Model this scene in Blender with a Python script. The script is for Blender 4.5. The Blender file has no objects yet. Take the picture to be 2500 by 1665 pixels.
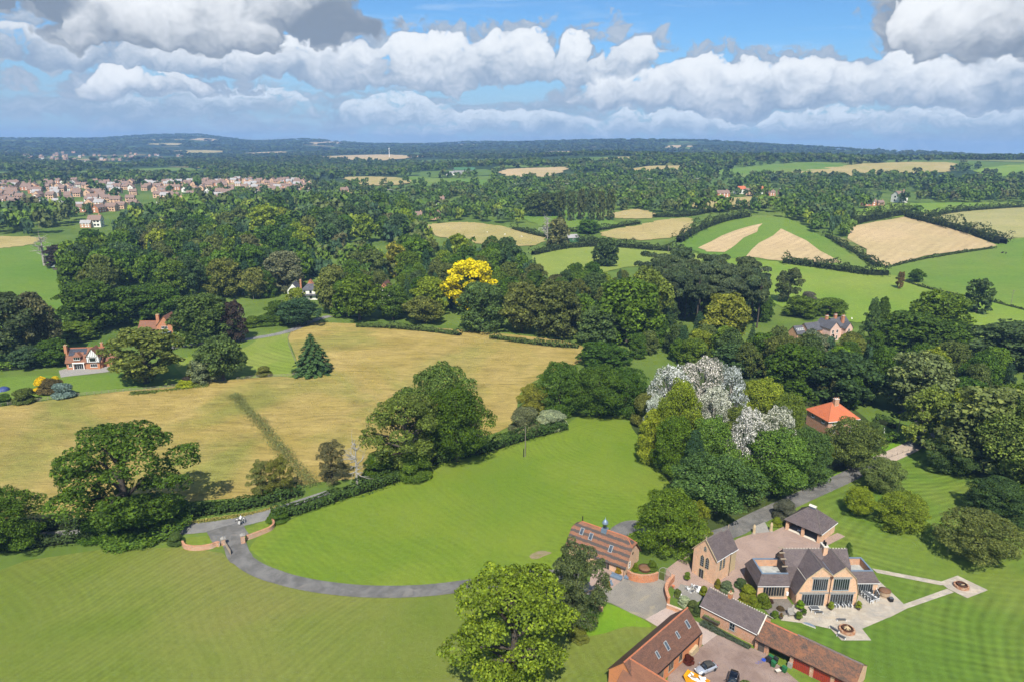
import bpy, bmesh, math, random
import numpy as np
from mathutils import Vector, Matrix
from mathutils.geometry import delaunay_2d_cdt

# ---------------------------------------------------------------- camera, sky, sun, exposure
SC = bpy.context.scene
COL = SC.collection
F_PX, CAM_H, ROLL, V0 = 1667.0, 84.0, math.radians(0.62), 362.0      # photo is 2500 x 1665
PITCH = math.atan((832.5 - V0) / F_PX)
FWD = np.array([0, math.cos(PITCH), -math.sin(PITCH)])
UP0 = np.array([0, math.sin(PITCH), math.cos(PITCH)])
RT0 = np.array([1.0, 0, 0])
RT = RT0 * math.cos(ROLL) + UP0 * math.sin(ROLL)
UP = UP0 * math.cos(ROLL) - RT0 * math.sin(ROLL)
cam = bpy.data.cameras.new('camera')
cam.sensor_width = 36.0; cam.lens = F_PX / 2500 * 36.0
cam.clip_start = 1.0; cam.clip_end = 40000.0
camo = bpy.data.objects.new('camera', cam); COL.objects.link(camo)
M = Matrix.Identity(4)
for i in range(3):
    M[i][0], M[i][1], M[i][2] = RT[i], UP[i], -FWD[i]
M.translation = (0, 0, CAM_H)
camo.matrix_world = M
SC.camera = camo

SUN_EL, SUN_AZ = math.radians(50), math.radians(183)   # azimuth clockwise from +Y; the sun stands behind the camera
sun = bpy.data.lights.new('sun', 'SUN'); sun.energy = 5.0; sun.angle = math.radians(0.55); sun.color = (1.0, 0.94, 0.84)
suno = bpy.data.objects.new('sun', sun); COL.objects.link(suno)
sd = Vector((math.sin(SUN_AZ) * math.cos(SUN_EL), math.cos(SUN_AZ) * math.cos(SUN_EL), math.sin(SUN_EL)))
suno.rotation_euler = sd.to_track_quat('Z', 'Y').to_euler(); suno.location = (0, -200, 300)
SC.view_settings.view_transform = 'Standard'; SC.view_settings.look = 'None'
SC.view_settings.exposure = 0.55; SC.view_settings.gamma = 1.0
SC.render.engine = 'CYCLES'
SC.cycles.use_denoising = True; SC.cycles.use_adaptive_sampling = True; SC.cycles.adaptive_threshold = 0.02; SC.cycles.adaptive_min_samples = 12
SC.cycles.max_bounces = 5; SC.cycles.diffuse_bounces = 2; SC.cycles.glossy_bounces = 2
SC.cycles.transmission_bounces = 2; SC.cycles.transparent_max_bounces = 4; SC.cycles.volume_bounces = 0

class NG:
    """small helper to write node trees"""
    def __init__(s, tree): s.t = tree; s.n = tree.nodes; s.l = tree.links
    def put(s, sock, v):
        if isinstance(v, bpy.types.NodeSocket): s.l.new(v, sock)
        elif v is not None: sock.default_value = v
    def node(s, typ, ins=None, **kw):
        n = s.n.new(typ)
        for k, v in kw.items(): setattr(n, k, v)
        for k, v in (ins or {}).items(): s.put(n.inputs[k], v)
        return n
    def m(s, op, a, b=None, c=None, clamp=False):
        n = s.n.new('ShaderNodeMath'); n.operation = op; n.use_clamp = clamp
        s.put(n.inputs[0], a)
        if b is not None: s.put(n.inputs[1], b)
        if c is not None: s.put(n.inputs[2], c)
        return n.outputs[0]
    def ss(s, x, lo, hi, a=0.0, b=1.0):
        n = s.n.new('ShaderNodeMapRange'); n.interpolation_type = 'SMOOTHSTEP'
        s.put(n.inputs[0], x); s.put(n.inputs[1], lo); s.put(n.inputs[2], hi); s.put(n.inputs[3], a); s.put(n.inputs[4], b)
        return n.outputs[0]
    def mix(s, f, a, b, typ='RGBA', blend='MIX'):
        n = s.n.new('ShaderNodeMix'); n.data_type = typ
        if typ == 'RGBA': n.blend_type = blend
        i = 6 if typ == 'RGBA' else 2
        s.put(n.inputs[0], f); s.put(n.inputs[i], a); s.put(n.inputs[i + 1], b)
        return n.outputs[2 if typ == 'RGBA' else 0]
    def noise(s, vec, scale, detail=4, rough=0.55, dist=0.0, dim='3D'):
        n = s.n.new('ShaderNodeTexNoise'); n.noise_dimensions = dim
        if vec is not None: s.l.new(vec, n.inputs['Vector'])
        n.inputs['Scale'].default_value = scale; n.inputs['Detail'].default_value = detail
        n.inputs['Roughness'].default_value = rough; n.inputs['Distortion'].default_value = dist
        return n.outputs[0]
    def vec(s, x, y, z=0.0):
        n = s.n.new('ShaderNodeCombineXYZ'); s.put(n.inputs[0], x); s.put(n.inputs[1], y); s.put(n.inputs[2], z)
        return n.outputs[0]
    def mapping(s, vec, loc=(0, 0, 0), rot=(0, 0, 0), scale=(1, 1, 1)):
        n = s.n.new('ShaderNodeMapping'); s.l.new(vec, n.inputs[0])
        n.inputs[1].default_value = loc; n.inputs[2].default_value = rot; n.inputs[3].default_value = scale
        return n.outputs[0]

def c4(c): return (c[0], c[1], c[2], 1.0)

world = bpy.data.worlds.new('World'); SC.world = world; world.use_nodes = True
def build_sky():
    g = NG(world.node_tree); g.n.clear()
    out = g.node('ShaderNodeOutputWorld')
    sky = g.node('ShaderNodeTexSky', sky_type='NISHITA', sun_disc=False, sun_elevation=SUN_EL, sun_rotation=SUN_AZ,
                 altitude=100.0, air_density=1.0, dust_density=0.6, ozone_density=2.2)
    co = g.node('ShaderNodeTexCoord').outputs['Generated']
    sx = g.node('ShaderNodeSeparateXYZ', {0: co}); X, Y, Z = sx.outputs
    el = g.m('MULTIPLY', g.m('ARCSINE', Z), 57.2958)
    az = g.m('MULTIPLY', g.m('ARCTAN2', X, Y), 57.2958)
    azel = g.vec(az, el)
    wv = g.node('ShaderNodeTexNoise', {'Vector': azel, 'Scale': .55, 'Detail': 3.0}, noise_dimensions='2D').outputs['Color']
    wv = g.node('ShaderNodeVectorMath', {0: g.node('ShaderNodeVectorMath', {0: wv, 1: (.5, .5, .5)}, operation='SUBTRACT').outputs[0]}, operation='SCALE'); wv.inputs[3].default_value = 1.5
    warped = g.node('ShaderNodeVectorMath', {0: azel, 1: wv.outputs[0]}, operation='ADD').outputs[0]
    bw = g.node('ShaderNodeTexNoise', {'Vector': azel, 'Scale': .13, 'Detail': 2.0}, noise_dimensions='2D').outputs['Color']
    bw = g.node('ShaderNodeVectorMath', {0: g.node('ShaderNodeVectorMath', {0: bw, 1: (.5, .5, .5)}, operation='SUBTRACT').outputs[0], 1: (11.0, 2.6, 0)}, operation='MULTIPLY').outputs[0]
    bigwarp = g.node('ShaderNodeVectorMath', {0: warped, 1: bw}, operation='ADD').outputs[0]
    def puffs(sx, sy, off):
        """heaped rounded billows: smooth cells at three sizes plus fine noise"""
        q = g.mapping(warped, (off, off * .7, 0), (0, 0, 0), (sx, sy, 1)); acc = None
        for k, a in ((1.0, .50), (2.4, .32), (5.9, .20)):
            v = g.node('ShaderNodeTexVoronoi', {'Vector': q, 'Scale': k}, voronoi_dimensions='2D', feature='F1').outputs['Distance']
            t = g.m('MULTIPLY', g.m('SUBTRACT', .50, g.m('MULTIPLY', v, v)), a * 1.7); acc = t if acc is None else g.m('ADD', acc, t)
        f = g.noise(q, 1.3, 7, .62, 0, '2D')
        return acc, f
    def layer(base, banks, sx, sy, off, edge, white, grey, extra=None, amp=.55):
        B, f = puffs(sx, sy, off); E = None; Tt = None
        sw = g.node('ShaderNodeSeparateXYZ', {0: bigwarp}); az2 = sw.outputs[0]; el2 = sw.outputs[1]
        for (a0, b0, w, h, st, br) in banks:
            da = g.m('DIVIDE', g.m('SUBTRACT', az2, a0), w); t = g.m('DIVIDE', g.m('SUBTRACT', el2, b0), h)
            up = g.m('MAXIMUM', t, 0.0); dn = g.m('MULTIPLY', g.m('MINIMUM', t, 0.0), 3.6); da2 = g.m('MULTIPLY', da, da)
            r2 = g.m('ADD', da2, g.m('ADD', g.m('MULTIPLY', up, up), g.m('MULTIPLY', dn, dn)))
            e = g.m('MULTIPLY', g.m('SUBTRACT', 1.0, r2), st)
            wt = g.m('MAXIMUM', e, 0.0)
            tb = g.m('ADD', g.m('MULTIPLY', t, .95), br)
            E = e if E is None else g.m('MAXIMUM', E, e)
            if Tt is None: Tt, W = g.m('MULTIPLY', wt, tb), wt
            else: Tt, W = g.m('ADD', Tt, g.m('MULTIPLY', wt, tb)), g.m('ADD', W, wt)
        E = g.m('MAXIMUM', E, -1.2)
        if extra is not None: E = g.m('MAXIMUM', E, extra)
        d = g.m('ADD', E, g.m('ADD', g.m('MULTIPLY', B, amp), g.m('MULTIPLY', g.m('SUBTRACT', f, .5), .9)))
        cov = g.ss(d, 0.0, edge)
        t = g.m('DIVIDE', Tt, g.m('ADD', W, .02))
        lit = g.m('ADD', g.m('ADD', t, .05), g.m('ADD', g.m('MULTIPLY', B, .42), g.m('MULTIPLY', g.m('SUBTRACT', f, .5), .75)))
        lit = g.ss(lit, .02, 1.30)
        return g.mix(cov, base, g.mix(lit, grey, white))
    skc = g.node('ShaderNodeVectorMath', {0: sky.outputs[0]}, operation='SCALE'); skc.inputs[3].default_value = 0.092
    blue = g.mix(1.0, skc.outputs[0], (0.50, 0.78, 1.02, 1), blend='MULTIPLY')
    blue = g.mix(g.ss(el, 8.5, 1.0, 0, .85), blue, (0.275, 0.385, 0.50, 1))
    wis = g.noise(g.vec(g.m('MULTIPLY', az, .055), g.m('MULTIPLY', el, .42)), 1.6, 7, 0.6, 0.9)
    blue = g.mix(g.m('MULTIPLY', g.ss(wis, 0.50, 0.80), 0.40), blue, (0.52, 0.60, 0.68, 1))
    # rows of small far cumulus along the horizon, all round
    rows = g.m('MULTIPLY', g.m('SUBTRACT', g.noise(g.mapping(azel, (7, 3, 0), (0, 0, 0), (.16, .62, 1)), 1.0, 5, .55, .4, '2D'), .5), 2.6)
    rows = g.m('ADD', rows, g.ss(el, 6.0, 3.0, -1.3, .14))
    s1 = layer(blue, [(-24, 2.6, 7, 1.6, .4, .25), (-9, 2.4, 5, 1.4, .35, .25), (-1, 1.5, 9, 1.5, .3, .2), (12, 1.7, 8, 1.3, .3, .2), (24, 1.5, 6, 1.6, .3, .2), (33, 2.2, 6, 1.5, .35, .2)], .62, 1.25, 3.0, .50, (.53, .60, .67, 1), (.24, .325, .43, 1), rows, .60)
    # ordinary cumulus overhead, out of the picture
    den = g.m('ADD', g.m('MAXIMUM', Z, 0.0), 0.12); P = g.vec(g.m('DIVIDE', X, den), g.m('DIVIDE', Y, den))
    gn = g.noise(P, 1.1, 7, .58); gcov = g.m('MULTIPLY', g.ss(gn, .50, .64), g.ss(el, 13, 20))
    s1 = g.mix(gcov, s1, g.mix(g.ss(gn, .52, .78), (.66, .69, .72, 1), (.36, .42, .50, 1)))
    s2 = layer(s1, [(-20, 5.4, 6.5, 2.4, .50, .2), (-13.5, 5.2, 4.5, 3.2, .55, .2), (-6, 5.0, 5.0, 3.3, .60, .3), (-1.2, 5.6, 3.6, 3.1, .50, .2), (4.6, 6.0, 2.8, 3.2, .55, .3), (9.0, 5.9, 2.0, 1.9, .45, .1), (8.5, 3.9, 4.5, 2.3, .45, .25), (15, 3.6, 6.0, 2.9, .52, .25), (21, 3.7, 4.6, 2.6, .5, .2), (27.5, 4.2, 4.2, 3.2, .5, .3), (34, 3.8, 6, 2.6, .45, .0), (-33, 5.6, 6, 1.8, .30, .0), (-27, 3.6, 5, 1.5, .32, .25),
                    (165, 5, 22, 4, .5, .1), (-120, 5, 26, 4, .5, .1), (95, 5, 24, 4, .5, .1)], .42, .60, 0.0, .30, (.64, .67, .70, 1), (.225, .30, .405, 1), None, .62)
    s3 = layer(s2, [(-34, 9.4, 6.5, 4.0, .55, -.15), (-28, 7.4, 4.6, 3.4, .62, .35), (-23.5, 7.5, 4.2, 3.8, .60, .3), (-17.5, 9.0, 3.8, 3.4, .60, .25), (-14, 8.4, 4.2, 4.6, .66, -.25), (29.5, 7.4, 4.4, 3.4, .62, .45), (35, 7.2, 5.0, 6.0, .70, .35), (-2, 11.6, 3.4, 1.2, .30, -.2),
                    (-70, 8, 14, 7, .6, 0), (75, 9, 16, 7, .6, 0), (140, 8, 18, 8, .6, 0), (-165, 8, 18, 8, .6, 0)], .27, .36, 5.0, .26, (.66, .68, .70, 1), (.175, .22, .285, 1), None, .66)
    colr = s3
    tot = g.node('ShaderNodeVectorMath', {0: colr}, operation='SCALE'); tot.inputs[3].default_value = 10.0
    bg = g.node('ShaderNodeBackground', {'Color': tot.outputs[0], 'Strength': 0.1})
    g.l.new(bg.outputs[0], out.inputs[0])
build_sky()
world.cycles.sampling_method = 'MANUAL'; world.cycles.sample_map_resolution = 512

# ---------------------------------------------------------------- terrain and pixel-to-ground
KD = 2500 / 2354.0          # layout coordinates below are read off the photo at 2354 px width
_kr = np.array([0, 330, 420, 520, 650, 850, 1200, 1500, 1900, 2500, 3200, 4200, 20000.])
_kz = np.array([0, 0, 1.2, 4, 10, 20, 30, 40, 52, 58, 60, 60, 60.])
_fr = np.linspace(0, 20000, 4001); _fz = np.interp(_fr, _kr, _kz)
_k = np.hanning(41); _k /= _k.sum(); _fz = np.convolve(np.pad(_fz, 20, mode='edge'), _k, 'valid')
_ru = np.array([-600, 0, 250, 400, 510, 637, 754, 903, 1062, 1150, 1264, 1487, 1700, 1965, 2177, 2336, 2500, 3100])
_rv = np.array([340, 340, 342, 335, 333, 346, 342, 352, 352, 348, 347, 343, 346, 360, 369, 376, 379, 385])
_ra = (_ru - 1250) / F_PX
_re = (348.5 + _ru * 0.01082 - _rv) / F_PX
_rd = np.array([6500, 6500, 7200, 7600, 7600, 7400, 6800, 6400, 6200, 6000, 5600, 5200, 4900, 4600, 4300, 4100, 4000, 4000.])
BUMPS = [(330, 690, 190, 150, 7), (-60, 1600, 160, 240, 9), (560, 1750, 420, 260, 10), (250, 2150, 260, 260, 14), (1250, 1700, 500, 300, 12), (-450, 2600, 500, 300, 8)]
def height(x, y):
    x = np.asarray(x, float); y = np.asarray(y, float)
    r = np.hypot(x, y)
    t = np.clip(x / np.maximum(np.abs(y), 1.0), -1.5, 1.5); t = np.where(y < 0, 0, t)
    side = 0.42 + 0.58 / (1 + np.exp(-(t + 0.10) / 0.09))
    z = np.interp(r, _fr, _fz) * side
    rd = np.interp(t, _ra, _rd); rz = CAM_H + np.interp(t, _ra, _re) * rd - 7
    s = np.clip((r - 2900) / (rd - 2900), 0, 1); s = s * s * (3 - 2 * s)
    z = z + (rz - z) * s
    s2 = np.clip((r - rd) / 3000, 0, 1); z = z - s2 * 90
    for bx, by, sx, sy, a in BUMPS:
        z = z + a * np.exp(-((x - bx) / sx) ** 2 - ((y - by) / sy) ** 2)
    # small folds in the far country
    far = np.clip((r - 900) / 1500, 0, 1)
    z = z + far * (4 * np.sin(x / 210 + 1.3 * np.sin(y / 330)) * np.sin(y / 270 + .7) + 6 * np.sin(x / 610 + 2) * np.sin(y / 520 + 1))
    return z
_ts = np.geomspace(60, 9000, 2600)
def hit(u, v):
    """ground point seen at layout pixel (u, v)"""
    d = FWD + RT * (u * KD - 1250) / F_PX + UP * (832.5 - v * KD) / F_PX
    p = np.array([0, 0, CAM_H])[:, None] + d[:, None] * _ts[None, :]
    below = p[2] < height(p[0], p[1])
    i = int(np.argmax(below)) if below.any() else len(_ts) - 1
    lo, hi = _ts[max(i - 1, 0)], _ts[i]
    for _ in range(24):
        m = (lo + hi) / 2; q = d * m + np.array([0, 0, CAM_H])
        if q[2] < height(q[0], q[1]): hi = m
        else: lo = m
    q = d * hi + np.array([0, 0, CAM_H])
    return float(q[0]), float(q[1]), float(height(q[0], q[1]))
def proj(p):
    q = np.array(p, float) - np.array([0, 0, CAM_H]); z = q @ FWD
    return (1250 + F_PX * (q @ RT) / z) / KD, (832.5 - F_PX * (q @ UP) / z) / KD
def rise(x, y, z, v):
    """height above (x, y, z) of the point straight above it that shows at row v"""
    lo, hi = 0.0, 90.0
    for _ in range(30):
        m = (lo + hi) / 2
        if proj((x, y, z + m))[1] > v: lo = m
        else: hi = m
    return lo
def mpp(x, y):   # metres per layout pixel at that place
    return math.hypot(x, y, CAM_H) / F_PX * KD

# ---------------------------------------------------------------- objects
def tag(o, label=None, cat=None, group=None, kind=None):
    if label: o['label'] = label
    if cat: o['category'] = cat
    if group: o['group'] = group
    if kind: o['kind'] = kind
    return o
def link(name, me, parent=None, loc=None, rz=None, scale=None):
    o = bpy.data.objects.new(name, me); COL.objects.link(o)
    if parent is not None: o.parent = parent
    if loc is not None: o.location = loc
    if rz is not None: o.rotation_euler = (0, 0, rz)
    if scale is not None: o.scale = scale
    return o
def mesh_np(name, V, Fq, mat=None, smooth=False, tint=None):
    """mesh from a vertex array and an (n,3) or (n,4) face array"""
    me = bpy.data.meshes.new(name)
    V = np.asarray(V, np.float32); Fq = np.asarray(Fq, np.int32); k = Fq.shape[1]
    me.vertices.add(len(V)); me.vertices.foreach_set('co', V.ravel())
    me.loops.add(Fq.size); me.loops.foreach_set('vertex_index', Fq.ravel())
    me.polygons.add(len(Fq)); me.polygons.foreach_set('loop_start', np.arange(0, Fq.size, k, dtype=np.int32))
    me.polygons.foreach_set('loop_total', np.full(len(Fq), k, np.int32))
    if smooth: me.polygons.foreach_set('use_smooth', np.ones(len(Fq), bool))
    if tint is not None:
        if tint.ndim == 1:
            a = me.attributes.new('tint', 'FLOAT', 'POINT'); a.data.foreach_set('value', tint.astype(np.float32))
        else:
            a = me.attributes.new('hue', 'FLOAT_COLOR', 'POINT'); a.data.foreach_set('color', tint.astype(np.float32).ravel())
    if mat: me.materials.append(mat)
    me.update(calc_edges=True); me.validate()
    return me

# ---------------------------------------------------------------- materials
MATS = {}
def mat_new(name):
    m = bpy.data.materials.new(name); m.use_nodes = True
    g = NG(m.node_tree); bs = g.n['Principled BSDF']
    MATS[name] = m
    return m, g, bs
def pos(g):  # world position
    return g.node('ShaderNodeNewGeometry').outputs['Position']
def bump(g, bs, h, strength=0.5, dist=0.1):
    b = g.node('ShaderNodeBump', {'Strength': strength, 'Distance': dist, 'Height': h}); g.l.new(b.outputs[0], bs.inputs['Normal'])
def plain(name, col, rough=0.7, var=0.15, scale=3.0, metal=0.0, spec=0.4, obj=True):
    """colour with soft mottling"""
    m, g, bs = mat_new(name)
    v = g.node('ShaderNodeTexCoord').outputs['Object'] if obj else pos(g)
    n = g.noise(v, scale, 5, .6)
    k = g.m('ADD', g.m('MULTIPLY', g.m('SUBTRACT', n, .5), var * 4), 1.0)
    c = g.node('ShaderNodeVectorMath', {0: (col[0], col[1], col[2])}, operation='SCALE'); g.put(c.inputs[3], k)
    g.l.new(c.outputs[0], bs.inputs['Base Color'])
    bs.inputs['Roughness'].default_value = rough; bs.inputs['Metallic'].default_value = metal
    bs.inputs['Specular IOR Level'].default_value = spec
    return m
def grass(name, a, b, patch=0.03, streak=None, stripes=None, fine=0.8, c=None, bumpd=0.12):
    """grass sheet: two tones in patches, optional wind streaks (angle) and mowing stripes (x, y, wavelength, contrast)"""
    m, g, bs = mat_new(name); p = pos(g)
    n = g.noise(p, patch, 6, .62, .4); col = g.mix(g.ss(n, .34, .66), c4(a), c4(b))
    n3 = g.noise(g.mapping(p, (40, 7, 0)), patch * .35, 4, .6, 1.0)
    if c is not None: col = g.mix(g.ss(n3, .45, .70, 0, .85), col, c4(c))
    val = g.m('MULTIPLY', g.m('SUBTRACT', g.noise(p, fine, 4, .7), .5), .55)
    if streak is not None:
        ang, amt = streak
        st = g.noise(g.mapping(p, (0, 0, 0), (0, 0, ang), (.16, .8, 1)), 1.0, 5, .68, 2.6)
        st2 = g.noise(g.mapping(p, (5, 3, 0), (0, 0, ang + .25), (.05, .16, 1)), 1.0, 4, .6, 2.2)
        val = g.m('ADD', val, g.m('ADD', g.m('MULTIPLY', g.m('SUBTRACT', st, .5), amt), g.m('MULTIPLY', g.m('SUBTRACT', st2, .5), amt * .9)))
    if stripes is not None:
        for (sx, sy, wl, ct, dist) in stripes:
            dx = g.noise(g.mapping(p, (sx, sy, 0)), .022, 2, .5)
            q = g.node('ShaderNodeVectorMath', {0: p, 1: (-sx, -sy, 0)}, operation='ADD').outputs[0]
            sp = g.node('ShaderNodeSeparateXYZ', {0: q})
            r = g.m('SQRT', g.m('ADD', g.m('MULTIPLY', sp.outputs[0], sp.outputs[0]), g.m('MULTIPLY', sp.outputs[1], sp.outputs[1])))
            r = g.m('ADD', r, g.m('MULTIPLY', dx, dist))
            w = g.m('SINE', g.m('MULTIPLY', r, 6.2832 / wl))
            w = g.m('ADD', w, g.m('MULTIPLY', g.m('SINE', g.m('MULTIPLY', r, 6.2832 / wl * .37)), .6))
            fade = g.ss(g.noise(g.mapping(p, (sx * 2, sy, 3)), .03, 3, .6), .35, .62)
            val = g.m('ADD', val, g.m('MULTIPLY', g.m('MULTIPLY', w, fade), ct))
    k = g.m('MAXIMUM', g.m('ADD', val, 1.0), .25)
    s = g.node('ShaderNodeVectorMath', {0: col}, operation='SCALE'); g.put(s.inputs[3], k)
    g.l.new(s.outputs[0], bs.inputs['Base Color'])
    bs.inputs['Roughness'].default_value = .85; bs.inputs['Specular IOR Level'].default_value = .15
    bump(g, bs, g.noise(p, fine * 1.7, 5, .75), .6, bumpd)
    return m

# base country: hedged fields and woods, told apart only by colour this far away
def country():
    m, g, bs = mat_new('country'); p = pos(g)
    wv = g.node('ShaderNodeVectorMath', {0: p, 1: (0, 0, 0)}, operation='MULTIPLY'); wv.inputs[1].default_value = (1, 1, 0)
    q = g.node('ShaderNodeVectorMath', {0: wv.outputs[0]}, operation='ADD')
    nz = g.node('ShaderNodeTexNoise', {'Vector': wv.outputs[0], 'Scale': .004}); 
    s2 = g.node('ShaderNodeVectorMath', {0: nz.outputs['Color']}, operation='SCALE'); s2.inputs[3].default_value = 160
    g.l.new(s2.outputs[0], q.inputs[1])
    vo = g.node('ShaderNodeTexVoronoi', {'Vector': q.outputs[0], 'Scale': .0042}); 
    sp = g.node('ShaderNodeSeparateColor', {0: vo.outputs['Color']})
    r1 = g.node('ShaderNodeValToRGB', {0: sp.outputs[0]}); cr = r1.color_ramp; cr.interpolation = 'CONSTANT'
    cols = [(0, (.030, .055, .020)), (.42, (.085, .14, .030)), (.60, (.11, .17, .035)), (.72, (.035, .06, .022)), (.84, (.34, .27, .12)), (.93, (.16, .18, .05))]
    cr.elements[0].position = 0; cr.elements[0].color = c4(cols[0][1]); cr.elements[1].position = cols[1][0]; cr.elements[1].color = c4(cols[1][1])
    for ps, c in cols[2:]:
        e = cr.elements.new(ps); e.color = c4(c)
    ed = g.node('ShaderNodeTexVoronoi', {'Vector': q.outputs[0], 'Scale': .0042}, feature='DISTANCE_TO_EDGE').outputs['Distance']
    col = g.mix(g.ss(ed, .035, .05, 1, 0), r1.outputs[0], (.024, .045, .016, 1))
    sep = g.node('ShaderNodeSeparateXYZ', {0: p})
    rr = g.m('SQRT', g.m('ADD', g.m('MULTIPLY', sep.outputs[0], sep.outputs[0]), g.m('MULTIPLY', sep.outputs[1], sep.outputs[1])))
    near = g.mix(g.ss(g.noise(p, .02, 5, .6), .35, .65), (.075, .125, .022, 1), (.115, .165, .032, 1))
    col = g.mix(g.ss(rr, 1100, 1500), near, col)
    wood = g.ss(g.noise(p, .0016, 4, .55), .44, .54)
    col = g.mix(g.m('MULTIPLY', wood, g.ss(rr, 2200, 3200, 0, .95)), col, (.016, .032, .014, 1))  # far woods on the hills, their colour darkened to stand for cloud shade
    k = g.m('MULTIPLY', g.m('ADD', g.m('MULTIPLY', g.m('SUBTRACT', g.noise(p, .06, 4, .7), .5), .8), 1.0), 1.0)
    s = g.node('ShaderNodeVectorMath', {0: col}, operation='SCALE'); g.put(s.inputs[3], k)
    g.l.new(s.outputs[0], bs.inputs['Base Color']); bs.inputs['Roughness'].default_value = .9; bs.inputs['Specular IOR Level'].default_value = .1
    return m

def build_ground():
    an = np.concatenate([np.linspace(-180, -62, 40)[:-1], np.linspace(-62, 62, 280), np.linspace(62, 180, 40)[1:]]) * math.pi / 180
    rr = np.concatenate([[0.0], np.geomspace(15, 9200, 250)])
    A, R = np.meshgrid(an, rr, indexing='ij')
    x = R * np.sin(A); y = R * np.cos(A); z = height(x, y)
    V = np.stack([x, y, z], -1).reshape(-1, 3); na, nr = A.shape
    i = np.arange(na - 1)[:, None] * nr + np.arange(nr - 1)[None, :]
    Fq = np.stack([i, i + 1, i + nr + 1, i + nr], -1).reshape(-1, 4)
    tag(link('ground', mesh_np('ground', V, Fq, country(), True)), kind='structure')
build_ground()

def in_poly(px_, py_, poly):
    px_ = np.asarray(px_); py_ = np.asarray(py_); c = np.zeros(px_.shape, bool); n = len(poly); j = n - 1
    for i in range(n):
        xi, yi = poly[i]; xj, yj = poly[j]
        c ^= ((yi > py_) != (yj > py_)) & (px_ < (xj - xi) * (py_ - yi) / (yj - yi + 1e-12) + xi); j = i
    return c
def smooth_line(pts, n=8, closed=False):
    pts = [np.array(p, float) for p in pts]; out = []; N = len(pts)
    for i in range(N if closed else N - 1):
        if closed: p0, p1, p2, p3 = pts[i - 1], pts[i], pts[(i + 1) % N], pts[(i + 2) % N]
        else: p0, p1, p2, p3 = pts[max(i - 1, 0)], pts[i], pts[i + 1], pts[min(i + 2, N - 1)]
        for k in range(n):
            t = k / n
            out.append(.5 * ((2 * p1) + (-p0 + p2) * t + (2 * p0 - 5 * p1 + 4 * p2 - p3) * t * t + (-p0 + 3 * p1 - 3 * p2 + p3) * t ** 3))
    if not closed: out.append(pts[-1])
    return out
def plan(pts):
    return [hit(u, v)[:2] for u, v in pts]
def sheet(name, poly, mat, lift, step=None, kind='structure', parent=None):
    """flat sheet over the terrain with this outline (plan coordinates)"""
    P = np.array(poly); lo = P.min(0); hi = P.max(0)
    d = math.hypot(*P.mean(0))
    if step is None: step = 400 if d < 300 else max(12.0, d * .03)
    gx, gy = np.meshgrid(np.arange(lo[0], hi[0], step), np.arange(lo[1], hi[1], step)); gx = gx.ravel() + .37 * step; gy = gy.ravel() + .41 * step
    k = in_poly(gx, gy, poly); pts = [Vector(p) for p in poly] + [Vector((a, b)) for a, b in zip(gx[k], gy[k])]
    n = len(poly)
    vs, es, fs, _, _, _ = delaunay_2d_cdt(pts, [(i, (i + 1) % n) for i in range(n)], [list(range(n))], 1, 1e-4)
    V = np.array([(v.x, v.y) for v in vs]); z = height(V[:, 0], V[:, 1]) + lift
    V = np.column_stack([V, z])
    Fq = []
    for f in fs:
        a = V[f[0]]; b = V[f[1]]; c = V[f[2]]
        Fq.append(f if (b[0] - a[0]) * (c[1] - a[1]) - (b[1] - a[1]) * (c[0] - a[0]) > 0 else f[::-1])
    o = link(name, mesh_np(name, V, np.array(Fq), mat, True), parent)
    return tag(o, kind=kind)
def strip(line, w):
    """outline polygon of a road with this centre line (plan)"""
    L = [np.array(p) for p in line]; a = []; b = []
    for i in range(len(L)):
        t = L[min(i + 1, len(L) - 1)] - L[max(i - 1, 0)]; t = t / (np.linalg.norm(t) + 1e-9); n = np.array([-t[1], t[0]])
        ww = w[i * (len(w) - 1) // max(len(L) - 1, 1)] if isinstance(w, (list, tuple)) else w
        a.append(tuple(L[i] + n * ww / 2)); b.append(tuple(L[i] - n * ww / 2))
    return a + b[::-1]
def wobble(poly, amp, seed=0, n=4):
    """ragged edge"""
    rn = random.Random(seed); out = []
    for i in range(len(poly)):
        a = np.array(poly[i]); b = np.array(poly[(i + 1) % len(poly)])
        for k in range(n):
            q = a + (b - a) * k / n; out.append((q[0] + rn.uniform(-amp, amp), q[1] + rn.uniform(-amp, amp)))
    return out

lawn_low = grass('lawn_low', (.105, .146, .020), (.145, .170, .034), .026, stripes=[(95, 20, 1.25, .075, 9), (-150, 40, 1.6, .05, 10)], c=(.172, .165, .046))
lawn_mid = grass('lawn_mid', (.108, .172, .016), (.142, .195, .022), .035, stripes=[(30, 190, 1.5, .06, 9), (-60, 90, 1.7, .045, 9)], c=(.172, .195, .035))
lawn_gar = grass('lawn_gar', (.082, .146, .018), (.122, .175, .026), .035, stripes=[(105, 195, 1.9, .13, 14), (150, 60, 2.1, .11, 13)], c=(.152, .168, .036))
lawn_rich = grass('lawn_rich', (.105, .21, .012), (.14, .235, .015), .08)
lawn_far = grass('lawn_far', (.10, .172, .022), (.135, .195, .03), .03, stripes=[(-130, 200, 2.4, .06, 10)])
hay = grass('hay', (.29, .222, .060), (.36, .272, .090), .05, streak=(.35, 1.2), c=(.195, .202, .045), fine=1.6, bumpd=.7)
hay2 = grass('hay_far', (.33, .26, .10), (.36, .29, .125), .02, streak=(.3, .8), c=(.25, .235, .07), fine=.6, bumpd=.4)
stub = grass('stubble', (.40, .295, .155), (.43, .32, .175), .012, streak=(.5, .5), fine=.35, c=(.34, .275, .13), stripes=[(1900, -900, 7.0, .07, 4)])
past = grass('pasture', (.12, .205, .022), (.165, .235, .032), .014, streak=(.6, .35), c=(.20, .235, .045), fine=.5)
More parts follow.
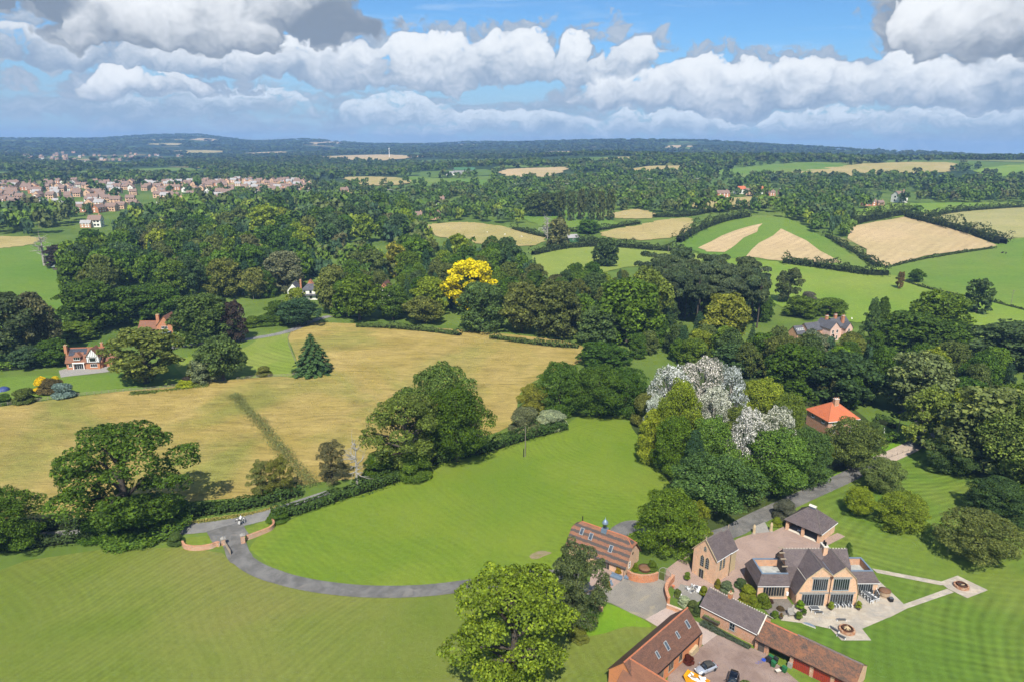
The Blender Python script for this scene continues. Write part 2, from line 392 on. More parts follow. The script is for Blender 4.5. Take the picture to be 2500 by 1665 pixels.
past2 = grass('pasture_rich', (.092, .172, .022), (.125, .195, .028), .012, streak=(.2, .4), fine=.5, c=(.155, .19, .04))
rough = grass('rough_grass', (.09, .13, .03), (.15, .165, .045), .08, c=(.24, .21, .08))
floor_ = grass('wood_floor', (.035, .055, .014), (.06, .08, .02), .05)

FIELDPOLYS = []
def FIELD(name, pts, mat, lift=.06, wob=None, smooth=True, step=None):
    pl = plan(pts)
    if smooth: pl = [tuple(p) for p in smooth_line(pl, 5, True)]
    d_ = math.hypot(*np.mean(np.array(pl), 0))
    if d_ > 420 and wob is None: wob = d_ * .0035
    if wob: pl = wobble(pl, wob, int(pts[0][0]), 2)
    if mat is not floor_: FIELDPOLYS.append(pl)
    return sheet(name, pl, mat, lift, step)
# fields of the middle distance and far country (far ones float a little: the sheet and the ground cut the curve differently)
FIELD('meadow', [(-200, 572), (0, 572), (100, 556), (135, 580), (165, 640), (175, 700), (190, 760), (120, 775), (40, 800), (-200, 760)], past2, .25)
FIELD('stubble_field', [(-60, 572), (-60, 550), (60, 545), (95, 552), (60, 566), (0, 572)], hay2, .5)
FIELD('hay_meadow', [(972, 530), (985, 518), (1060, 512), (1130, 518), (1190, 530), (1250, 545), (1240, 562), (1170, 568), (1090, 560), (1020, 548)], hay2, .45)
FIELD('pasture', [(1225, 590), (1260, 578), (1370, 570), (1500, 578), (1600, 585), (1600, 610), (1460, 614), (1330, 640), (1280, 650), (1240, 620)], grass('pasture_pale', (.17, .22, .04), (.21, .25, .05), .02, streak=(.4, .3), fine=.5), .4)
FIELD('sports_pitch', [(1195, 500), (1240, 486), (1330, 488), (1400, 508), (1420, 520), (1350, 530), (1270, 528)], past2, .45)
FIELD('hay_meadow', [(1385, 535), (1470, 518), (1540, 505), (1590, 504), (1578, 535), (1500, 553), (1440, 552), (1392, 546)], hay2, .5)
FIELD('hay_meadow', [(1395, 495), (1460, 482), (1500, 490), (1500, 502), (1420, 503)], hay2, .5)
FIELD('hay_meadow', [(1585, 478), (1600, 464), (1700, 455), (1790, 455), (1790, 470), (1680, 484)], hay2, .6)
FIELD('pasture', [(1600, 592), (1800, 592), (2030, 618), (2220, 600), (2380, 540), (2700, 540), (2700, 800), (2354, 790), (2200, 800), (2050, 760), (1950, 740), (1850, 720), (1780, 700), (1740, 640), (1640, 604)], past, .3)
FIELD('pasture', [(2020, 625), (2110, 600), (2280, 566), (2400, 545), (2700, 545), (2700, 700), (2354, 700), (2200, 676), (2080, 640)], past2, .42)
FIELD('striped_field', [(1560, 558), (1640, 520), (1715, 500), (1800, 502), (1900, 550), (2000, 612), (1930, 612), (1800, 604), (1640, 590), (1590, 574)], past2, .55)
FIELD('mown_strip', [(1598, 572), (1660, 545), (1720, 522), (1755, 516), (1735, 535), (1690, 565), (1665, 583), (1630, 582)], stub, .75, smooth=False)
FIELD('mown_strip', [(1712, 592), (1750, 562), (1795, 528), (1850, 556), (1930, 606), (1860, 606), (1770, 600)], stub, .75, smooth=False)
FIELD('stubble_field', [(1948, 550), (1950, 524), (2010, 512), (2085, 500), (2160, 520), (2290, 563), (2283, 571), (2130, 592), (2035, 616), (2008, 604), (1988, 575)], stub, .7, smooth=False)
FIELD('dry_meadow', [(2120, 500), (2250, 482), (2354, 474), (2600, 474), (2600, 540), (2354, 548), (2290, 545)], grass('dry_meadow', (.26, .25, .09), (.31, .28, .12), .02, streak=(.2, .5), fine=.4), .6)
FIELD('pasture', [(1960, 490), (2060, 470), (2200, 468), (2354, 468), (2600, 470), (2600, 480), (2354, 482), (2130, 500), (2000, 498)], past, .5)
FIELD('rough_bank', [(1905, 545), (1950, 552), (1985, 575), (2010, 606), (1990, 600), (1940, 570)], rough, .62)
for nm, pts, mt in [
    ('green_field', [(940, 408), (1000, 412), (1120, 416), (1145, 424), (1080, 434), (990, 430), (950, 424)], past2),
    ('hay_field', [(790, 412), (830, 408), (935, 412), (935, 424), (850, 428)], hay2),
    ('hay_field', [(1155, 402), (1160, 392), (1230, 388), (1300, 386), (1290, 398), (1240, 412), (1200, 412)], stub),
    ('stubble_hill', [(690, 366), (760, 360), (900, 357), (980, 360), (920, 367), (800, 371)], stub),
    ('green_hill', [(1640, 398), (1700, 388), (1800, 378), (1890, 375), (1945, 380), (1900, 392), (1820, 400), (1720, 410)], past2),
    ('pale_hill', [(1790, 405), (1850, 393), (1945, 382), (2060, 375), (2190, 376), (2180, 396), (2080, 402), (1960, 412), (1850, 412)], hay2),
    ('green_hill', [(2250, 390), (2354, 380), (2600, 378), (2600, 402), (2354, 408), (2260, 404)], past),
    ('hay_field', [(1440, 398), (1480, 385), (1560, 383), (1580, 392), (1500, 402)], hay2),
    ('hay_field', [(1380, 367), (1440, 362), (1470, 367), (1420, 372)], hay2),
    ('stubble_hill', [(1250, 352), (1300, 349), (1340, 354), (1290, 359)], stub),
    ('green_field', [(690, 455), (760, 446), (830, 446), (800, 462)], hay2),
    ('hay_field', [(380, 350), (430, 347), (520, 349), (450, 354)], hay2), ('hay_field', [(560, 353), (640, 350), (700, 354), (600, 358)], stub),
    ('stubble_hill', [(1500, 338), (1560, 335), (1600, 338), (1540, 341)], stub), ('hay_field', [(340, 332), (400, 330), (440, 333), (380, 335)], hay2),
    ('stubble_hill', [(440, 322), (480, 320), (510, 323), (470, 325)], stub), ('hay_field', [(700, 330), (760, 327), (800, 330), (740, 333)], stub)]:
    FIELD(nm, pts, mt, 1.2, step=60 if pts[0][1] < 372 else None)

# the near fields
HAY = [(-300, 960), (-100, 945), (0, 935), (230, 905), (400, 888), (540, 872), (640, 866), (690, 862), (672, 800), (664, 772), (700, 744), (800, 744), (930, 752), (1050, 758), (1200, 772), (1330, 792),
       (1335, 830), (1240, 870), (1195, 905), (1170, 980), (1010, 1030), (880, 1090), (720, 1110), (600, 1140), (420, 1155), (230, 1195), (70, 1205), (-100, 1200), (-300, 1200)]
FIELD('hay_field', HAY, hay, .10)
FIELD('mown_paddock', [(560, 800), (610, 770), (668, 768), (668, 800), (690, 858), (600, 868), (540, 868), (480, 870), (430, 868), (400, 830), (470, 815)], grass('paddock', (.15, .205, .028), (.19, .225, .045), .05, stripes=[(-60, 330, 3.2, .10, 4)]), .05)
FIELD('garden_lawn', [(-150, 880), (0, 868), (130, 862), (230, 862), (330, 850), (400, 830), (430, 868), (400, 888), (230, 905), (0, 930), (-150, 945)], lawn_far, .045)
FIELD('lower_lawn', [(-500, 1420), (-100, 1330), (0, 1310), (60, 1288), (250, 1260), (420, 1258), (510, 1270), (545, 1300), (620, 1330), (760, 1358), (900, 1368), (1130, 1352), (1250, 1330), (1400, 1400), (1500, 1400), (1700, 1560), (1600, 1800), (400, 2000), (-500, 1900)], lawn_low, .03, smooth=False)
FIELD('middle_lawn', [(572, 1262), (585, 1242), (640, 1195), (740, 1160), (860, 1110), (1000, 1062), (1180, 1000), (1290, 985), (1330, 955), (1440, 955), (1490, 1030), (1560, 1110), (1590, 1180), (1480, 1200), (1430, 1215), (1340, 1270), (1260, 1315), (1130, 1340), (950, 1352), (800, 1348), (700, 1330), (630, 1305)], lawn_mid, .04, smooth=False)
FIELD('garden_lawn', [(1760, 1205), (1900, 1120), (2030, 1062), (2110, 1030), (2220, 1040), (2354, 1100), (2700, 1150), (2700, 1800), (2000, 1900), (1700, 1560), (1660, 1400), (1780, 1250)], lawn_gar, .03, smooth=False)
FIELD('verge', [(1325, 1440), (1345, 1412), (1370, 1388), (1420, 1395), (1498, 1438), (1440, 1440), (1390, 1455), (1340, 1462)], lawn_rich, .05)
FIELD('verge', [(1905, 1080), (1985, 1045), (2070, 1012), (2085, 1020), (2010, 1050), (1960, 1078), (1880, 1115)], lawn_rich, .05)
FIELD('verge', [(425, 1252), (415, 1240), (470, 1232), (510, 1240), (520, 1256), (470, 1258)], lawn_mid, .05)
FIELD('verge', [(560, 1225), (570, 1213), (625, 1190), (635, 1205), (590, 1222)], lawn_mid, .05)
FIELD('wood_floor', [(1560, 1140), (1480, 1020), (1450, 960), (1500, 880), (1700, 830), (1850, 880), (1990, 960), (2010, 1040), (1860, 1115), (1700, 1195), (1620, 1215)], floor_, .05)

# ---------------------------------------------------------------- plants
def leaf_mat(name, gloss=.08, trans=.30, silver=False):
    m, g, bs = mat_new(name)
    oc = g.node('ShaderNodeObjectInfo')
    t = g.node('ShaderNodeAttribute', attribute_name='tint').outputs['Fac']
    k = g.m('ADD', g.m('MULTIPLY', t, 1.3), .42)
    c = g.node('ShaderNodeVectorMath', {0: oc.outputs['Color']}, operation='SCALE'); g.put(c.inputs[3], k)
    warm = g.mix(g.m('MULTIPLY', g.ss(t, .70, 1.0), .45), c.outputs[0], g.mix(1.0, c.outputs[0], (1.55, 1.25, .75, 1), blend='MULTIPLY'))
    g.l.new(warm, bs.inputs['Base Color']); bs.inputs['Roughness'].default_value = .55
    bs.inputs['Specular IOR Level'].default_value = gloss
    if silver: warm = g.mix(g.ss(t, .30, .62), (.085, .105, .06, 1), c.outputs[0]); g.l.new(warm, bs.inputs['Base Color'])
    tr = g.node('ShaderNodeBsdfTranslucent', {'Color': g.mix(1.0, warm, (1.5, 1.5, .7, 1), blend='MULTIPLY')})
    mx = g.node('ShaderNodeMixShader', {0: trans, 1: bs.outputs[0], 2: tr.outputs[0]})
    g.l.new(mx.outputs[0], g.n['Material Output'].inputs[0])
    return m
LEAF = leaf_mat('leaves'); LEAF_SILVER = leaf_mat('silver_leaves', .25, .2, True)
def leaf_mat_hue():      # for far woods joined into one mesh: the colour sits on each tree
    m, g, bs = mat_new('far_leaves')
    c = g.node('ShaderNodeAttribute', attribute_name='hue').outputs['Color']
    g.l.new(c, bs.inputs['Base Color']); bs.inputs['Roughness'].default_value = .7; bs.inputs['Specular IOR Level'].default_value = .2
    return m
BARK = plain('bark', (.075, .062, .05), .9, .25, 4.0, spec=.1)
BARK_PALE = plain('pale_bark', (.30, .28, .24), .9, .2, 4.0, spec=.1)

def unit(n, rng):
    v = rng.normal(size=(n, 3)); return v / np.linalg.norm(v, axis=1, keepdims=True)
def quads(P, N, size, rng, tint, stretch=1.0, asp=.8):
    """one leaf clump (quad) at each point P facing N"""
    n = len(P)
    a = np.cross(N, unit(n, rng)); a /= np.linalg.norm(a, axis=1, keepdims=True) + 1e-9
    b = np.cross(N, a)
    s = size * rng.uniform(.6, 1.35, (n, 1)); s2 = s * rng.uniform(asp * .75, asp * 1.2, (n, 1)) * stretch
    cup = N * s * .22
    V = np.stack([P - a * s, P - b * s2 - cup * .6, P + a * s, P + b * s2 - cup * .6], 1) * 1.0
    V = V.reshape(-1, 3); F = np.arange(4 * n).reshape(n, 4)
    return V, F, np.repeat(tint, 4)
def lobes_leaves(C, Rr, n, leaf, rng, up=.25, flat=.8, deep=.55, rnd=.65):
    """leaf clumps over the skins of many overlapping lobes (centres C, radii Rr)"""
    w = Rr ** 2; idx = rng.choice(len(C), int(n * 1.9), p=w / w.sum())
    d = unit(len(idx), rng); d[:, 2] = np.where(d[:, 2] < -.35, -d[:, 2] * .6, d[:, 2]); d /= np.linalg.norm(d, axis=1, keepdims=True)
    rr = Rr[idx] * rng.uniform(.80, 1.06, len(idx))
    P = C[idx] + d * rr[:, None] * np.array([1, 1, flat])
    keep = np.ones(len(P), bool)
    for c, r in zip(C, Rr):
        q = (P - c) / np.array([1, 1, flat]); keep &= (q * q).sum(1) > (deep * r) ** 2
    P = P[keep][:n]; d = d[keep][:n]; ii = idx[keep][:n]
    N = d + rng.normal(size=d.shape) * rnd; N[:, 2] += up; N /= np.linalg.norm(N, axis=1, keepdims=True)
    lt = rng.uniform(-.16, .16, len(C))
    t = np.clip(rng.uniform(.05, .9, len(P)) + lt[ii], 0, 1)
    return quads(P, N, leaf, rng, t)
def tube(pts, rad, sides=6):
    """tapered limb through points"""
    V = []; F = []; pts = [np.array(p, float) for p in pts]
    for i, p in enumerate(pts):
        t = pts[min(i + 1, len(pts) - 1)] - pts[max(i - 1, 0)]; t /= np.linalg.norm(t) + 1e-9
        a = np.cross(t, [.31, .77, .2]); a /= np.linalg.norm(a) + 1e-9; b = np.cross(t, a)
        for k in range(sides):
            q = 2 * math.pi * k / sides; V.append(p + (a * math.cos(q) + b * math.sin(q)) * rad[i])
    for i in range(len(pts) - 1):
        for k in range(sides):
            j = (k + 1) % sides; F.append((i * sides + k, i * sides + j, (i + 1) * sides + j, (i + 1) * sides + k))
    return V, F
class Acc:
    def __init__(s): s.V = []; s.F = []; s.T = []; s.n = 0
    def add(s, V, F, T=None):
        V = np.asarray(V, float); F = np.asarray(F, int); s.V.append(V); s.F.append(F + s.n); s.n += len(V)
        s.T.append(np.full(len(V), .5) if T is None else T)
    def mesh(s, name, mat, tint=True, smooth=False):
        return mesh_np(name, np.concatenate(s.V), np.concatenate(s.F), mat, smooth, np.concatenate(s.T) if tint else None)

# every prototype is built for a tree 1 m high and 1 m wide per unit scale: height 10, width 10, then scaled
def proto_broad(seed, n, leaf, nl=34, base=.10, shape='round', gappy=0.0, branches=9, silver=False):
    rng = np.random.default_rng(seed); C = []; R = []
    for k in range(nl):
        z = (k + .5) / nl; ph = k * 2.39996 + rng.uniform(-.5, .5)
        if shape == 'round': prof = math.sin(math.pi * min(.97, max(.06, z ** .85))) ** .62
        elif shape == 'dome': prof = (1 - max(0, z - .15) ** 2.0 / .78) ** .5 if z > .15 else .75 + z
        elif shape == 'column': prof = .95 * math.sin(math.pi * min(.95, z * .86 + .09)) ** .45
        else: prof = (1 - z) ** .8 * 1.05 + .06
        r = 5 * prof * rng.uniform(.60, .92)
        rad = rng.uniform(.95, 1.75) * (.72 if shape in ('column', 'cone') else 1.0) * (1 - gappy * .35)
        r = max(0.0, r - rad * .35)
        zz = 10 * (base + (1 - base) * z); zz = min(zz, 10 - rad * .75)
        C.append((math.cos(ph) * r, math.sin(ph) * r, max(zz, rad * .55))); R.append(rad)
    if gappy < .5:
        for zc in (.35, .58, .76): C.append((0, 0, 10 * zc)); R.append(2.5 if shape not in ('column', 'cone') else 1.7)
    C = np.array(C); R = np.array(R)
    # smaller heads growing out of every big lobe
    C2 = [C]; R2 = [R]
    for q in range(3):
        d = unit(len(C), rng); d[:, 2] = np.abs(d[:, 2]) * .9 - .15; d[:, :2] += C[:, :2] / 6; d /= np.linalg.norm(d, axis=1, keepdims=True); f = rng.uniform(.30, .55, len(C)); C2.append(C + d * (R * .86)[:, None]); R2.append(R * f)
    C = np.concatenate(C2); R = np.concatenate(R2)
    V, F, Tt = lobes_leaves(C, R, n, leaf, rng); kx = 5.1 / np.percentile(np.hypot(V[:, 0], V[:, 1]), 97.5); kz = 10 / V[:, 2].max(); V[:, :2] *= kx; V[:, 2] *= kz; C = C * np.array([kx, kx, kz]); C = C[:nl]
    A = Acc(); A.add(V, F, Tt)
    T = Acc(); V, F = tube([(0, 0, -.15), (.05, .02, 2.2), (-.1, .1, 4.6), (.05, 0, 7.2), (0, 0, 8.8)], [.42, .30, .24, .13, .04], 7); T.add(V, F)
    for k in range(branches):
        c = C[int(rng.integers(len(C)))]; z0 = min(c[2] * .62 + .5, 6.8)
        mid = np.array([c[0] * .5, c[1] * .5, (z0 + c[2]) / 2 + .25]); V, F = tube([(0, 0, z0), mid, c], [.15, .10, .03], 5); T.add(V, F)
    return A.mesh('crown_mesh', LEAF_SILVER if silver else LEAF), T.mesh('trunk_mesh', BARK_PALE if silver else BARK, False, True)
def proto_conifer(seed, n, leaf, droop=.35, tiers=17, width=1.0, top=1.0):
    """spruce or cedar: tiers of drooping boughs"""
    rng = np.random.default_rng(seed); A = Acc(); T = Acc(); per = n // (tiers * 9)
    for i in range(tiers):
        z = 10 * (.04 + .95 * (i / tiers) ** 1.02); r0 = 5 * width * (1 - (i / tiers) ** 1.25) + .25
        nb = max(5, int(11 - i * .35))
        for b in range(nb):
            a = 2 * math.pi * b / nb + i * 1.1 + rng.uniform(-.25, .25); r = r0 * rng.uniform(.75, 1.08); m = max(4, int(per * (r / 3.0)))
            s = rng.uniform(.12, 1, m) ** .7; wd = (1 - s) * .5 + .18
            side = rng.normal(size=m) * wd * .55 * r * .4
            x = s * r; P = np.stack([np.cos(a) * x - np.sin(a) * side, np.sin(a) * x + np.cos(a) * side, z - droop * s * s * r * .6 + rng.uniform(-.12, .12, m)], 1)
            N = np.stack([np.cos(a) * np.full(m, .45), np.sin(a) * np.full(m, .45), np.ones(m)], 1) + rng.normal(size=(m, 3)) * .35; N /= np.linalg.norm(N, axis=1, keepdims=True)
            A.add(*quads(P, N, leaf, rng, np.clip(rng.uniform(.2, .7, m) + .25 * (s - .5), 0, 1)))
    V, F = tube([(0, 0, -.15), (0, 0, 5), (0, 0, 9.9)], [.3, .2, .03], 6); T.add(V, F)
    return A.mesh('crown_mesh', LEAF), T.mesh('trunk_mesh', BARK, False, True)
def proto_pine(seed, n, leaf):
    """bare trunk with cloud-like pads on top"""
    rng = np.random.default_rng(seed); C = []; R = []
    for k in range(15):
        z = rng.uniform(.55, .97); a = rng.uniform(0, 6.28); r = 4.2 * rng.uniform(.1, 1) * (1 - abs(z - .72) * 1.5)
        C.append((math.cos(a) * r, math.sin(a) * r, 10 * z - .3)); R.append(rng.uniform(1.0, 1.9))
    C = np.array(C); R = np.array(R); A = Acc(); A.add(*lobes_leaves(C, R, n, leaf, rng, .4, .42, .5, .8))
    T = Acc(); V, F = tube([(0, 0, -.15), (.1, 0, 3), (-.05, .1, 6.5), (0, 0, 9.3)], [.26, .2, .14, .03], 6); T.add(V, F)
    for k in range(8):
        c = C[k]; V, F = tube([(0, 0, c[2] - .7), c * .6 + np.array([0, 0, c[2] * .4 - .15]), c], [.08, .05, .02], 4); T.add(V, F)
    return A.mesh('crown_mesh', LEAF), T.mesh('trunk_mesh', BARK, False, True)
def proto_bush(seed, n, leaf, spiky=False):
    rng = np.random.default_rng(seed); C = []; R = []
    for k in range(9):
        a = k * .698 + rng.uniform(-.2, .2); C.append((math.cos(a) * 3.0, math.sin(a) * 3.0, rng.uniform(.7, 1.5))); R.append(rng.uniform(1.6, 2.1))
    for k in range(13):
        a = rng.uniform(0, 6.28); r = rng.uniform(0, 3.0); z = rng.uniform(.6, 7.2) * (1 - r / 6.5); C.append((math.cos(a) * r, math.sin(a) * r, z)); R.append(rng.uniform(1.5, 2.5))
    C.append((0, 0, 4.2)); R.append(3.4); C = np.array(C); R = np.array(R)
    k = (C[:, 2] + R * .9).max() / 10; C[:, 2] /= k
    A = Acc(); A.add(*lobes_leaves(C, R, n, leaf, rng, rnd=1.0 if spiky else .65))
    T = Acc()
    for q in range(4):
        V, F = tube([(0, 0, -.1), C[q] * .5, C[q]], [.22, .15, .05], 5); T.add(V, F)
    return A.mesh('crown_mesh', LEAF), T.mesh('trunk_mesh', BARK, False, True)
def proto_dead(seed):
    rng = np.random.default_rng(seed); T = Acc()
    V, F = tube([(0, 0, -.15), (.1, 0, 3.5), (-.1, .1, 7), (.1, 0, 9.8)], [.45, .34, .2, .04], 7); T.add(V, F)
    for k in range(26):
        z = rng.uniform(2.8, 9.2); a = rng.uniform(0, 6.28); L = rng.uniform(1.8, 4.6) * (1 - (z - 3) / 11); e = np.array([math.cos(a) * L, math.sin(a) * L, z + L * rng.uniform(-.05, .5)])
        m = np.array([0, 0, z]) * .5 + e * .5 + rng.normal(size=3) * .25; V, F = tube([(0, 0, z), m, e], [.17, .1, .02], 5); T.add(V, F)
        for q in range(2):
            e2 = e + rng.normal(size=3) * .9; V, F = tube([m, (m + e2) / 2 + rng.normal(size=3) * .1, e2], [.07, .05, .015], 4); T.add(V, F)
    return None, T.mesh('trunk_mesh', BARK_PALE, False, True)

PROTO = {}
def add_proto(kind, lod, lst): PROTO[(kind, lod)] = lst
LODS = {0: (28000, .138), 1: (9500, .29), 2: (3300, .56)}
for L, (n, lf) in LODS.items():
    nv = 5 if L == 0 else 6; few = 1 if L == 0 else 0
    add_proto('broad', L, [proto_broad(10 + i, n, lf * .78, 30 + 3 * i, (.10, .06, .14, .08, .12, .05)[i], ('round', 'dome', 'round', 'dome', 'round', 'dome')[i]) for i in range(nv)])
    add_proto('oak', L, [proto_broad(40 + i, int(n * .80), lf * .72, 40, .14, 'round', .55, 26) for i in range(3 - few)])
    add_proto('tall', L, [proto_broad(60 + i, int(n * .85), lf * .70, 34, .05, 'column') for i in range(3 - 2 * few)])
    add_proto('cone', L, [proto_broad(70 + i, int(n * .8), lf * .62, 40, .03, 'cone') for i in range(2 - few)])
    add_proto('spruce', L, [proto_conifer(80 + i, int(n * 1.1), lf * .85) for i in range(2 - few)])
    add_proto('pine', L, [proto_pine(90 + i, int(n * .6), lf * .8) for i in range(3 - 2 * few)])
    add_proto('bush', L, [proto_bush(100 + i, int(n * .7), lf * 1.1) for i in range(4 - few)])
    add_proto('silver', L, [proto_broad(120 + i, int(n * .75), lf * .62, 44, .30, 'round', .6, 34, True) for i in range(3 - few)])
for L in (0, 1, 2): add_proto('dead', L, [proto_dead(130 + i) for i in range(2)])

# foliage colours (linear)
G_DARK, G_MID, G_LITE = (.060, .112, .014), (.092, .152, .017), (.165, .215, .021)
G_YEL, G_OLIVE, G_BLUE, G_GREY = (.22, .24, .020), (.140, .150, .032), (.046, .090, .036), (.15, .175, .09)
G_GOLD, G_SILVER, G_PURPLE, G_BROWN, G_BRIGHT = (.62, .53, .012), (.52, .51, .46), (.052, .042, .034), (.16, .105, .04), (.13, .23, .014)
KINDNAME = {'broad': 'broadleaf_tree', 'oak': 'oak_tree', 'tall': 'poplar_tree', 'cone': 'cypress_tree', 'spruce': 'spruce_tree', 'pine': 'pine_tree', 'bush': 'bush', 'silver': 'white_poplar_tree', 'dead': 'dead_tree'}
CATS = {'bush': 'bush', 'pine': 'pine tree', 'spruce': 'conifer', 'cone': 'conifer', 'dead': 'dead tree'}
_rn = random.Random(5)
def jit(c, a=.12):
    k = 1 + _rn.uniform(-a, a); return (c[0] * k * (1 + _rn.uniform(-a, a) * .8), c[1] * k, c[2] * k * (1 + _rn.uniform(-a, a)), 1.0)
TREE_COUNT = 0
def tree(kind, x, y, h, w, col, label, group=None, name=None, lod=None, var=None, z=None, cat=None):
    """one tree or bush: an Empty with a trunk and a crown"""
    global TREE_COUNT
    TREE_COUNT += 1
    d = math.hypot(x, y)
    if lod is None: lod = 0 if d < 215 else (1 if d < 430 else 2)
    ps = PROTO[(kind, lod)]; cr, tr = ps[(var if var is not None else _rn.randrange(99)) % len(ps)]
    root = link(name or KINDNAME[kind], None, None, (x, y, float(height(x, y)) if z is None else z), _rn.uniform(0, 6.28), (w / 10, w / 10 * _rn.uniform(.92, 1.08), h / 10))
    root.empty_display_size = .5
    tag(root, label, cat or CATS.get(kind, 'tree'), group)
    t = link('trunk', tr, root)
    if cr is not None:
        c = link('crown', cr, root); c.color = jit(col)
    return root
def T(kind, u, vb, vt, w, col, label, group=None, **kw):
    """tree by layout pixels: foot (u, vb), top row vt, crown width w"""
    x, y, z = hit(u, vb); wm = w * mpp(x, y)
    # the row vb is where the near side of the crown meets the ground; the trunk stands behind it
    q = 1 + {'bush': .7, 'broad': .68, 'oak': .45, 'tall': .6, 'cone': .6, 'spruce': .7, 'silver': .3}.get(kind, 0) * wm / 2 / math.hypot(x, y)
    x *= q; y *= q; z = float(height(x, y)); h = rise(x, y, z, vt)
    return tree(kind, x, y, h, wm, col, label, group, **kw)

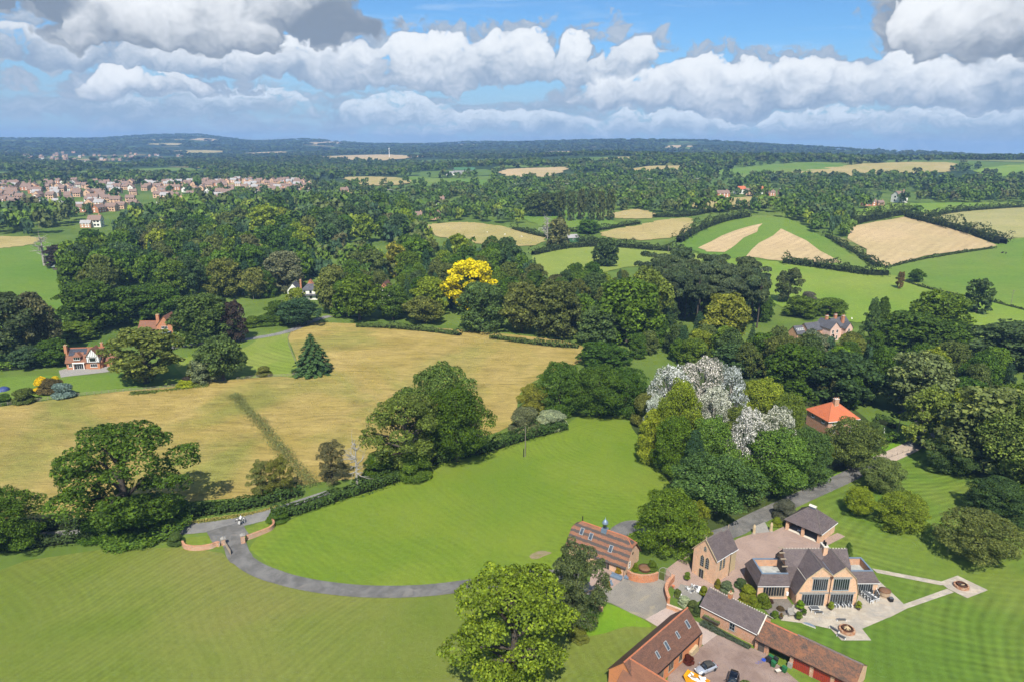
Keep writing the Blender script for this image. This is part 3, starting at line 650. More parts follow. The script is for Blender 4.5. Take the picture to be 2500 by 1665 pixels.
# ---------------------------------------------------------------- trees, hedges and woods
NEAR = [
 # kind, foot u, foot v, top v, width, colour, label, group
 ('oak', 305, 1246, 976, 262, G_DARK, 'large dark oak with spreading ragged crown beside the lane junction', None),
 ('bush', 345, 1252, 1135, 170, G_DARK, 'dense dark undergrowth bush at the foot of the large oak', None),
 ('bush', 255, 1245, 1180, 110, G_DARK, 'low dark bush between the large oak and the lane hedges', None),
 ('broad', 15, 1290, 1128, 150, G_DARK, 'dark rounded tree at the end of the lane hedges', None),
 ('broad', -60, 1300, 1150, 140, G_DARK, 'dark broad tree beside the rounded tree at the hedge end', None),
 ('oak', 1178, 1640, 1302, 246, G_LITE, 'large light green tree with yellowing leaves on the lower lawn', None),
 ('tall', 1318, 1478, 1248, 132, (0.084, 0.119, 0.043), 'grey green tree between the coach house and the light green tree', None),
 ('bush', 1330, 1480, 1440, 46, G_OLIVE, 'small bush at the foot of the grey green tree', None),
 ('broad', 1528, 1294, 1128, 150, G_MID, 'rounded green tree beside the curved wall and coach house', None),
 ('tall', 1590, 1262, 1150, 72, (0.170, 0.200, 0.018), 'yellow green tree leaning against the rounded tree by the chapel', None),
 ('broad', 1640, 1210, 1045, 195, (0.068, 0.119, 0.032), 'broad dark green tree overhanging the east drive', None),
 ('broad', 1765, 1160, 985, 175, (0.101, 0.162, 0.030), 'tall mid green tree beside the east drive', None),
 ('broad', 1845, 1125, 985, 112, (0.081, 0.135, 0.030), 'green tree between the drive and the red roofed house', None),
 ('broad', 1948, 1095, 962, 128, (0.095, 0.132, 0.035), 'bushy tree in front of the red roofed house', None),
 ('tall', 1988, 1068, 965, 60, (0.081, 0.121, 0.030), 'slim tree at the corner of the red roofed house garden', None),
 ('silver', 1530, 1030, 838, 104, G_SILVER, 'white leaved poplar on the lawn side of the white poplar clump', 'white leaved poplars in the wood'),
 ('silver', 1610, 1010, 818, 112, G_SILVER, 'tallest white leaved poplar at the back of the clump', 'white leaved poplars in the wood'),
 ('silver', 1668, 1020, 838, 78, G_SILVER, 'white leaved poplar at the drive side of the clump', 'white leaved poplars in the wood'),
 ('silver', 1632, 1055, 885, 84, G_SILVER, 'white leaved poplar in front of the tallest one', 'white leaved poplars in the wood'),
 ('silver', 1505, 1040, 905, 60, G_SILVER, 'small white leaved poplar at the edge of the middle lawn', 'white leaved poplars in the wood'),
 ('silver', 1705, 1120, 935, 90, G_SILVER, 'white leaved poplar standing apart, nearer the lawn', 'white leaved poplars in the wood'),
 ('silver', 1770, 1105, 932, 92, G_SILVER, 'white leaved poplar standing apart, nearer the red roofed house', 'white leaved poplars in the wood'),
 ('broad', 1552, 1085, 868, 105, G_LITE, 'light green dome of a tree in front of the white poplars', None),
 ('broad', 1500, 1075, 935, 85, G_YEL, 'yellow green tree at the lawn corner of the wood', None),
 ('broad', 1545, 1110, 955, 105, G_MID, 'mid green tree at the edge of the lawn below the white poplars', None),
 ('broad', 1625, 1130, 955, 115, (0.115, 0.182, 0.027), 'fresh green tree between the two groups of white poplars', None),
 ('cone', 1588, 1135, 985, 62, G_BLUE, 'dark blue green conifer at the edge of the middle lawn', None),
 ('broad', 1740, 1010, 868, 120, G_LITE, 'light green rounded tree behind the white poplars', None),
 ('broad', 1800, 1040, 900, 84, (0.135, 0.189, 0.030), 'light green tree beside the red roof', None),
 ('broad', 1690, 1080, 930, 90, (0.121, 0.162, 0.034), 'olive green tree between the white poplars', None),
 ('bush', 1480, 985, 890, 70, G_OLIVE, 'olive bush at the far corner of the middle lawn', None),
 ('broad', 1435, 968, 842, 118, G_DARK, 'dark rounded tree at the far end of the middle lawn', None),
 ('broad', 1372, 972, 838, 140, G_DARK, 'broad dark tree at the far end of the middle lawn', None),
 ('broad', 1285, 965, 830, 118, G_DARK, 'dark tree where the hay field meets the middle lawn', None),
 ('broad', 1226, 962, 880, 80, (0.176, 0.189, 0.032), 'small yellowish tree at the corner of the hay field', None),
 ('bush', 1205, 1005, 925, 80, G_GREY, 'grey green willow bush in the hedge by the telegraph pole', None),
 ('bush', 1268, 992, 938, 78, (0.300, 0.320, 0.220), 'pale silvery bush in the hedge by the telegraph pole', None),
 ('broad', 1015, 1055, 835, 182, (0.095, 0.146, 0.032), 'tall domed tree at the back of the field clump', None),
 ('broad', 1050, 1085, 885, 170, G_DARK, 'dark green tree at the front of the field clump', None),
 ('oak', 935, 1100, 905, 185, (0.101, 0.142, 0.027), 'ragged oak with bare limbs at the side of the field clump', None),
 ('bush', 955, 1112, 1030, 78, G_MID, 'rounded bush at the lawn edge below the ragged oak', None),
 ('bush', 880, 1105, 1035, 90, G_DARK, 'dark bush in the hedge beside the ragged oak', None),
 ('tall', 648, 1150, 1048, 62, G_OLIVE, 'olive thorn tree in the lane hedge', None),
 ('tall', 606, 1150, 1058, 60, (0.135, 0.142, 0.043), 'dull green thorn tree in the lane hedge', None),
 ('tall', 765, 1120, 1012, 70, (0.115, 0.121, 0.054), 'greyish thorn tree in the hedge beside the dead tree', None),
 ('dead', 822, 1125, 1005, 70, G_GREY, 'dead grey tree with bare twigs in the hedge', None),
 ('spruce', 720, 868, 763, 98, (0.061, 0.121, 0.041), 'single spruce standing in the corner of the hay field', None),
 ('bush', 608, 867, 838, 34, G_OLIVE, 'round bush by the paddock fence', None),
 ('oak', 338, 892, 752, 160, (0.142, 0.159, 0.032), 'olive oak with bare pale limbs in front of the houses', None),
 ('broad', 515, 885, 768, 108, (0.095, 0.142, 0.038), 'rounded green tree on the paddock edge', None),
 ('broad', 470, 885, 822, 62, G_GREY, 'pale grey green willow beside the rounded paddock tree', None),
 ('broad', 540, 792, 690, 56, G_PURPLE, 'dark purple beech beside the access road', None),
 ('broad', 472, 800, 672, 118, (0.088, 0.128, 0.030), 'large green tree beside the brick house', None),
 ('broad', 385, 748, 655, 95, G_DARK, 'dark tree behind the brick house', 'dark trees behind the two houses'),
 ('broad', 316, 748, 655, 118, G_DARK, 'dark tree behind the brick house', 'dark trees behind the two houses'),
 ('broad', 215, 770, 643, 122, G_DARK, 'tall dark tree behind the half timbered house', None),
 ('broad', 170, 790, 742, 80, G_MID, 'green tree close behind the half timbered house', None),
 ('broad', 30, 840, 668, 120, (0.068, 0.092, 0.032), 'tall brownish dark tree beside the clipped garden hedge', None),
 ('broad', 92, 830, 668, 95, (0.089, 0.095, 0.041), 'tall brownish tree between the meadow and the half timbered house', None),
 ('broad', 128, 848, 778, 70, G_DARK, 'dark tree at the end of the clipped garden hedge', None),
 ('broad', 75, 852, 795, 70, (0.061, 0.097, 0.038), 'dark green tree behind the clipped garden hedge', None),
 ('broad', 690, 757, 684, 92, (0.047, 0.084, 0.032), 'dark blue green tree where the access road meets the hay field', None),
 ('broad', 828, 745, 626, 108, G_MID, 'rounded green tree at the far edge of the hay field', None),
 ('broad', 905, 742, 652, 92, G_DARK, 'dark tree at the far edge of the hay field', None),
 ('broad', 975, 752, 680, 92, G_OLIVE, 'low olive tree at the far edge of the hay field', None),
 ('broad', 1108, 768, 648, 112, (0.078, 0.121, 0.032), 'rounded tree standing in front of the golden tree', None),
 ('oak', 1080, 728, 592, 118, G_GOLD, 'golden yellow tree rising above the wood', None),
 ('broad', 1200, 775, 642, 112, (.100, .125, .034), 'brownish green tree at the far edge of the hay field', None),
 ('broad', 1280, 785, 640, 120, (.088, .115, .030), 'dull green tree at the far corner of the hay field', None),
 ('broad', 1376, 800, 700, 110, (0.081, 0.135, 0.041), 'bluish green tree beside the far corner of the hay field', None),
 ('broad', 1440, 800, 635, 150, G_MID, 'very large green tree in front of the pines', None),
 ('broad', 1478, 775, 612, 125, (0.135, 0.162, 0.032), 'olive topped tree beside the pines', None),
 ('broad', 1665, 800, 670, 122, (0.160, 0.190, 0.028), 'light yellow green tree in front of the pines', None),
 ('broad', 1385, 850, 788, 120, G_DARK, 'low dark tree between the hay field and the white poplars', None),
 ('broad', 655, 678, 575, 95, G_GREY, 'silvery grey tree near the white house', None),
 ('broad', 520, 690, 592, 85, G_OLIVE, 'pale olive tree at the edge of the wood near the white house', None),
 ('broad', 430, 690, 588, 90, (0.095, 0.115, 0.047), 'dull grey green tree at the edge of the big wood', None),
 ('broad', 612, 560, 468, 78, G_LITE, 'big light green dome standing out of the wood', None),
 ('broad', 960, 640, 545, 95, G_MID, 'tall green tree beside the weeping willow', None),
 ('tall', 912, 645, 555, 52, (0.220, 0.230, 0.040), 'pale weeping willow in the wood by the white house', None),
 ('cone', 862, 650, 572, 66, (0.038, 0.078, 0.030), 'dark conical conifer by the white house', None),
 ('broad', 770, 690, 608, 70, G_OLIVE, 'olive tree beside the white house', None),
 ('broad', 682, 718, 660, 44, G_LITE, 'light green tree in front of the white house', None),
 ('broad', 592, 692, 612, 70, G_OLIVE, 'olive tree on the lawn strip below the silvery grey tree', None),
 ('broad', 762, 728, 612, 78, (.135, .150, .034), 'olive green tree hiding the end of the white house', None),
 ('broad', 800, 735, 640, 70, G_MID, 'green tree between the white house and hay field', None),
 ('broad', 640, 742, 690, 54, G_DARK, 'dark tree behind the laurel bushes', None),
 ('broad', 1888, 822, 768, 56, G_GREY, 'grey green tree in front of the slate roofed house wall', None),
 ('broad', 1952, 826, 762, 52, G_OLIVE, 'olive tree covering the end of the slate roofed house', None),
 ('bush', 612, 752, 722, 60, G_DARK, 'laurel bush beside the access road', 'laurel bushes beside the access road'),
 ('bush', 655, 748, 720, 50, G_MID, 'laurel bush beside the access road', 'laurel bushes beside the access road'),
 ('bush', 580, 755, 726, 45, G_MID, 'laurel bush beside the access road', 'laurel bushes beside the access road'),
 ('cone', 1996, 790, 682, 46, (0.081, 0.124, 0.030), 'tall cypress beside the slate roofed house', None),
 ('cone', 2022, 770, 680, 50, G_DARK, 'dark cypress behind the tall cypress', None),
 ('broad', 2085, 838, 715, 140, G_DARK, 'broad dark tree beside the cypresses', None),
 ('broad', 2150, 800, 668, 112, G_MID, 'tall domed tree on the pasture edge', None),
 ('broad', 2170, 835, 735, 110, G_DARK, 'dark tree below the domed tree on the pasture edge', None),
 ('broad', 2310, 860, 738, 165, (0.062, 0.097, 0.030), 'wide dark tree at the foot of the sheep pasture', None),
 ('broad', 2420, 860, 740, 150, (0.062, 0.101, 0.030), 'wide dark tree next to the one at the foot of the sheep pasture', None),
 ('tall', 2243, 724, 640, 54, (0.074, 0.111, 0.035), 'lone tall tree standing in the sheep pasture', None),
 ('broad', 2105, 652, 619, 30, G_DARK, 'small lone tree by the pasture fence', None),
 ('tall', 2067, 666, 624, 17, G_BROWN, 'narrow brown leaved tree by the pasture fence', None),
 ('tall', 1810, 700, 616, 62, (0.095, 0.115, 0.041), 'birch tree at the corner of the pine wood', None),
 ('bush', 1858, 692, 668, 36, (0.095, 0.095, 0.061), 'grey thorn bush in the pasture behind the slate roofed house', None),
 ('broad', 1840, 735, 682, 80, G_MID, 'green tree behind the slate roofed house', 'garden trees behind the slate roofed house'),
 ('broad', 1905, 730, 686, 75, G_MID, 'green tree behind the slate roofed house', 'garden trees behind the slate roofed house'),
 ('broad', 1858, 825, 756, 54, G_GREY, 'grey green tree in front of the slate roofed house', None),
 ('broad', 1955, 835, 775, 60, G_OLIVE, 'reddish olive tree beside the pink wall', None),
 ('broad', 1930, 855, 795, 66, G_BRIGHT, 'bright green tree below the pink wall', None),
 ('broad', 1750, 860, 765, 95, G_DARK, 'dark tree between the light yellow green tree and the red roofed house', None),
 ('broad', 1690, 870, 785, 110, (0.068, 0.115, 0.032), 'dark green tree behind the white poplars', None),
 ('broad', 1820, 930, 790, 135, G_DARK, 'very dark broad tree behind the red roofed house', None),
 ('broad', 1930, 945, 810, 150, (0.046, 0.089, 0.027), 'darkest broad tree behind the red roofed house', None),
 ('broad', 2105, 975, 808, 165, (0.142, 0.169, 0.057), 'tall grey green tree over the east drive', None),
 ('tall', 2122, 1040, 888, 95, (0.169, 0.209, 0.038), 'light green tree at the bend of the east drive', None),
 ('broad', 2260, 1110, 890, 200, (0.128, 0.169, 0.046), 'large tree with pale leaf tips beside the garden', None),
 ('broad', 2350, 1150, 905, 190, (0.135, 0.182, 0.041), 'large light tipped tree at the garden edge', None),
 ('broad', 2200, 1000, 865, 120, G_DARK, 'dark shaded tree at the end of the garden', None),
 ('broad', 2180, 1100, 1005, 100, (0.061, 0.101, 0.027), 'dark low tree at the garden edge', None),
 ('broad', 2290, 1205, 1105, 120, (0.054, 0.097, 0.027), 'dark evergreen at the side of the garden lawn', None),
 ('broad', 2420, 1180, 1020, 150, G_DARK, 'dark tree beyond the garden edge', None),
 ('broad', 1970, 1195, 1118, 66, (.175, .245, .018), 'bright yellow green shrub on the garden lawn', None),
 ('broad', 2066, 1228, 1134, 112, (.165, .215, .020), 'large rounded yellow green shrub on the garden lawn', None),
 ('broad', 2235, 1312, 1178, 140, (0.135, 0.149, 0.043), 'spreading olive thorn tree on the garden lawn', None),
 ('broad', 2022, 1142, 1052, 82, (0.115, 0.149, 0.038), 'small tree beside the gravel end of the east drive', None),
 ('bush', 1802, 1200, 1142, 50, (0.101, 0.115, 0.074), 'grey purple shrub between the drive and the carport', None),
 ('bush', 1784, 1213, 1188, 24, G_LITE, 'light green clipped shrub by the stone gateway', None),
 ('cone', 1947, 1285, 1246, 20, (0.061, 0.115, 0.020), 'slim dark yew beside the main house', None),
 ('bush', 405, 1257, 1222, 36, (0.081, 0.121, 0.030), 'round bush at the end of the curved entrance wall', None),
 ('bush', 640, 1205, 1170, 50, G_MID, 'bush at the lane end of the entrance wall', None),
 ('dead', 103, 612, 540, 60, G_GREY, 'big dead tree on the edge of the green meadow', None),
 ('broad', 150, 620, 560, 70, G_PURPLE, 'purple brown tree beside the big dead tree', None),
 ('dead', 1258, 570, 496, 40, G_GREY, 'bare white trunked tree beside the green barn', None),
 ('broad', 1282, 575, 500, 55, (0.121, 0.135, 0.047), 'olive tree behind the bare white trunked tree', None),
 ('broad', 1393, 616, 546, 62, (0.054, 0.089, 0.030), 'dark round lone tree in the pale pasture', None),
 ('broad', 1352, 540, 505, 50, G_DARK, 'dark round tree beside the sports pitch', None),
 ('bush', 150, 918, 876, 44, (0.170, 0.240, 0.220), 'round blue grey shrub inside the garden fence', None),
 ('bush', 58, 930, 888, 42, (0.088, 0.108, 0.024), 'round green shrub inside the garden fence', None),
 ('bush', 8, 932, 905, 34, G_DARK, 'dark low shrub inside the garden fence', None),
 ('bush', 100, 905, 862, 34, (0.500, 0.380, 0.012), 'golden flowering shrub in the island bed', None),
 ('bush', 120, 908, 868, 50, (0.121, 0.101, 0.041), 'brownish shrub in the island bed', None),
 ('bush', 128, 878, 862, 16, (0.550, 0.400, 0.010), 'small golden shrub by the terrace corner', None),
 ('bush', 440, 870, 832, 20, (0.360, 0.360, 0.012), 'upright golden conifer beside the paddock', None),
 ('bush', 452, 875, 845, 26, (0.350, 0.360, 0.030), 'spreading golden shrub beside the paddock', None),
 ('bush', 436, 888, 862, 34, G_PURPLE, 'purple shrub in the border by the fence', None),
 ('bush', 430, 892, 870, 46, (0.300, 0.340, 0.020), 'yellow shrub in the border by the fence', None),
 ('bush', 474, 866, 838, 26, (0.047, 0.081, 0.032), 'dark round shrub behind the golden shrubs', None),
]
for k, u, vb, vt, w, c, lab, grp in NEAR:
    T(k, u, vb, vt, w, c, lab, grp)
# the pine wood
rnp = random.Random(21)
for i in range(48):
    u = 1490 + 270 * rnp.random(); vb = 690 + 56 * rnp.random() + (u - 1500) * .06
    T('pine', u, vb, vb - 105 - 22 * rnp.random(), 62 + 24 * rnp.random(), (.075, .105, .048), 'tall pine with bare trunk in the pine wood', 'pines in the pine wood')
rnq = random.Random(22)
# row of tall poplars by the sports pitch
for i, u in enumerate([683, 705, 722, 745, 762, 783, 800, 1290, 1312, 1335, 1358, 1380, 1402]):
    if u > 1000: T('tall', u, 508 + (i % 3), 432 + (i % 3) * 3, 22, (.085, .105, .035), 'slim poplar in the row beside the sports pitch', 'poplars beside the sports pitch')
for u in (1230, 1250, 1275): T('broad', u, 500, 442, 50, (.075, .1, .03), 'big poplar at the thick end of the poplar row', 'big poplars behind the sports pitch')

# hedges: a skin of leaf clumps over a long bank
HEDGE_RNG = np.random.default_rng(77)
def hedge(line, w, h, col, label, name='hedge', leaf=.26, dens=9.0, lump=.25, group=None):
    L = np.array(line, float); seg = np.linalg.norm(np.diff(L, axis=0), axis=1); cum = np.r_[0, np.cumsum(seg)]; tot = cum[-1]
    n = int(min(11000, dens * tot * (w + 2 * h) * (.26 / leaf) ** 2)); rng = HEDGE_RNG
    s = rng.uniform(0, tot, n); x = np.interp(s, cum, L[:, 0]); y = np.interp(s, cum, L[:, 1])
    i = np.clip(np.searchsorted(cum, s) - 1, 0, len(seg) - 1); t = (np.diff(L, axis=0) / seg[:, None])[i]; nrm = np.stack([-t[:, 1], t[:, 0]], 1)
    a = rng.uniform(-.12 * math.pi, 1.12 * math.pi, n); ca, sa = np.cos(a), np.sin(a); p = .45
    cx = np.sign(ca) * np.abs(ca) ** p; cz = np.sign(sa) * np.abs(sa) ** p
    lm = 1 + lump * (np.sin(s / 1.7 + 1.3 * np.sin(s / 3.1)) * .5 + np.sin(s / 5.3 + 2) * .6) + rng.uniform(-.1, .08, n)
    lm = np.maximum(lm, .78)
    x0, y0 = float(L[0, 0]), float(L[0, 1]); z0 = float(height(x0, y0))
    P = np.stack([x + nrm[:, 0] * cx * w / 2 * lm, y + nrm[:, 1] * cx * w / 2 * lm, height(x, y) + np.maximum(cz, -.02) * h * lm], 1) - np.array([x0, y0, z0])
    N = np.stack([nrm[:, 0] * ca, nrm[:, 1] * ca, sa], 1) + rng.normal(size=(n, 3)) * .55; N /= np.linalg.norm(N, axis=1, keepdims=True)
    V, F, Tt = quads(P, N, leaf, rng, np.clip(rng.uniform(.15, .85, n), 0, 1))
    root = link(name, None, None, (x0, y0, z0)); tag(root, label, 'hedge', group)
    c = link('foliage', mesh_np('foliage', V, F, LEAF, False, Tt), root); c.color = c4(col)
    # the woody core that makes a hedge opaque
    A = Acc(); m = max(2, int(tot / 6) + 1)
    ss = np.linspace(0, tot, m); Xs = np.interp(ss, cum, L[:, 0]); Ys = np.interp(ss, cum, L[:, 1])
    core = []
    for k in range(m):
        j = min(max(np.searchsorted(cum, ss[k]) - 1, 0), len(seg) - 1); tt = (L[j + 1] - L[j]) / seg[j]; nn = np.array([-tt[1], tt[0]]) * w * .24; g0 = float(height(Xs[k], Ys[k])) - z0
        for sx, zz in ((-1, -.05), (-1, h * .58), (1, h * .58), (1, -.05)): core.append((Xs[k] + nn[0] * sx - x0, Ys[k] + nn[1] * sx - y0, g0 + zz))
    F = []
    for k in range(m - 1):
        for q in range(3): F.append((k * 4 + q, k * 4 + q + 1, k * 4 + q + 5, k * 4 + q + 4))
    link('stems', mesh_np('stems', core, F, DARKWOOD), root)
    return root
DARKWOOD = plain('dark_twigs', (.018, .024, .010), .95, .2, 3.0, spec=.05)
def HPX(pts, w, h, col, label, **kw): return hedge([tuple(p) for p in smooth_line(plan(pts), 6)], w, h, col, label, **kw)
HPX([(-120, 1245), (0, 1232), (70, 1222), (150, 1212), (235, 1206), (280, 1200)], 3.2, 3.0, (.05, .088, .022), 'thick hedge on the hay field side of the lane')
HPX([(-100, 1275), (20, 1262), (110, 1252), (200, 1240), (260, 1236)], 3.2, 2.4, (.055, .085, .028), 'rough hedge on the lawn side of the lane')
HPX([(400, 1188), (450, 1184), (520, 1175), (590, 1162), (650, 1147), (690, 1136)], 3.4, 3.0, (.05, .09, .02), 'dense hedge between the hay field and the lane junction')
HPX([(625, 1190), (680, 1180), (740, 1160), (800, 1140), (860, 1122), (910, 1104)], 4.2, 3.0, (.055, .095, .022), 'overgrown hedge along the middle lawn', lump=.5)
HPX([(990, 1068), (1050, 1052), (1110, 1040), (1160, 1024), (1210, 1008), (1300, 985)], 4.0, 3.2, (.05, .092, .02), 'hedge between the field clump and the telegraph pole', lump=.45)
HPX([(1060, 772), (980, 762), (900, 755), (820, 752)], 3.4, 2.2, (.075, .11, .03), 'scrubby hedge along the far edge of the hay field', leaf=.4, lump=.5)
HPX([(1130, 778), (1200, 788), (1270, 796), (1330, 800)], 3.4, 2.2, (.075, .11, .03), 'scrubby hedge at the far corner of the hay field', leaf=.4, lump=.5)
HPX([(-60, 858), (0, 852), (50, 848)], 3.0, 3.4, (.09, .15, .02), 'clipped garden hedge beside the half timbered house', leaf=.4, lump=.08)
HPX([(1990, 1028), (2030, 1018), (2060, 1008)], 3.0, 2.2, (.08, .14, .02), 'clipped hedge in front of the red roofed house', lump=.15)
HPX([(2010, 968), (2040, 975), (2055, 985)], 2.2, 2.4, (.05, .09, .018), 'dark clipped hedge by the white gate', lump=.1)
# field hedges of the middle distance
for pts, w, h, lab in [
    ([(1800, 606), (1850, 612), (1920, 622), (1990, 632), (2040, 634)], 8, 6, 'thick bushy hedge along the foot of the stubble strips'),
    ([(2085, 500), (2130, 512), (2200, 530), (2260, 548), (2305, 564)], 12, 8, 'tall dark hedge along the side of the stubble field'),
    ([(1950, 520), (2000, 508), (2060, 498), (2090, 494)], 8, 9, 'tall clipped hedge at the top of the stubble field'),
    ([(2035, 618), (2130, 596), (2285, 572)], 3, 1.6, 'low hedge along the bottom of the stubble field'),
    ([(1900, 545), (1960, 580), (2020, 616)], 6, 3.5, 'scrub hedge between the striped field and the stubble field'),
    ([(1225, 588), (1290, 574), (1370, 566), (1450, 570), (1530, 578), (1590, 582)], 7, 5, 'bushy hedge behind the pale pasture'),
    ([(1180, 528), (1250, 546), (1330, 556), (1400, 560)], 6, 4, 'hedge between the hay meadow and the green barn'),
    ([(1250, 528), (1330, 534), (1390, 528), (1470, 515)], 5, 3.5, 'hedge in front of the sports pitch'),
    ([(1560, 560), (1600, 535), (1660, 512), (1720, 500)], 9, 7, 'overgrown hedge up the side of the striped field'),
    ([(1500, 500), (1580, 498), (1650, 486), (1760, 478)], 7, 5, 'hedge above the small hay meadow'),
    ([(2060, 642), (2160, 672), (2260, 690), (2354, 714), (2500, 745)], 2.5, 1.3, 'low wispy hedge line across the sheep pasture'),
    ([(2130, 502), (2230, 486), (2354, 478), (2500, 476)], 7, 5, 'hedge above the dry meadow')]:
    HPX(pts, w, h, (.052, .075, .024), lab, leaf=.62, lump=.55, dens=7.0)
# weedy ditch across the hay field
def weeds(line, w, h, n, col, name, seed, leaf=.22):
    rng = np.random.default_rng(seed); L = np.array(line); seg = np.linalg.norm(np.diff(L, axis=0), axis=1); cum = np.r_[0, np.cumsum(seg)]
    s = rng.uniform(0, cum[-1], n); x = np.interp(s, cum, L[:, 0]); y = np.interp(s, cum, L[:, 1]); i = np.clip(np.searchsorted(cum, s) - 1, 0, len(seg) - 1); t = (np.diff(L, axis=0) / seg[:, None])[i]
    o = rng.normal(size=n) * w * .36; hh = h * rng.uniform(.1, 1, n) * np.exp(-(o / w) ** 2 * 2) * (1 + .5 * np.sin(s / 4))
    P = np.stack([x - t[:, 1] * o, y + t[:, 0] * o, height(x, y) + hh], 1); N = unit(n, rng); N[:, 2] = np.abs(N[:, 2]) + .4; N /= np.linalg.norm(N, axis=1, keepdims=True)
    V, F, Tt = quads(P, N, leaf, rng, rng.uniform(.2, 1, n)); o = link(name, mesh_np(name, V, F, LEAF, False, Tt)); o.color = c4(col); return tag(o, kind='stuff')
ditch = [tuple(p) for p in smooth_line(plan([(538, 908), (560, 935), (590, 965), (620, 1000), (650, 1040), (690, 1085), (720, 1120)]), 6)]
tag(weeds(ditch, 3.6, 1.1, 9000, (.13, .15, .055), 'ditch_weeds', 3, .15), 'strip of tall weeds running across the hay field', 'weeds')
tag(weeds([tuple(p) for p in smooth_line(plan([(360, 902), (300, 906), (420, 893), (480, 886)]), 4)], 2.5, .8, 1800, (.10, .14, .035), 'fence_weeds', 4), 'rough grass below the olive oak and the garden fence', 'weeds')
tag(weeds([tuple(p) for p in smooth_line(plan([(432, 1203), (491, 1195), (550, 1186), (600, 1175), (650, 1160)]), 5)], 1.2, .5, 2200, (.24, .215, .07), 'verge_grass', 5, .12), 'dry grass verge along the lane below the dense hedge', 'grass')

# ---- woods: scattered trees, the nearest ones single, the far rest as one mass
POOL = []; _sr = random.Random(99); _g = np.random.default_rng(8)
TOWN = [plan([(-40, 480), (-40, 428), (120, 420), (330, 424), (560, 416), (680, 418), (740, 430), (690, 446), (560, 452), (490, 468), (370, 480), (250, 496), (150, 490)]),
        plan([(60, 376), (40, 362), (130, 352), (300, 352), (440, 360), (380, 372), (200, 378)])]
CLEAR = []      # plan circles kept free of scattered trees
for u, v, r in [(705, 668, 22), (885, 665, 14), (700, 690, 14), (1318, 555, 26), (360, 770, 20), (205, 850, 24), (1920, 990, 16), (1900, 770, 26), (1915, 800, 14), (1700, 640, 0), (850, 545, 22), (690, 690, 18), (735, 605, 10), (1535, 765, 6), (1570, 785, 9), (1650, 442, 40), (1720, 442, 50), (1800, 446, 50), (2060, 460, 45), (2005, 470, 40), (1065, 400, 50), (600, 712, 17), (230, 515, 26), (640, 445, 40), (600, 735, 16)]:
    q = hit(u, v); CLEAR.append((q[0], q[1], r))
KEEP = []      # view windows: the things that stand open to the sun and are not hidden by the scattered trees
for u0, u1, v0, v1, ub, vb in [(676, 738, 640, 672, 705, 692), (870, 898, 634, 660, 884, 692), (314, 404, 724, 780, 370, 775), (145, 264, 776, 866, 205, 855), (1840, 1986, 716, 772, 1915, 790), (1856, 1990, 910, 976, 1920, 1010), (1290, 1345, 532, 560, 1318, 560), (1015, 1140, 590, 680, 1080, 728), (600, 640, 470, 520, 612, 560), (185, 240, 500, 526, 212, 524), (800, 900, 530, 556, 850, 560)]:
    q = hit(ub, vb); KEEP.append((u0, u1, v0, v1, math.hypot(q[0], q[1])))
def hides(x, y, h, w):
    d = math.hypot(x, y)
    for u0, u1, v0, v1, dk in KEEP:
        if d < dk - 2:
            z = float(height(x, y)); a, b = proj((x, y, z + h)); r = w / 2 / mpp(x, y); c = proj((x, y, z))[1]
            if a + r > u0 and a - r < u1 and b < v1 - 7 and c > v0: return True
    return False
def clear(x, y): return all((x - a) ** 2 + (y - b) ** 2 > r * r for a, b, r in CLEAR)
PAL = [(G_DARK, 'dark green', 5), (G_MID, 'mid green', 4), ((.095, .122, .030), 'dull olive', 3), (G_LITE, 'light green', 1.2), ((.060, .10, .032), 'blue green', 2), ((.110, .112, .040), 'brownish', .5)]
def pick():
    t = _sr.uniform(0, sum(p[2] for p in PAL))
    for c, nme, w in PAL:
        t -= w
        if t <= 0: return c, nme
    return PAL[0][:2]
def wood(poly_px, spacing, hr, place, kinds=('broad',) * 8 + ('spruce', 'cone')):
    poly = plan(poly_px); P = np.array(poly); lo = P.min(0); hi = P.max(0)
    gx = np.arange(lo[0], hi[0], spacing * .88); gy = np.arange(lo[1], hi[1], spacing); X, Y = np.meshgrid(gx, gy, indexing='ij'); Y = Y + (np.arange(len(gx)) % 2)[:, None] * spacing / 2
    X = (X + _g.uniform(-.38, .38, X.shape) * spacing).ravel(); Y = (Y + _g.uniform(-.38, .38, Y.shape) * spacing).ravel()
    k = in_poly(X, Y, poly); X, Y = X[k], Y[k]; k = np.ones(len(X), bool)
    for f in FIELDPOLYS: k &= ~in_poly(X, Y, f)
    for a, b in zip(X[k], Y[k]):
        if not clear(a, b): continue
        kd = _sr.choice(kinds); c, nme = pick(); h = _sr.uniform(*hr); w = h * _sr.uniform(.62, .9) * (.6 if kd in ('spruce', 'cone') else 1)
        if hides(a, b, h, w): continue
        if kd in ('spruce', 'cone'): c, nme = G_BLUE, 'dark'
        kn = {'broad': 'broadleaf tree', 'spruce': 'conifer', 'cone': 'conical conifer'}[kd]
        POOL.append((a, b, h, w, kd, c, f'{nme} {kn} in the {place}', f'{nme} {kn}s in the {place}'))
wood([(150, 668), (170, 600), (240, 560), (330, 535), (480, 520), (640, 515), (780, 520), (900, 530), (960, 545), (930, 575), (850, 572), (760, 590), (690, 610), (620, 640), (570, 655), (500, 690), (400, 705), (300, 700), (200, 705)], 17, (18, 26), 'big wood behind the two houses')
wood([(-80, 566), (0, 556), (70, 545), (135, 548), (150, 520), (230, 505), (120, 495), (-80, 505)], 17, (16, 24), 'dark wood between the meadow and the town')
wood([(330, 532), (250, 530), (330, 510), (480, 490), (640, 480), (800, 490), (950, 505), (960, 530), (800, 516), (560, 512)], 19, (19, 29), 'back of the big wood below the town')
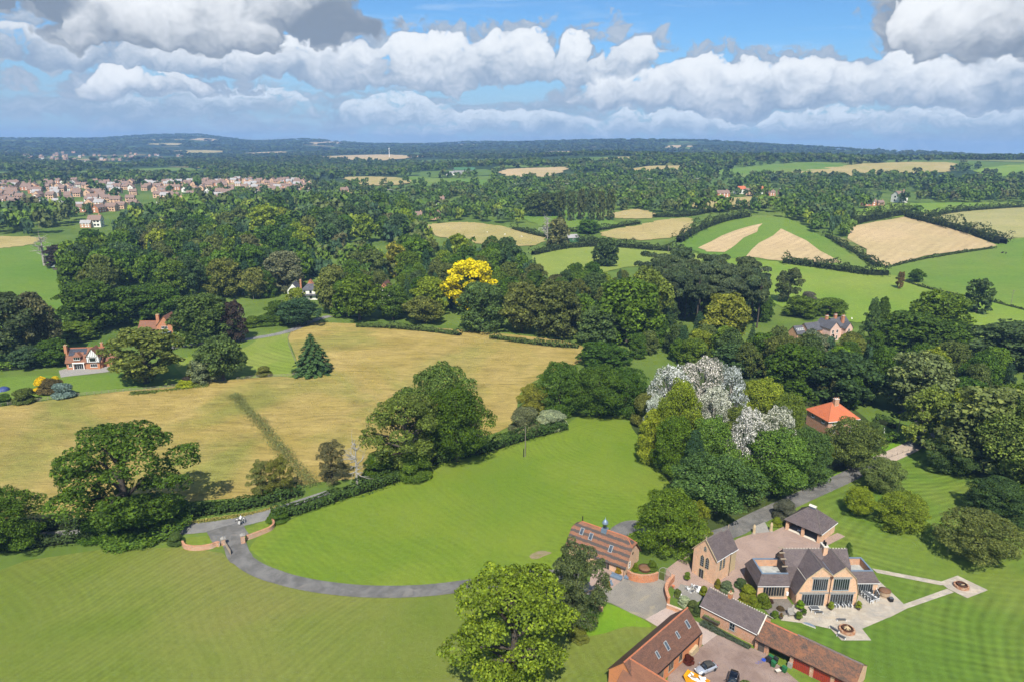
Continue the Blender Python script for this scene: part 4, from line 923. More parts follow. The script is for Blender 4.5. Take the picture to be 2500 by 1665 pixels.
wood([(600, 745), (640, 690), (760, 640), (860, 600), (1000, 590), (1150, 600), (1215, 640), (1240, 700), (1220, 745), (1100, 735), (1000, 730), (900, 715), (800, 715), (740, 730)], 14.5, (14, 22), 'wood around the white house')
wood([(600, 645), (700, 605), (800, 560), (960, 545), (1010, 580), (870, 605), (760, 645), (660, 665)], 15, (13, 20), 'wood behind the white house')
wood([(1490, 700), (1600, 700), (1765, 725), (1760, 765), (1620, 750), (1500, 745)], 13, (10, 15), 'undergrowth of the pine wood')
wood([(560, 690), (555, 655), (640, 635), (690, 680), (660, 700), (600, 690)], 14, (12, 18), 'trees beside the white house lawn')
wood([(1240, 700), (1300, 665), (1420, 668), (1520, 690), (1540, 760), (1500, 790), (1330, 785)], 13, (13, 19), 'wood beside the pines')
wood([(1470, 790), (1530, 765), (1620, 780), (1700, 800), (1640, 850), (1540, 850), (1450, 830)], 13, (9, 14), 'garden trees below the pine wood')
wood([(1540, 800), (1660, 815), (1850, 815), (1960, 850), (2000, 930), (1900, 960), (1800, 910), (1700, 870), (1560, 850)], 12, (12, 18), 'dark wood behind the red roofed house')
wood([(2020, 900), (2090, 860), (2200, 850), (2354, 880), (2600, 900), (2600, 1180), (2400, 1180), (2300, 1100), (2200, 1010), (2130, 950)], 13, (12, 18), 'wood at the side of the garden')
wood([(1780, 775), (1830, 745), (1830, 790), (1990, 790), (2040, 830), (1990, 860), (1860, 830)], 12, (9, 14), 'garden of the slate roofed house')
wood([(1750, 512), (1830, 488), (1960, 500), (1975, 530), (1935, 552), (1860, 534), (1800, 520)], 12, (12, 18), 'wood beside the stubble field')
wood([(1480, 500), (1560, 478), (1600, 455), (1900, 452), (2100, 455), (2354, 458), (2600, 458), (2600, 470), (2354, 470), (2050, 482), (1960, 500), (1800, 490), (1600, 492)], 17, (11, 18), 'tree belt behind the striped field')
wood([(950, 540), (960, 500), (1100, 490), (1190, 500), (1200, 520), (1130, 512), (1050, 508)], 15, (10, 16), 'trees beyond the hay meadow')
# trees over the open country further off, thick where the woods are
def scatter(r0, r1, sp, hr, thr, share):
    n = int(.5 * 1.5 * (r1 ** 2 - r0 ** 2) / sp ** 2)
    r = np.sqrt(_g.uniform(r0 ** 2, r1 ** 2, n)); a = _g.uniform(-.75, .75, n); x = r * np.sin(a); y = r * np.cos(a)
    nz = np.sin(x / 173 + 2.1 * np.sin(y / 390)) + np.sin(y / 131 + 1.7 * np.sin(x / 270 + 1)) + .8 * np.sin((x + y) / 97 + 2) + .6 * np.sin((x - y) / 61)
    keep = (nz + _g.normal(size=n) * .5) > thr
    for f in FIELDPOLYS: keep &= ~in_poly(x, y, f)
    for f in TOWN: keep &= ~(in_poly(x, y, f) & (_g.uniform(size=n) > .12))
    x, y = x[keep], y[keep]
    for X, Y in zip(x, y):
        if not clear(X, Y): continue
        c, nme = pick()
        while nme in ('light green', 'brownish'): c, nme = pick()
        h = _sr.uniform(*hr); w = h * _sr.uniform(.7, 1.05) * share
        POOL.append((X, Y, h, w, 'broad', c, f'{nme} broadleaf tree in the far tree belts', f'{nme} broadleaf trees in the far tree belts'))
scatter(760, 1500, 16, (9, 17), -.5, 1.1)
scatter(1500, 2600, 20, (10, 16), -.6, 1.35)
scatter(2600, 4200, 34, (11, 17), -.45, 1.9)
scatter(4200, 7700, 58, (11, 17), -.7, 3.2)
# a crowd of trees in the town gardens
POOL.sort(key=lambda t: -t[2] / math.hypot(t[0], t[1]))
SINGLE = 330
for i, (x, y, h, w, k, c, lab, grp) in enumerate(POOL[:SINGLE]): tree(k, x, y, h, w, c, lab, grp)
def far_woods(pool):
    rng = np.random.default_rng(4); protos = {}
    for L, (n, lf) in {'a': (150, 1.15), 'b': (52, 1.9), 'c': (22, 2.7)}.items():
        for v in range(4):
            C = []; R = []
            for k in range(9):
                a = rng.uniform(0, 6.28); z = rng.uniform(.2, .82); r = 4.1 * math.sin(math.pi * z) ** .6 * rng.uniform(.5, .95); C.append((math.cos(a) * r, math.sin(a) * r, 10 * z)); R.append(rng.uniform(1.4, 2.3))
            C.append((0, 0, 5)); R.append(3.4)
            protos[(L, v)] = lobes_leaves(np.array(C), np.array(R), n, lf, rng)
    Vs = []; Fs = []; Hs = []; off = 0
    for (x, y, h, w, k, c, lab, grp) in pool:
        d = math.hypot(x, y); L = 'a' if d < 1250 else ('b' if d < 2700 else 'c'); V, F, tt = protos[(L, int(rng.integers(4)))]
        a = rng.uniform(0, 6.28); ca, sa = math.cos(a) * w / 10, math.sin(a) * w / 10
        Q = np.empty_like(V); Q[:, 0] = V[:, 0] * ca - V[:, 1] * sa + x; Q[:, 1] = V[:, 0] * sa + V[:, 1] * ca + y; Q[:, 2] = V[:, 2] * h / 10 + float(height(x, y))
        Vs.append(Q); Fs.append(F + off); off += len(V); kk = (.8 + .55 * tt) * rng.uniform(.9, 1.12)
        cloud_shade = np.interp(d, [900, 1600, 3000], [.92, .74, .42]); kk = kk * cloud_shade  # tree colours darkened with distance, painting in the cloud shadow over the far land
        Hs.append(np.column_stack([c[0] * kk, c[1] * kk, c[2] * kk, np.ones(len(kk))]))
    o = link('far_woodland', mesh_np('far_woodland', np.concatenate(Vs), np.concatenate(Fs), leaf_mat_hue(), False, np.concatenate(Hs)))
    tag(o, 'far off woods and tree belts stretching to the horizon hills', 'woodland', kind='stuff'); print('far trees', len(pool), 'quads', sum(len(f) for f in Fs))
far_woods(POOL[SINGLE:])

# ---------------------------------------------------------------- haze
def haze():
    x0, x1, y0, y1, z0, z1 = -9300, 9300, -9300, 9300, -110, 216
    zs = [z0, z1]; V = [(x, y, z) for z in zs for x, y in ((x0, y0), (x1, y0), (x1, y1), (x0, y1))]
    F = [(3, 2, 1, 0), (4, 5, 6, 7), (0, 1, 5, 4), (1, 2, 6, 5), (2, 3, 7, 6), (3, 0, 4, 7)]
    m = bpy.data.materials.new('haze'); m.use_nodes = True; g = NG(m.node_tree); g.n.clear()
    out = g.node('ShaderNodeOutputMaterial'); v = g.node('ShaderNodeVolumePrincipled', {'Color': (.33, .58, .98, 1), 'Density': 1.2e-4, 'Anisotropy': 0.0})
    g.l.new(v.outputs[0], out.inputs['Volume'])
    o = link('haze', mesh_np('haze', V, F, m)); tag(o, kind='stuff')
haze()

# ---------------------------------------------------------------- building materials
def ocoord(g): return g.node('ShaderNodeTexCoord').outputs['Object']
def brick(name, a, b, mort, spot=.12, spotc=(.62, .55, .45), dark=.0):
    m, g, bs = mat_new(name); o = ocoord(g); sp = g.node('ShaderNodeSeparateXYZ', {0: o})
    v = g.vec(g.m('ADD', sp.outputs[0], sp.outputs[1]), sp.outputs[2])
    br = g.node('ShaderNodeTexBrick', {'Vector': v, 'Color1': c4(a), 'Color2': c4(b), 'Mortar': c4(mort), 'Scale': 1.0, 'Mortar Size': .012, 'Brick Width': .225, 'Row Height': .075, 'Bias': 0.0})
    n = g.noise(o, 1.1, 5, .65); col = g.mix(g.ss(n, .35, .7), br.outputs[0], g.mix(.55, br.outputs[0], c4([q * 1.35 for q in a])))
    col = g.mix(g.ss(g.noise(o, 3.4, 4, .75), .60, .70, 0, spot * 6), col, c4(spotc))
    col = g.mix(g.ss(g.noise(g.mapping(o, (3, 5, 1)), .8, 4, .6), .52, .75, 0, .5), col, c4([q * .62 for q in a]))
    g.l.new(col, bs.inputs['Base Color']); bs.inputs['Roughness'].default_value = .9; bs.inputs['Specular IOR Level'].default_value = .15
    bump(g, bs, br.outputs['Fac'], .35, -.01)
    return m
def tiles(name, a, b, c, bands=0.0, moss=0.0, course=.11, mossc=(.30, .22, .10)):
    """courses of small tiles: tone differs tile by tile, in drifts along the courses, with lichen"""
    m, g, bs = mat_new(name); o = ocoord(g); sp = g.node('ShaderNodeSeparateXYZ', {0: o}); X, Y, Z = sp.outputs
    h = g.m('ADD', X, g.m('MULTIPLY', Y, .83))
    v = g.vec(h, g.m('MULTIPLY', Z, 1.0))
    br = g.node('ShaderNodeTexBrick', {'Vector': v, 'Color1': (0, 0, 0, 1), 'Color2': (1, 1, 1, 1), 'Mortar': (.5, .5, .5, 1), 'Scale': 1.0, 'Mortar Size': .004, 'Brick Width': .2, 'Row Height': course, 'Bias': 0.0})
    t = g.node('ShaderNodeSeparateColor', {0: br.outputs[0]}).outputs[0]
    dr = g.noise(g.vec(g.m('MULTIPLY', h, .45), g.m('MULTIPLY', Z, 2.2)), 1.0, 5, .65, .3)
    k = g.m('ADD', g.m('MULTIPLY', dr, .8), g.m('MULTIPLY', t, .25))
    col = g.mix(g.ss(k, .30, .72), c4(a), c4(b))
    if bands:
        w = g.m('SINE', g.m('ADD', g.m('MULTIPLY', Z, 6.2832 / bands), g.m('MULTIPLY', g.noise(g.vec(g.m('MULTIPLY', h, .5), Z), 1.2, 3, .6), 1.6)))
        f = g.m('ADD', g.m('MULTIPLY', w, .7), g.m('MULTIPLY', g.m('SUBTRACT', g.noise(o, 1.6, 5, .7), .5), 2.2))
        col = g.mix(g.ss(f, -.2, .25), col, c4(c))
    else:
        col = g.mix(g.ss(g.noise(g.mapping(o, (2, 7, 3)), .7, 5, .7), .48, .72, 0, .8), col, c4(c))
    if moss: col = g.mix(g.ss(g.noise(g.mapping(o, (8, 1, 2)), 2.6, 6, .75), .56, .70, 0, moss), col, c4(mossc))
    g.l.new(col, bs.inputs['Base Color']); bs.inputs['Roughness'].default_value = .72; bs.inputs['Specular IOR Level'].default_value = .3
    rowz = g.m('FRACT', g.m('DIVIDE', Z, course)); bump(g, bs, g.m('ADD', rowz, g.m('MULTIPLY', t, .5)), .55, .03)
    return m
BRICK = brick('brick', (.44, .225, .12), (.34, .165, .09), (.44, .36, .28), .09)
BRICK_WARM = brick('brick_warm', (.56, .325, .19), (.44, .235, .135), (.52, .44, .34), .10)
BRICK_OLD = brick('brick_old', (.43, .20, .105), (.31, .14, .08), (.50, .44, .36), .16, (.74, .69, .60))
BRICK_RED = brick('brick_red', (.42, .15, .06), (.36, .12, .055), (.38, .28, .20), .03)
RENDER_ORANGE = plain('orange_brick_wall', (.50, .205, .095), .9, .08, 2.0, spec=.1)
STONE = plain('stone', (.42, .33, .20), .9, .18, 3.0, spec=.15)
STONE_GREY = plain('stone_grey', (.27, .255, .23), .9, .22, 4.0, spec=.15)
SLATE = tiles('slate_tiles', (.074, .058, .059), (.128, .102, .10), (.10, .082, .079), moss=.3, mossc=(.16, .14, .11))
TILE_BROWN = tiles('brown_tiles', (.088, .046, .034), (.155, .078, .052), (.118, .066, .048), moss=.45, mossc=(.27, .13, .055))
TILE_OLD = tiles('old_tiles', (.055, .043, .036), (.175, .082, .046), (.25, .105, .048), moss=.5, mossc=(.105, .085, .065))
TILE_BAND = tiles('banded_tiles', (.175, .082, .050), (.255, .118, .066), (.072, .060, .054), bands=.98, moss=.6, mossc=(.125, .10, .075))
TILE_RED = tiles('red_tiles', (.42, .115, .05), (.48, .14, .06), (.38, .11, .055), moss=.2, mossc=(.28, .11, .06))
TILE_TOWN = tiles('town_tiles', (.17, .115, .09), (.23, .155, .12), (.20, .14, .115))
TILE_PLAIN = tiles('plain_tiles', (.165, .075, .046), (.22, .10, .058), (.13, .065, .045), moss=.3, mossc=(.20, .12, .06))
SLATE_BLUE = tiles('blue_slate', (.062, .064, .074), (.10, .10, .112), (.082, .082, .092))
RIDGE_RED = plain('ridge_tile', (.36, .125, .06), .8, .25, 2.5)
RIDGE_GREY = plain('ridge_tile_grey', (.13, .11, .10), .8, .25, 2.5)
WHITE = plain('white_paint', (.78, .78, .75), .5, .04, 2.0)
CREAM = plain('cream_wall', (.72, .70, .62), .8, .06, 1.0)
PINK = plain('pink_wall', (.62, .42, .35), .85, .06, 1.0)
FRAME_GREY = plain('grey_frame', (.26, .285, .29), .5, .08, 2.0)
FRAME_WOOD = plain('oak_frame', (.30, .24, .17), .75, .15, 2.0)
TIMBER = plain('black_timber', (.022, .018, .016), .7, .15, 3.0)
BOARD = plain('weathered_boards', (.085, .07, .058), .85, .3, 2.0)
LEAD = plain('blue_grey_metal', (.17, .23, .30), .45, .08, 1.0, metal=.25)
FLATROOF = plain('flat_roof_felt', (.33, .34, .32), .8, .35, .6)
IRON = plain('black_iron', (.018, .017, .017), .5, .1, 3.0, metal=.4)
RUST = plain('rusty_iron', (.085, .035, .018), .7, .3, 5.0)
REDDOOR = plain('red_door_paint', (.30, .035, .020), .5, .08, 1.5)
CONC = plain('pale_concrete', (.55, .50, .42), .85, .08, 1.5)
DARKIN = plain('dark_interior', (.05, .05, .05), .9, .1, 1.0)
def glass(name, c=(.012, .016, .02)):
    m, g, bs = mat_new(name); n = g.noise(ocoord(g), .9, 3, .5)
    col = g.mix(g.ss(n, .5, .75, 0, .5), c4(c), (.16, .17, .17, 1)); g.l.new(col, bs.inputs['Base Color'])
    bs.inputs['Roughness'].default_value = .06; bs.inputs['Specular IOR Level'].default_value = .9
    return m
GLASS = glass('window_glass'); SKYGLASS = glass('skylight_glass', (.05, .065, .085))
def ground_mat(name, a, b, scale=.5, spot=None, rough=.9, fine=5.0, amt=.35):
    m, g, bs = mat_new(name); p = pos(g)
    col = g.mix(g.ss(g.noise(p, scale, 6, .65, .5), .35, .66), c4(a), c4(b))
    if spot: col = g.mix(g.ss(g.noise(g.mapping(p, (11, 4, 0)), scale * .6, 4, .6, 1.0), .56, .72, 0, .75), col, c4(spot))
    k = g.m('ADD', g.m('MULTIPLY', g.m('SUBTRACT', g.noise(p, fine, 4, .75), .5), amt * 2), 1.0)
    s = g.node('ShaderNodeVectorMath', {0: col}, operation='SCALE'); g.put(s.inputs[3], k); g.l.new(s.outputs[0], bs.inputs['Base Color'])
    bs.inputs['Roughness'].default_value = rough; bs.inputs['Specular IOR Level'].default_value = .2
    return m
ASPHALT = ground_mat('asphalt', (.105, .102, .096), (.165, .16, .15), .35, (.205, .19, .168), amt=.28)
LANE = ground_mat('lane_asphalt', (.16, .157, .15), (.215, .21, .198), .3, (.14, .137, .132), amt=.22)
YARD = ground_mat('yard_asphalt', (.185, .17, .145), (.24, .22, .185), .22, (.33, .28, .18), amt=.12)
RESIN = ground_mat('pink_gravel', (.275, .198, .162), (.325, .238, .195), .22, (.25, .185, .155), amt=.18)
RESIN_PALE = ground_mat('pale_gravel', (.36, .285, .245), (.40, .32, .275), .3, amt=.12)
COURT = ground_mat('court_gravel', (.195, .138, .114), (.27, .20, .165), .2, (.165, .115, .095), amt=.2)
DUST = ground_mat('dusty_gravel', (.34, .27, .21), (.40, .32, .25), .3, amt=.15)
def flags():
    """stone paving slabs: each slab its own tone"""
    m, g, bs = mat_new('stone_flags'); p = g.mapping(pos(g), (0, 0, 0), (0, 0, .05))
    br = g.node('ShaderNodeTexBrick', {'Vector': p, 'Color1': (0, 0, 0, 1), 'Color2': (1, 1, 1, 1), 'Mortar': (.5, .5, .5, 1), 'Scale': 1.0, 'Mortar Size': .012, 'Brick Width': 1.15, 'Row Height': .75, 'Bias': 0.0}, offset=.37)
    t = g.node('ShaderNodeSeparateColor', {0: br.outputs[0]}).outputs[0]
    col = g.mix(t, (.33, .285, .225, 1), (.44, .39, .315, 1)); col = g.mix(g.ss(g.noise(p, .35, 5, .65, .8), .42, .66), col, (.30, .275, .235, 1))
    col = g.mix(g.ss(g.noise(g.mapping(p, (5, 2, 0), (0, 0, 0), (.5, 1.6, 1)), .5, 5, .7), .52, .68, 0, .8), col, (.43, .35, .25, 1))
    col = g.mix(g.m('MULTIPLY', br.outputs['Fac'], .5), col, (.21, .19, .155, 1)); g.l.new(col, bs.inputs['Base Color'])
    bs.inputs['Roughness'].default_value = .8; bs.inputs['Specular IOR Level'].default_value = .25
    return m
FLAGS = flags()

# ---------------------------------------------------------------- mesh builder
class MB:
    def __init__(s): s.v = []; s.f = []
    def face(s, pts): k = len(s.v); s.v += [tuple(p) for p in pts]; s.f.append(tuple(range(k, k + len(pts)))); return s
    def box(s, x0, x1, y0, y1, z0, z1):
        k = len(s.v); s.v += [(x, y, z) for z in (z0, z1) for x, y in ((x0, y0), (x1, y0), (x1, y1), (x0, y1))]
        s.f += [tuple(k + i for i in f) for f in ((3, 2, 1, 0), (4, 5, 6, 7), (0, 1, 5, 4), (1, 2, 6, 5), (2, 3, 7, 6), (3, 0, 4, 7))]; return s
    def obox(s, c, size, rz=0.0, tilt=0.0):
        m = Matrix.Translation(c) @ Matrix.Rotation(rz, 4, 'Z') @ Matrix.Rotation(tilt, 4, 'X'); a, b, d = size[0] / 2, size[1] / 2, size[2] / 2
        k = len(s.v); s.v += [tuple(m @ Vector((x, y, z))) for z in (-d, d) for x, y in ((-a, -b), (a, -b), (a, b), (-a, b))]
        s.f += [tuple(k + i for i in f) for f in ((3, 2, 1, 0), (4, 5, 6, 7), (0, 1, 5, 4), (1, 2, 6, 5), (2, 3, 7, 6), (3, 0, 4, 7))]; return s
    def slab(s, pts, vec):
        """solid from a flat polygon pushed along vec"""
        n = len(pts); k = len(s.v); s.v += [tuple(p) for p in pts] + [tuple(p[i] + vec[i] for i in range(3)) for p in pts]
        s.f.append(tuple(range(k, k + n))); s.f.append(tuple(range(k + 2 * n - 1, k + n - 1, -1)))
        for i in range(n): j = (i + 1) % n; s.f.append((k + i, k + n + i, k + n + j, k + j))
        return s
    def cyl(s, x, y, z0, z1, r, r2=None, n=12, cap=True):
        r2 = r if r2 is None else r2; k = len(s.v)
        for z, q in ((z0, r), (z1, r2)): s.v += [(x + q * math.cos(2 * math.pi * i / n), y + q * math.sin(2 * math.pi * i / n), z) for i in range(n)]
        for i in range(n): j = (i + 1) % n; s.f.append((k + i, k + j, k + n + j, k + n + i))
        if cap: s.f.append(tuple(range(k + n - 1, k - 1, -1))); s.f.append(tuple(range(k + n, k + 2 * n)))
        return s
    def bar(s, a, b, r=.02, n=5):
        V, F = tube([a, b], [r, r], n); k = len(s.v); s.v += [tuple(q) for q in V]; s.f += [tuple(k + i for i in f) for f in F]; return s
    def lathe(s, prof, x=0, y=0, n=16):
        k = len(s.v)
        for r, z in prof: s.v += [(x + r * math.cos(2 * math.pi * i / n), y + r * math.sin(2 * math.pi * i / n), z) for i in range(n)]
        for p in range(len(prof) - 1):
            for i in range(n): j = (i + 1) % n; s.f.append((k + p * n + i, k + p * n + j, k + (p + 1) * n + j, k + (p + 1) * n + i))
        return s
    def build(s, name, mat, parent=None, loc=None, rz=None, smooth=False):
        me = bpy.data.meshes.new(name); me.from_pydata(s.v, [], s.f); me.materials.append(mat)
        bm = bmesh.new(); bm.from_mesh(me); bmesh.ops.recalc_face_normals(bm, faces=bm.faces); bm.to_mesh(me); bm.free()
        if smooth: me.polygons.foreach_set('use_smooth', np.ones(len(me.polygons), bool))
        return link(name, me, parent, loc, rz)
def thing(name, label, cat, x, y, rz=0.0, group=None, z=None):
    o = link(name, None, None, (x, y, float(height(x, y)) if z is None else z), rz); o.empty_display_size = .5
    return tag(o, label, cat, group)
_wm = {}
def pane_mesh(w, h, mat):
    k = (round(w, 3), round(h, 3), mat.name)
    if k not in _wm:
        b = MB().box(-w / 2, w / 2, -.012, .012, 0, h); me = bpy.data.meshes.new('pane'); me.from_pydata(b.v, [], b.f); me.materials.append(mat); _wm[k] = me
    return _wm[k]
def win(parent, x, y, z, rz, w, h, nx=2, ny=1, frame=None, name='window', bar=.06, sill=True, mat=None, out=.07, each=True):
    """window standing on the wall face: frame with bars, one pane object per light"""
    frame = frame or FRAME_GREY; b = MB(); t = bar
    b.box(-w / 2, w / 2, -out, .05, 0, t).box(-w / 2, w / 2, -out, .05, h - t, h).box(-w / 2, -w / 2 + t, -out + .002, .048, t, h - t).box(w / 2 - t, w / 2, -out + .002, .048, t, h - t)
    cw = (w - t) / nx; ch = (h - t) / ny
    for i in range(1, nx): xx = -w / 2 + t / 2 + cw * i; b.box(xx - t * .4, xx + t * .4, -out + .005, .04, t, h - t)
    for i in range(1, ny): zz = t / 2 + ch * i; b.box(-w / 2 + t, w / 2 - t, -out + .008, .036, zz - t * .35, zz + t * .35)
    if sill: b.box(-w / 2 - .08, w / 2 + .08, -out - .07, .03, -.07, -.002)
    o = b.build(name, frame, parent, (x, y, z), rz); gm = pane_mesh(cw - t * .8, ch - t * .7, mat or GLASS)
    for i in range(nx):
        for j in range(ny): link('pane', gm, o, (-w / 2 + t / 2 + cw * (i + .5), -.022, t / 2 + ch * j + t * .35))
    return o
def roof_gable(parent, x0, x1, y0, y1, ze, zr, mat, ov=.3, og=.25, th=.12, ridge=None, yr=None, name='roof'):
    """pitched roof, ridge along x"""
    yr = (y0 + y1) / 2 if yr is None else yr; b = MB()
    s0 = (zr - ze) / (yr - y0); s1 = (zr - ze) / (y1 - yr)
    a0 = (x0 - og, x1 + og)
    b.slab([(a0[0], y0 - ov, ze - ov * s0), (a0[1], y0 - ov, ze - ov * s0), (a0[1], yr, zr), (a0[0], yr, zr)], (0, 0, th))
    b.slab([(a0[1], y1 + ov, ze - ov * s1), (a0[0], y1 + ov, ze - ov * s1), (a0[0], yr, zr), (a0[1], yr, zr)], (0, 0, th))
    r = b.build(name, mat, parent)
    if ridge: MB().slab([(a0[0] - .02, yr - .16, zr + th - .05), (a0[0] - .02, yr, zr + th + .1), (a0[0] - .02, yr + .16, zr + th - .05)], (a0[1] - a0[0] + .04, 0, 0)).build('ridge', ridge, r)
    return r
def walls_gable(parent, x0, x1, y0, y1, ze, zr, mat, yr=None, name='wall'):
    """closed house body with gable ends at x0 and x1"""
    yr = (y0 + y1) / 2 if yr is None else yr
    return MB().slab([(x0, y0, 0), (x0, y1, 0), (x0, y1, ze), (x0, yr, zr), (x0, y0, ze)], (x1 - x0, 0, 0)).build(name, mat, parent)
def roof_hip(parent, x0, x1, y0, y1, ze, zr, mat, run=None, ov=.35, ridge=None, name='roof'):
    run = (y1 - y0) / 2 if run is None else run; s = (zr - ze) / ((y1 - y0) / 2); X0, X1, Y0, Y1, Z = x0 - ov, x1 + ov, y0 - ov, y1 + ov, ze - ov * s
    yr = (y0 + y1) / 2; A = (X0, Y0, Z); B = (X1, Y0, Z); C = (X1, Y1, Z); D = (X0, Y1, Z); E = (x0 + run, yr, zr); F = (x1 - run, yr, zr); b = MB()
    b.face([A, B, F, E]).face([C, D, E, F]).face([D, A, E]).face([B, C, F]); lo = [(p[0], p[1], p[2] - .16) for p in (A, B, C, D)]
    for i, (p, q) in enumerate(((A, B), (B, C), (C, D), (D, A))): b.face([p, q, (q[0], q[1], q[2] - .16), (p[0], p[1], p[2] - .16)])
    b.face(lo[::-1]); r = b.build(name, mat, parent)
    if ridge:
        hb = MB()
        for p, q in ((A, E), (B, F), (C, F), (D, E), (E, F)):
            if math.dist(p, q) > .05: hb.bar((p[0], p[1], p[2] + .03), (q[0], q[1], q[2] + .03), .1, 6)
        hb.build('hip_tiles', ridge, r)
    return r
def chimney(parent, x, y, z0, z1, w=.8, d=.6, mat=None, pots=2, cap=None):
    c = MB().box(x - w / 2, x + w / 2, y - d / 2, y + d / 2, z0, z1).build('chimney', mat or BRICK, parent)
    MB().box(x - w / 2 - .07, x + w / 2 + .07, y - d / 2 - .07, y + d / 2 + .07, z1, z1 + .14).build('cap', cap or STONE, c)
    for i in range(pots): MB().cyl(x + (i - (pots - 1) / 2) * w * .48, y, z1 + .14, z1 + .6, .12, .1, 8).build('chimney_pot', RIDGE_RED, c)
    return c
def skylight(parent, p, along, down, w, h, frame=None, mat=None):
    """roof window lying on a slope: p = upper left corner, along and down unit vectors"""
    a = Vector(along); d = Vector(down); n = a.cross(d).normalized()
    if n.z < 0: n = -n
    P = Vector(p) + n * .02; m = Matrix((a, -d, n)).transposed().to_4x4(); m.translation = P
    b = MB(); t = .10; b.box(0, w, -t, 0, 0, .12).box(0, w, -h, -h + t, 0, .12).box(0, t, -h + t, -t, 0, .118).box(w - t, w, -h + t, -t, 0, .118)
    o = b.build('skylight', frame or FRAME_GREY, parent); o.matrix_local = m
    MB().box(t, w - t, -h + t, -t, .02, .07).build('pane', mat or SKYGLASS, o); return o

Z1 = lambda x, y: ((1350 + x / 3.3717) / KD, (1200 + y / 3.3717) / KD)
Z2 = lambda x, y: ((1650 + x / 3.92) / KD, (1200 + y / 3.92) / KD)
Z3 = lambda x, y: ((1900 + x / 3.3717) / KD, (1200 + y / 3.3717) / KD)
Z8 = lambda x, y: ((430 + x / 8.722) / KD, (1250 + y / 8.722) / KD)
Z9 = lambda x, y: ((1620 + x / 6.926) / KD, (1380 + y / 6.926) / KD)
ZD = lambda x, y: ((1460 + x / 8.477) / KD, (1480 + y / 8.477) / KD)
def PAVE(name, f, pts, mat, lift, smooth=False):
    pl = plan([f(*p) if f else p for p in pts])
    if smooth: pl = [tuple(p) for p in smooth_line(pl, 6, True)]
    return sheet(name, pl, mat, lift)
def ROAD(name, pts, w, mat, lift):
    return sheet(name, strip([tuple(p) for p in smooth_line(plan(pts), 8)], w), mat, lift, 500)
# ---------------------------------------------------------------- roads, paving
ROAD('lane', [(-160, 1262), (0, 1245), (120, 1233), (260, 1222), (380, 1217), (450, 1214), (520, 1205), (590, 1190), (650, 1172), (700, 1155), (760, 1135)], 4.6, LANE, .09)
ROAD('drive', [(515, 1210), (525, 1228), (540, 1252), (552, 1280), (590, 1308), (650, 1330), (720, 1346), (810, 1357), (900, 1360), (990, 1356), (1080, 1345), (1170, 1332), (1260, 1322), (1330, 1330)], (7.5, 4.6, 4.0, 3.8, 3.8, 3.8, 3.8, 4, 4.5), ASPHALT, .094)
ROAD('drive', [(1415, 1240), (1430, 1218), (1462, 1208), (1520, 1225), (1600, 1240), (1680, 1222), (1725, 1198), (1780, 1172), (1850, 1140), (1930, 1104), (1990, 1075), (2030, 1056)], 4.6, ASPHALT, .098)
ROAD('gravel_drive', [(2026, 1058), (2060, 1043), (2095, 1027)], 5.0, DUST, .103)
ROAD('drive', [(2090, 1029), (2120, 1010), (2130, 990), (2110, 960), (2070, 945)], 4.6, ASPHALT, .1)
ROAD('access_road', [(760, 727), (720, 738), (680, 756), (640, 768), (590, 777), (540, 784), (470, 790), (410, 797), (380, 802)], 4.2, LANE, .12)
PAVE('yard', Z1, [(180, 770), (330, 735), (480, 760), (610, 690), (740, 735), (860, 715), (960, 750), (925, 850), (945, 950), (760, 1052), (640, 1000), (480, 920), (390, 892), (300, 850), (180, 830)], YARD, .105)
PAVE('forecourt', Z1, [(300, 770), (320, 600), (430, 600), (620, 690), (480, 800), (440, 805)], RESIN, .111)
PAVE('forecourt', Z2, [(-90, 740), (110, 590), (300, 560), (470, 520), (590, 450), (650, 430), (740, 402), (850, 390), (930, 382), (1040, 330), (1380, 470), (1545, 395), (1620, 430), (1440, 520), (1480, 560), (1400, 700), (1100, 900), (880, 1080), (640, 1080), (420, 1080), (160, 1000), (20, 960), (-110, 860)], RESIN, .1)
PAVE('ramp', Z1, [(760, 1052), (940, 952), (1060, 1000), (1200, 1080), (1352, 1180), (1240, 1265), (1050, 1180), (860, 1112)], RESIN_PALE, .112)
PAVE('courtyard', Z1, [(1240, 1265), (1352, 1180), (1520, 1240), (1740, 1330), (1990, 1540), (2300, 1790), (2200, 1960), (1500, 1950), (900, 1700), (960, 1480), (1200, 1290)], COURT, .1)
PAVE('slab_patio', Z1, [(1050, 762), (1240, 800), (1250, 880), (1150, 930), (985, 868)], ground_mat('grey_slabs', (.20, .19, .17), (.25, .235, .205), .5, amt=.15), .116)
PAVE('border_bed', Z2, [(830, 1110), (930, 1010), (1060, 1010), (1120, 1090), (1080, 1180), (900, 1190)], ground_mat('slate_chippings', (.14, .125, .105), (.19, .165, .14), .8, amt=.3), .116)
PAVE('patio', Z3, [(20, 1060), (70, 990), (120, 930), (640, 935), (690, 700), (790, 690), (830, 735), (1042, 935), (900, 1040), (690, 1130), (766, 1226), (520, 1226), (430, 1130), (230, 1088)], FLAGS, .108)
PAVE('stone_path', Z3, [(1030, 928), (1390, 800), (1445, 830), (1062, 962), (900, 1045)], FLAGS, .113)
PAVE('stone_path', Z3, [(770, 632), (1330, 738), (1388, 762), (1340, 772), (810, 668)], FLAGS, .113)
PAVE('fire_pit_terrace', Z3, [(1325, 747), (1475, 692), (1726, 812), (1556, 878), (1400, 802)], FLAGS, .118)
PAVE('terrace', None, [(140, 868), (135, 852), (160, 845), (270, 840), (275, 850), (240, 856), (150, 866)], STONE_GREY, .1)
PAVE('stone_setts', Z2, [(735, 400), (760, 330), (850, 290), (905, 385), (850, 392)], STONE_GREY, .118)
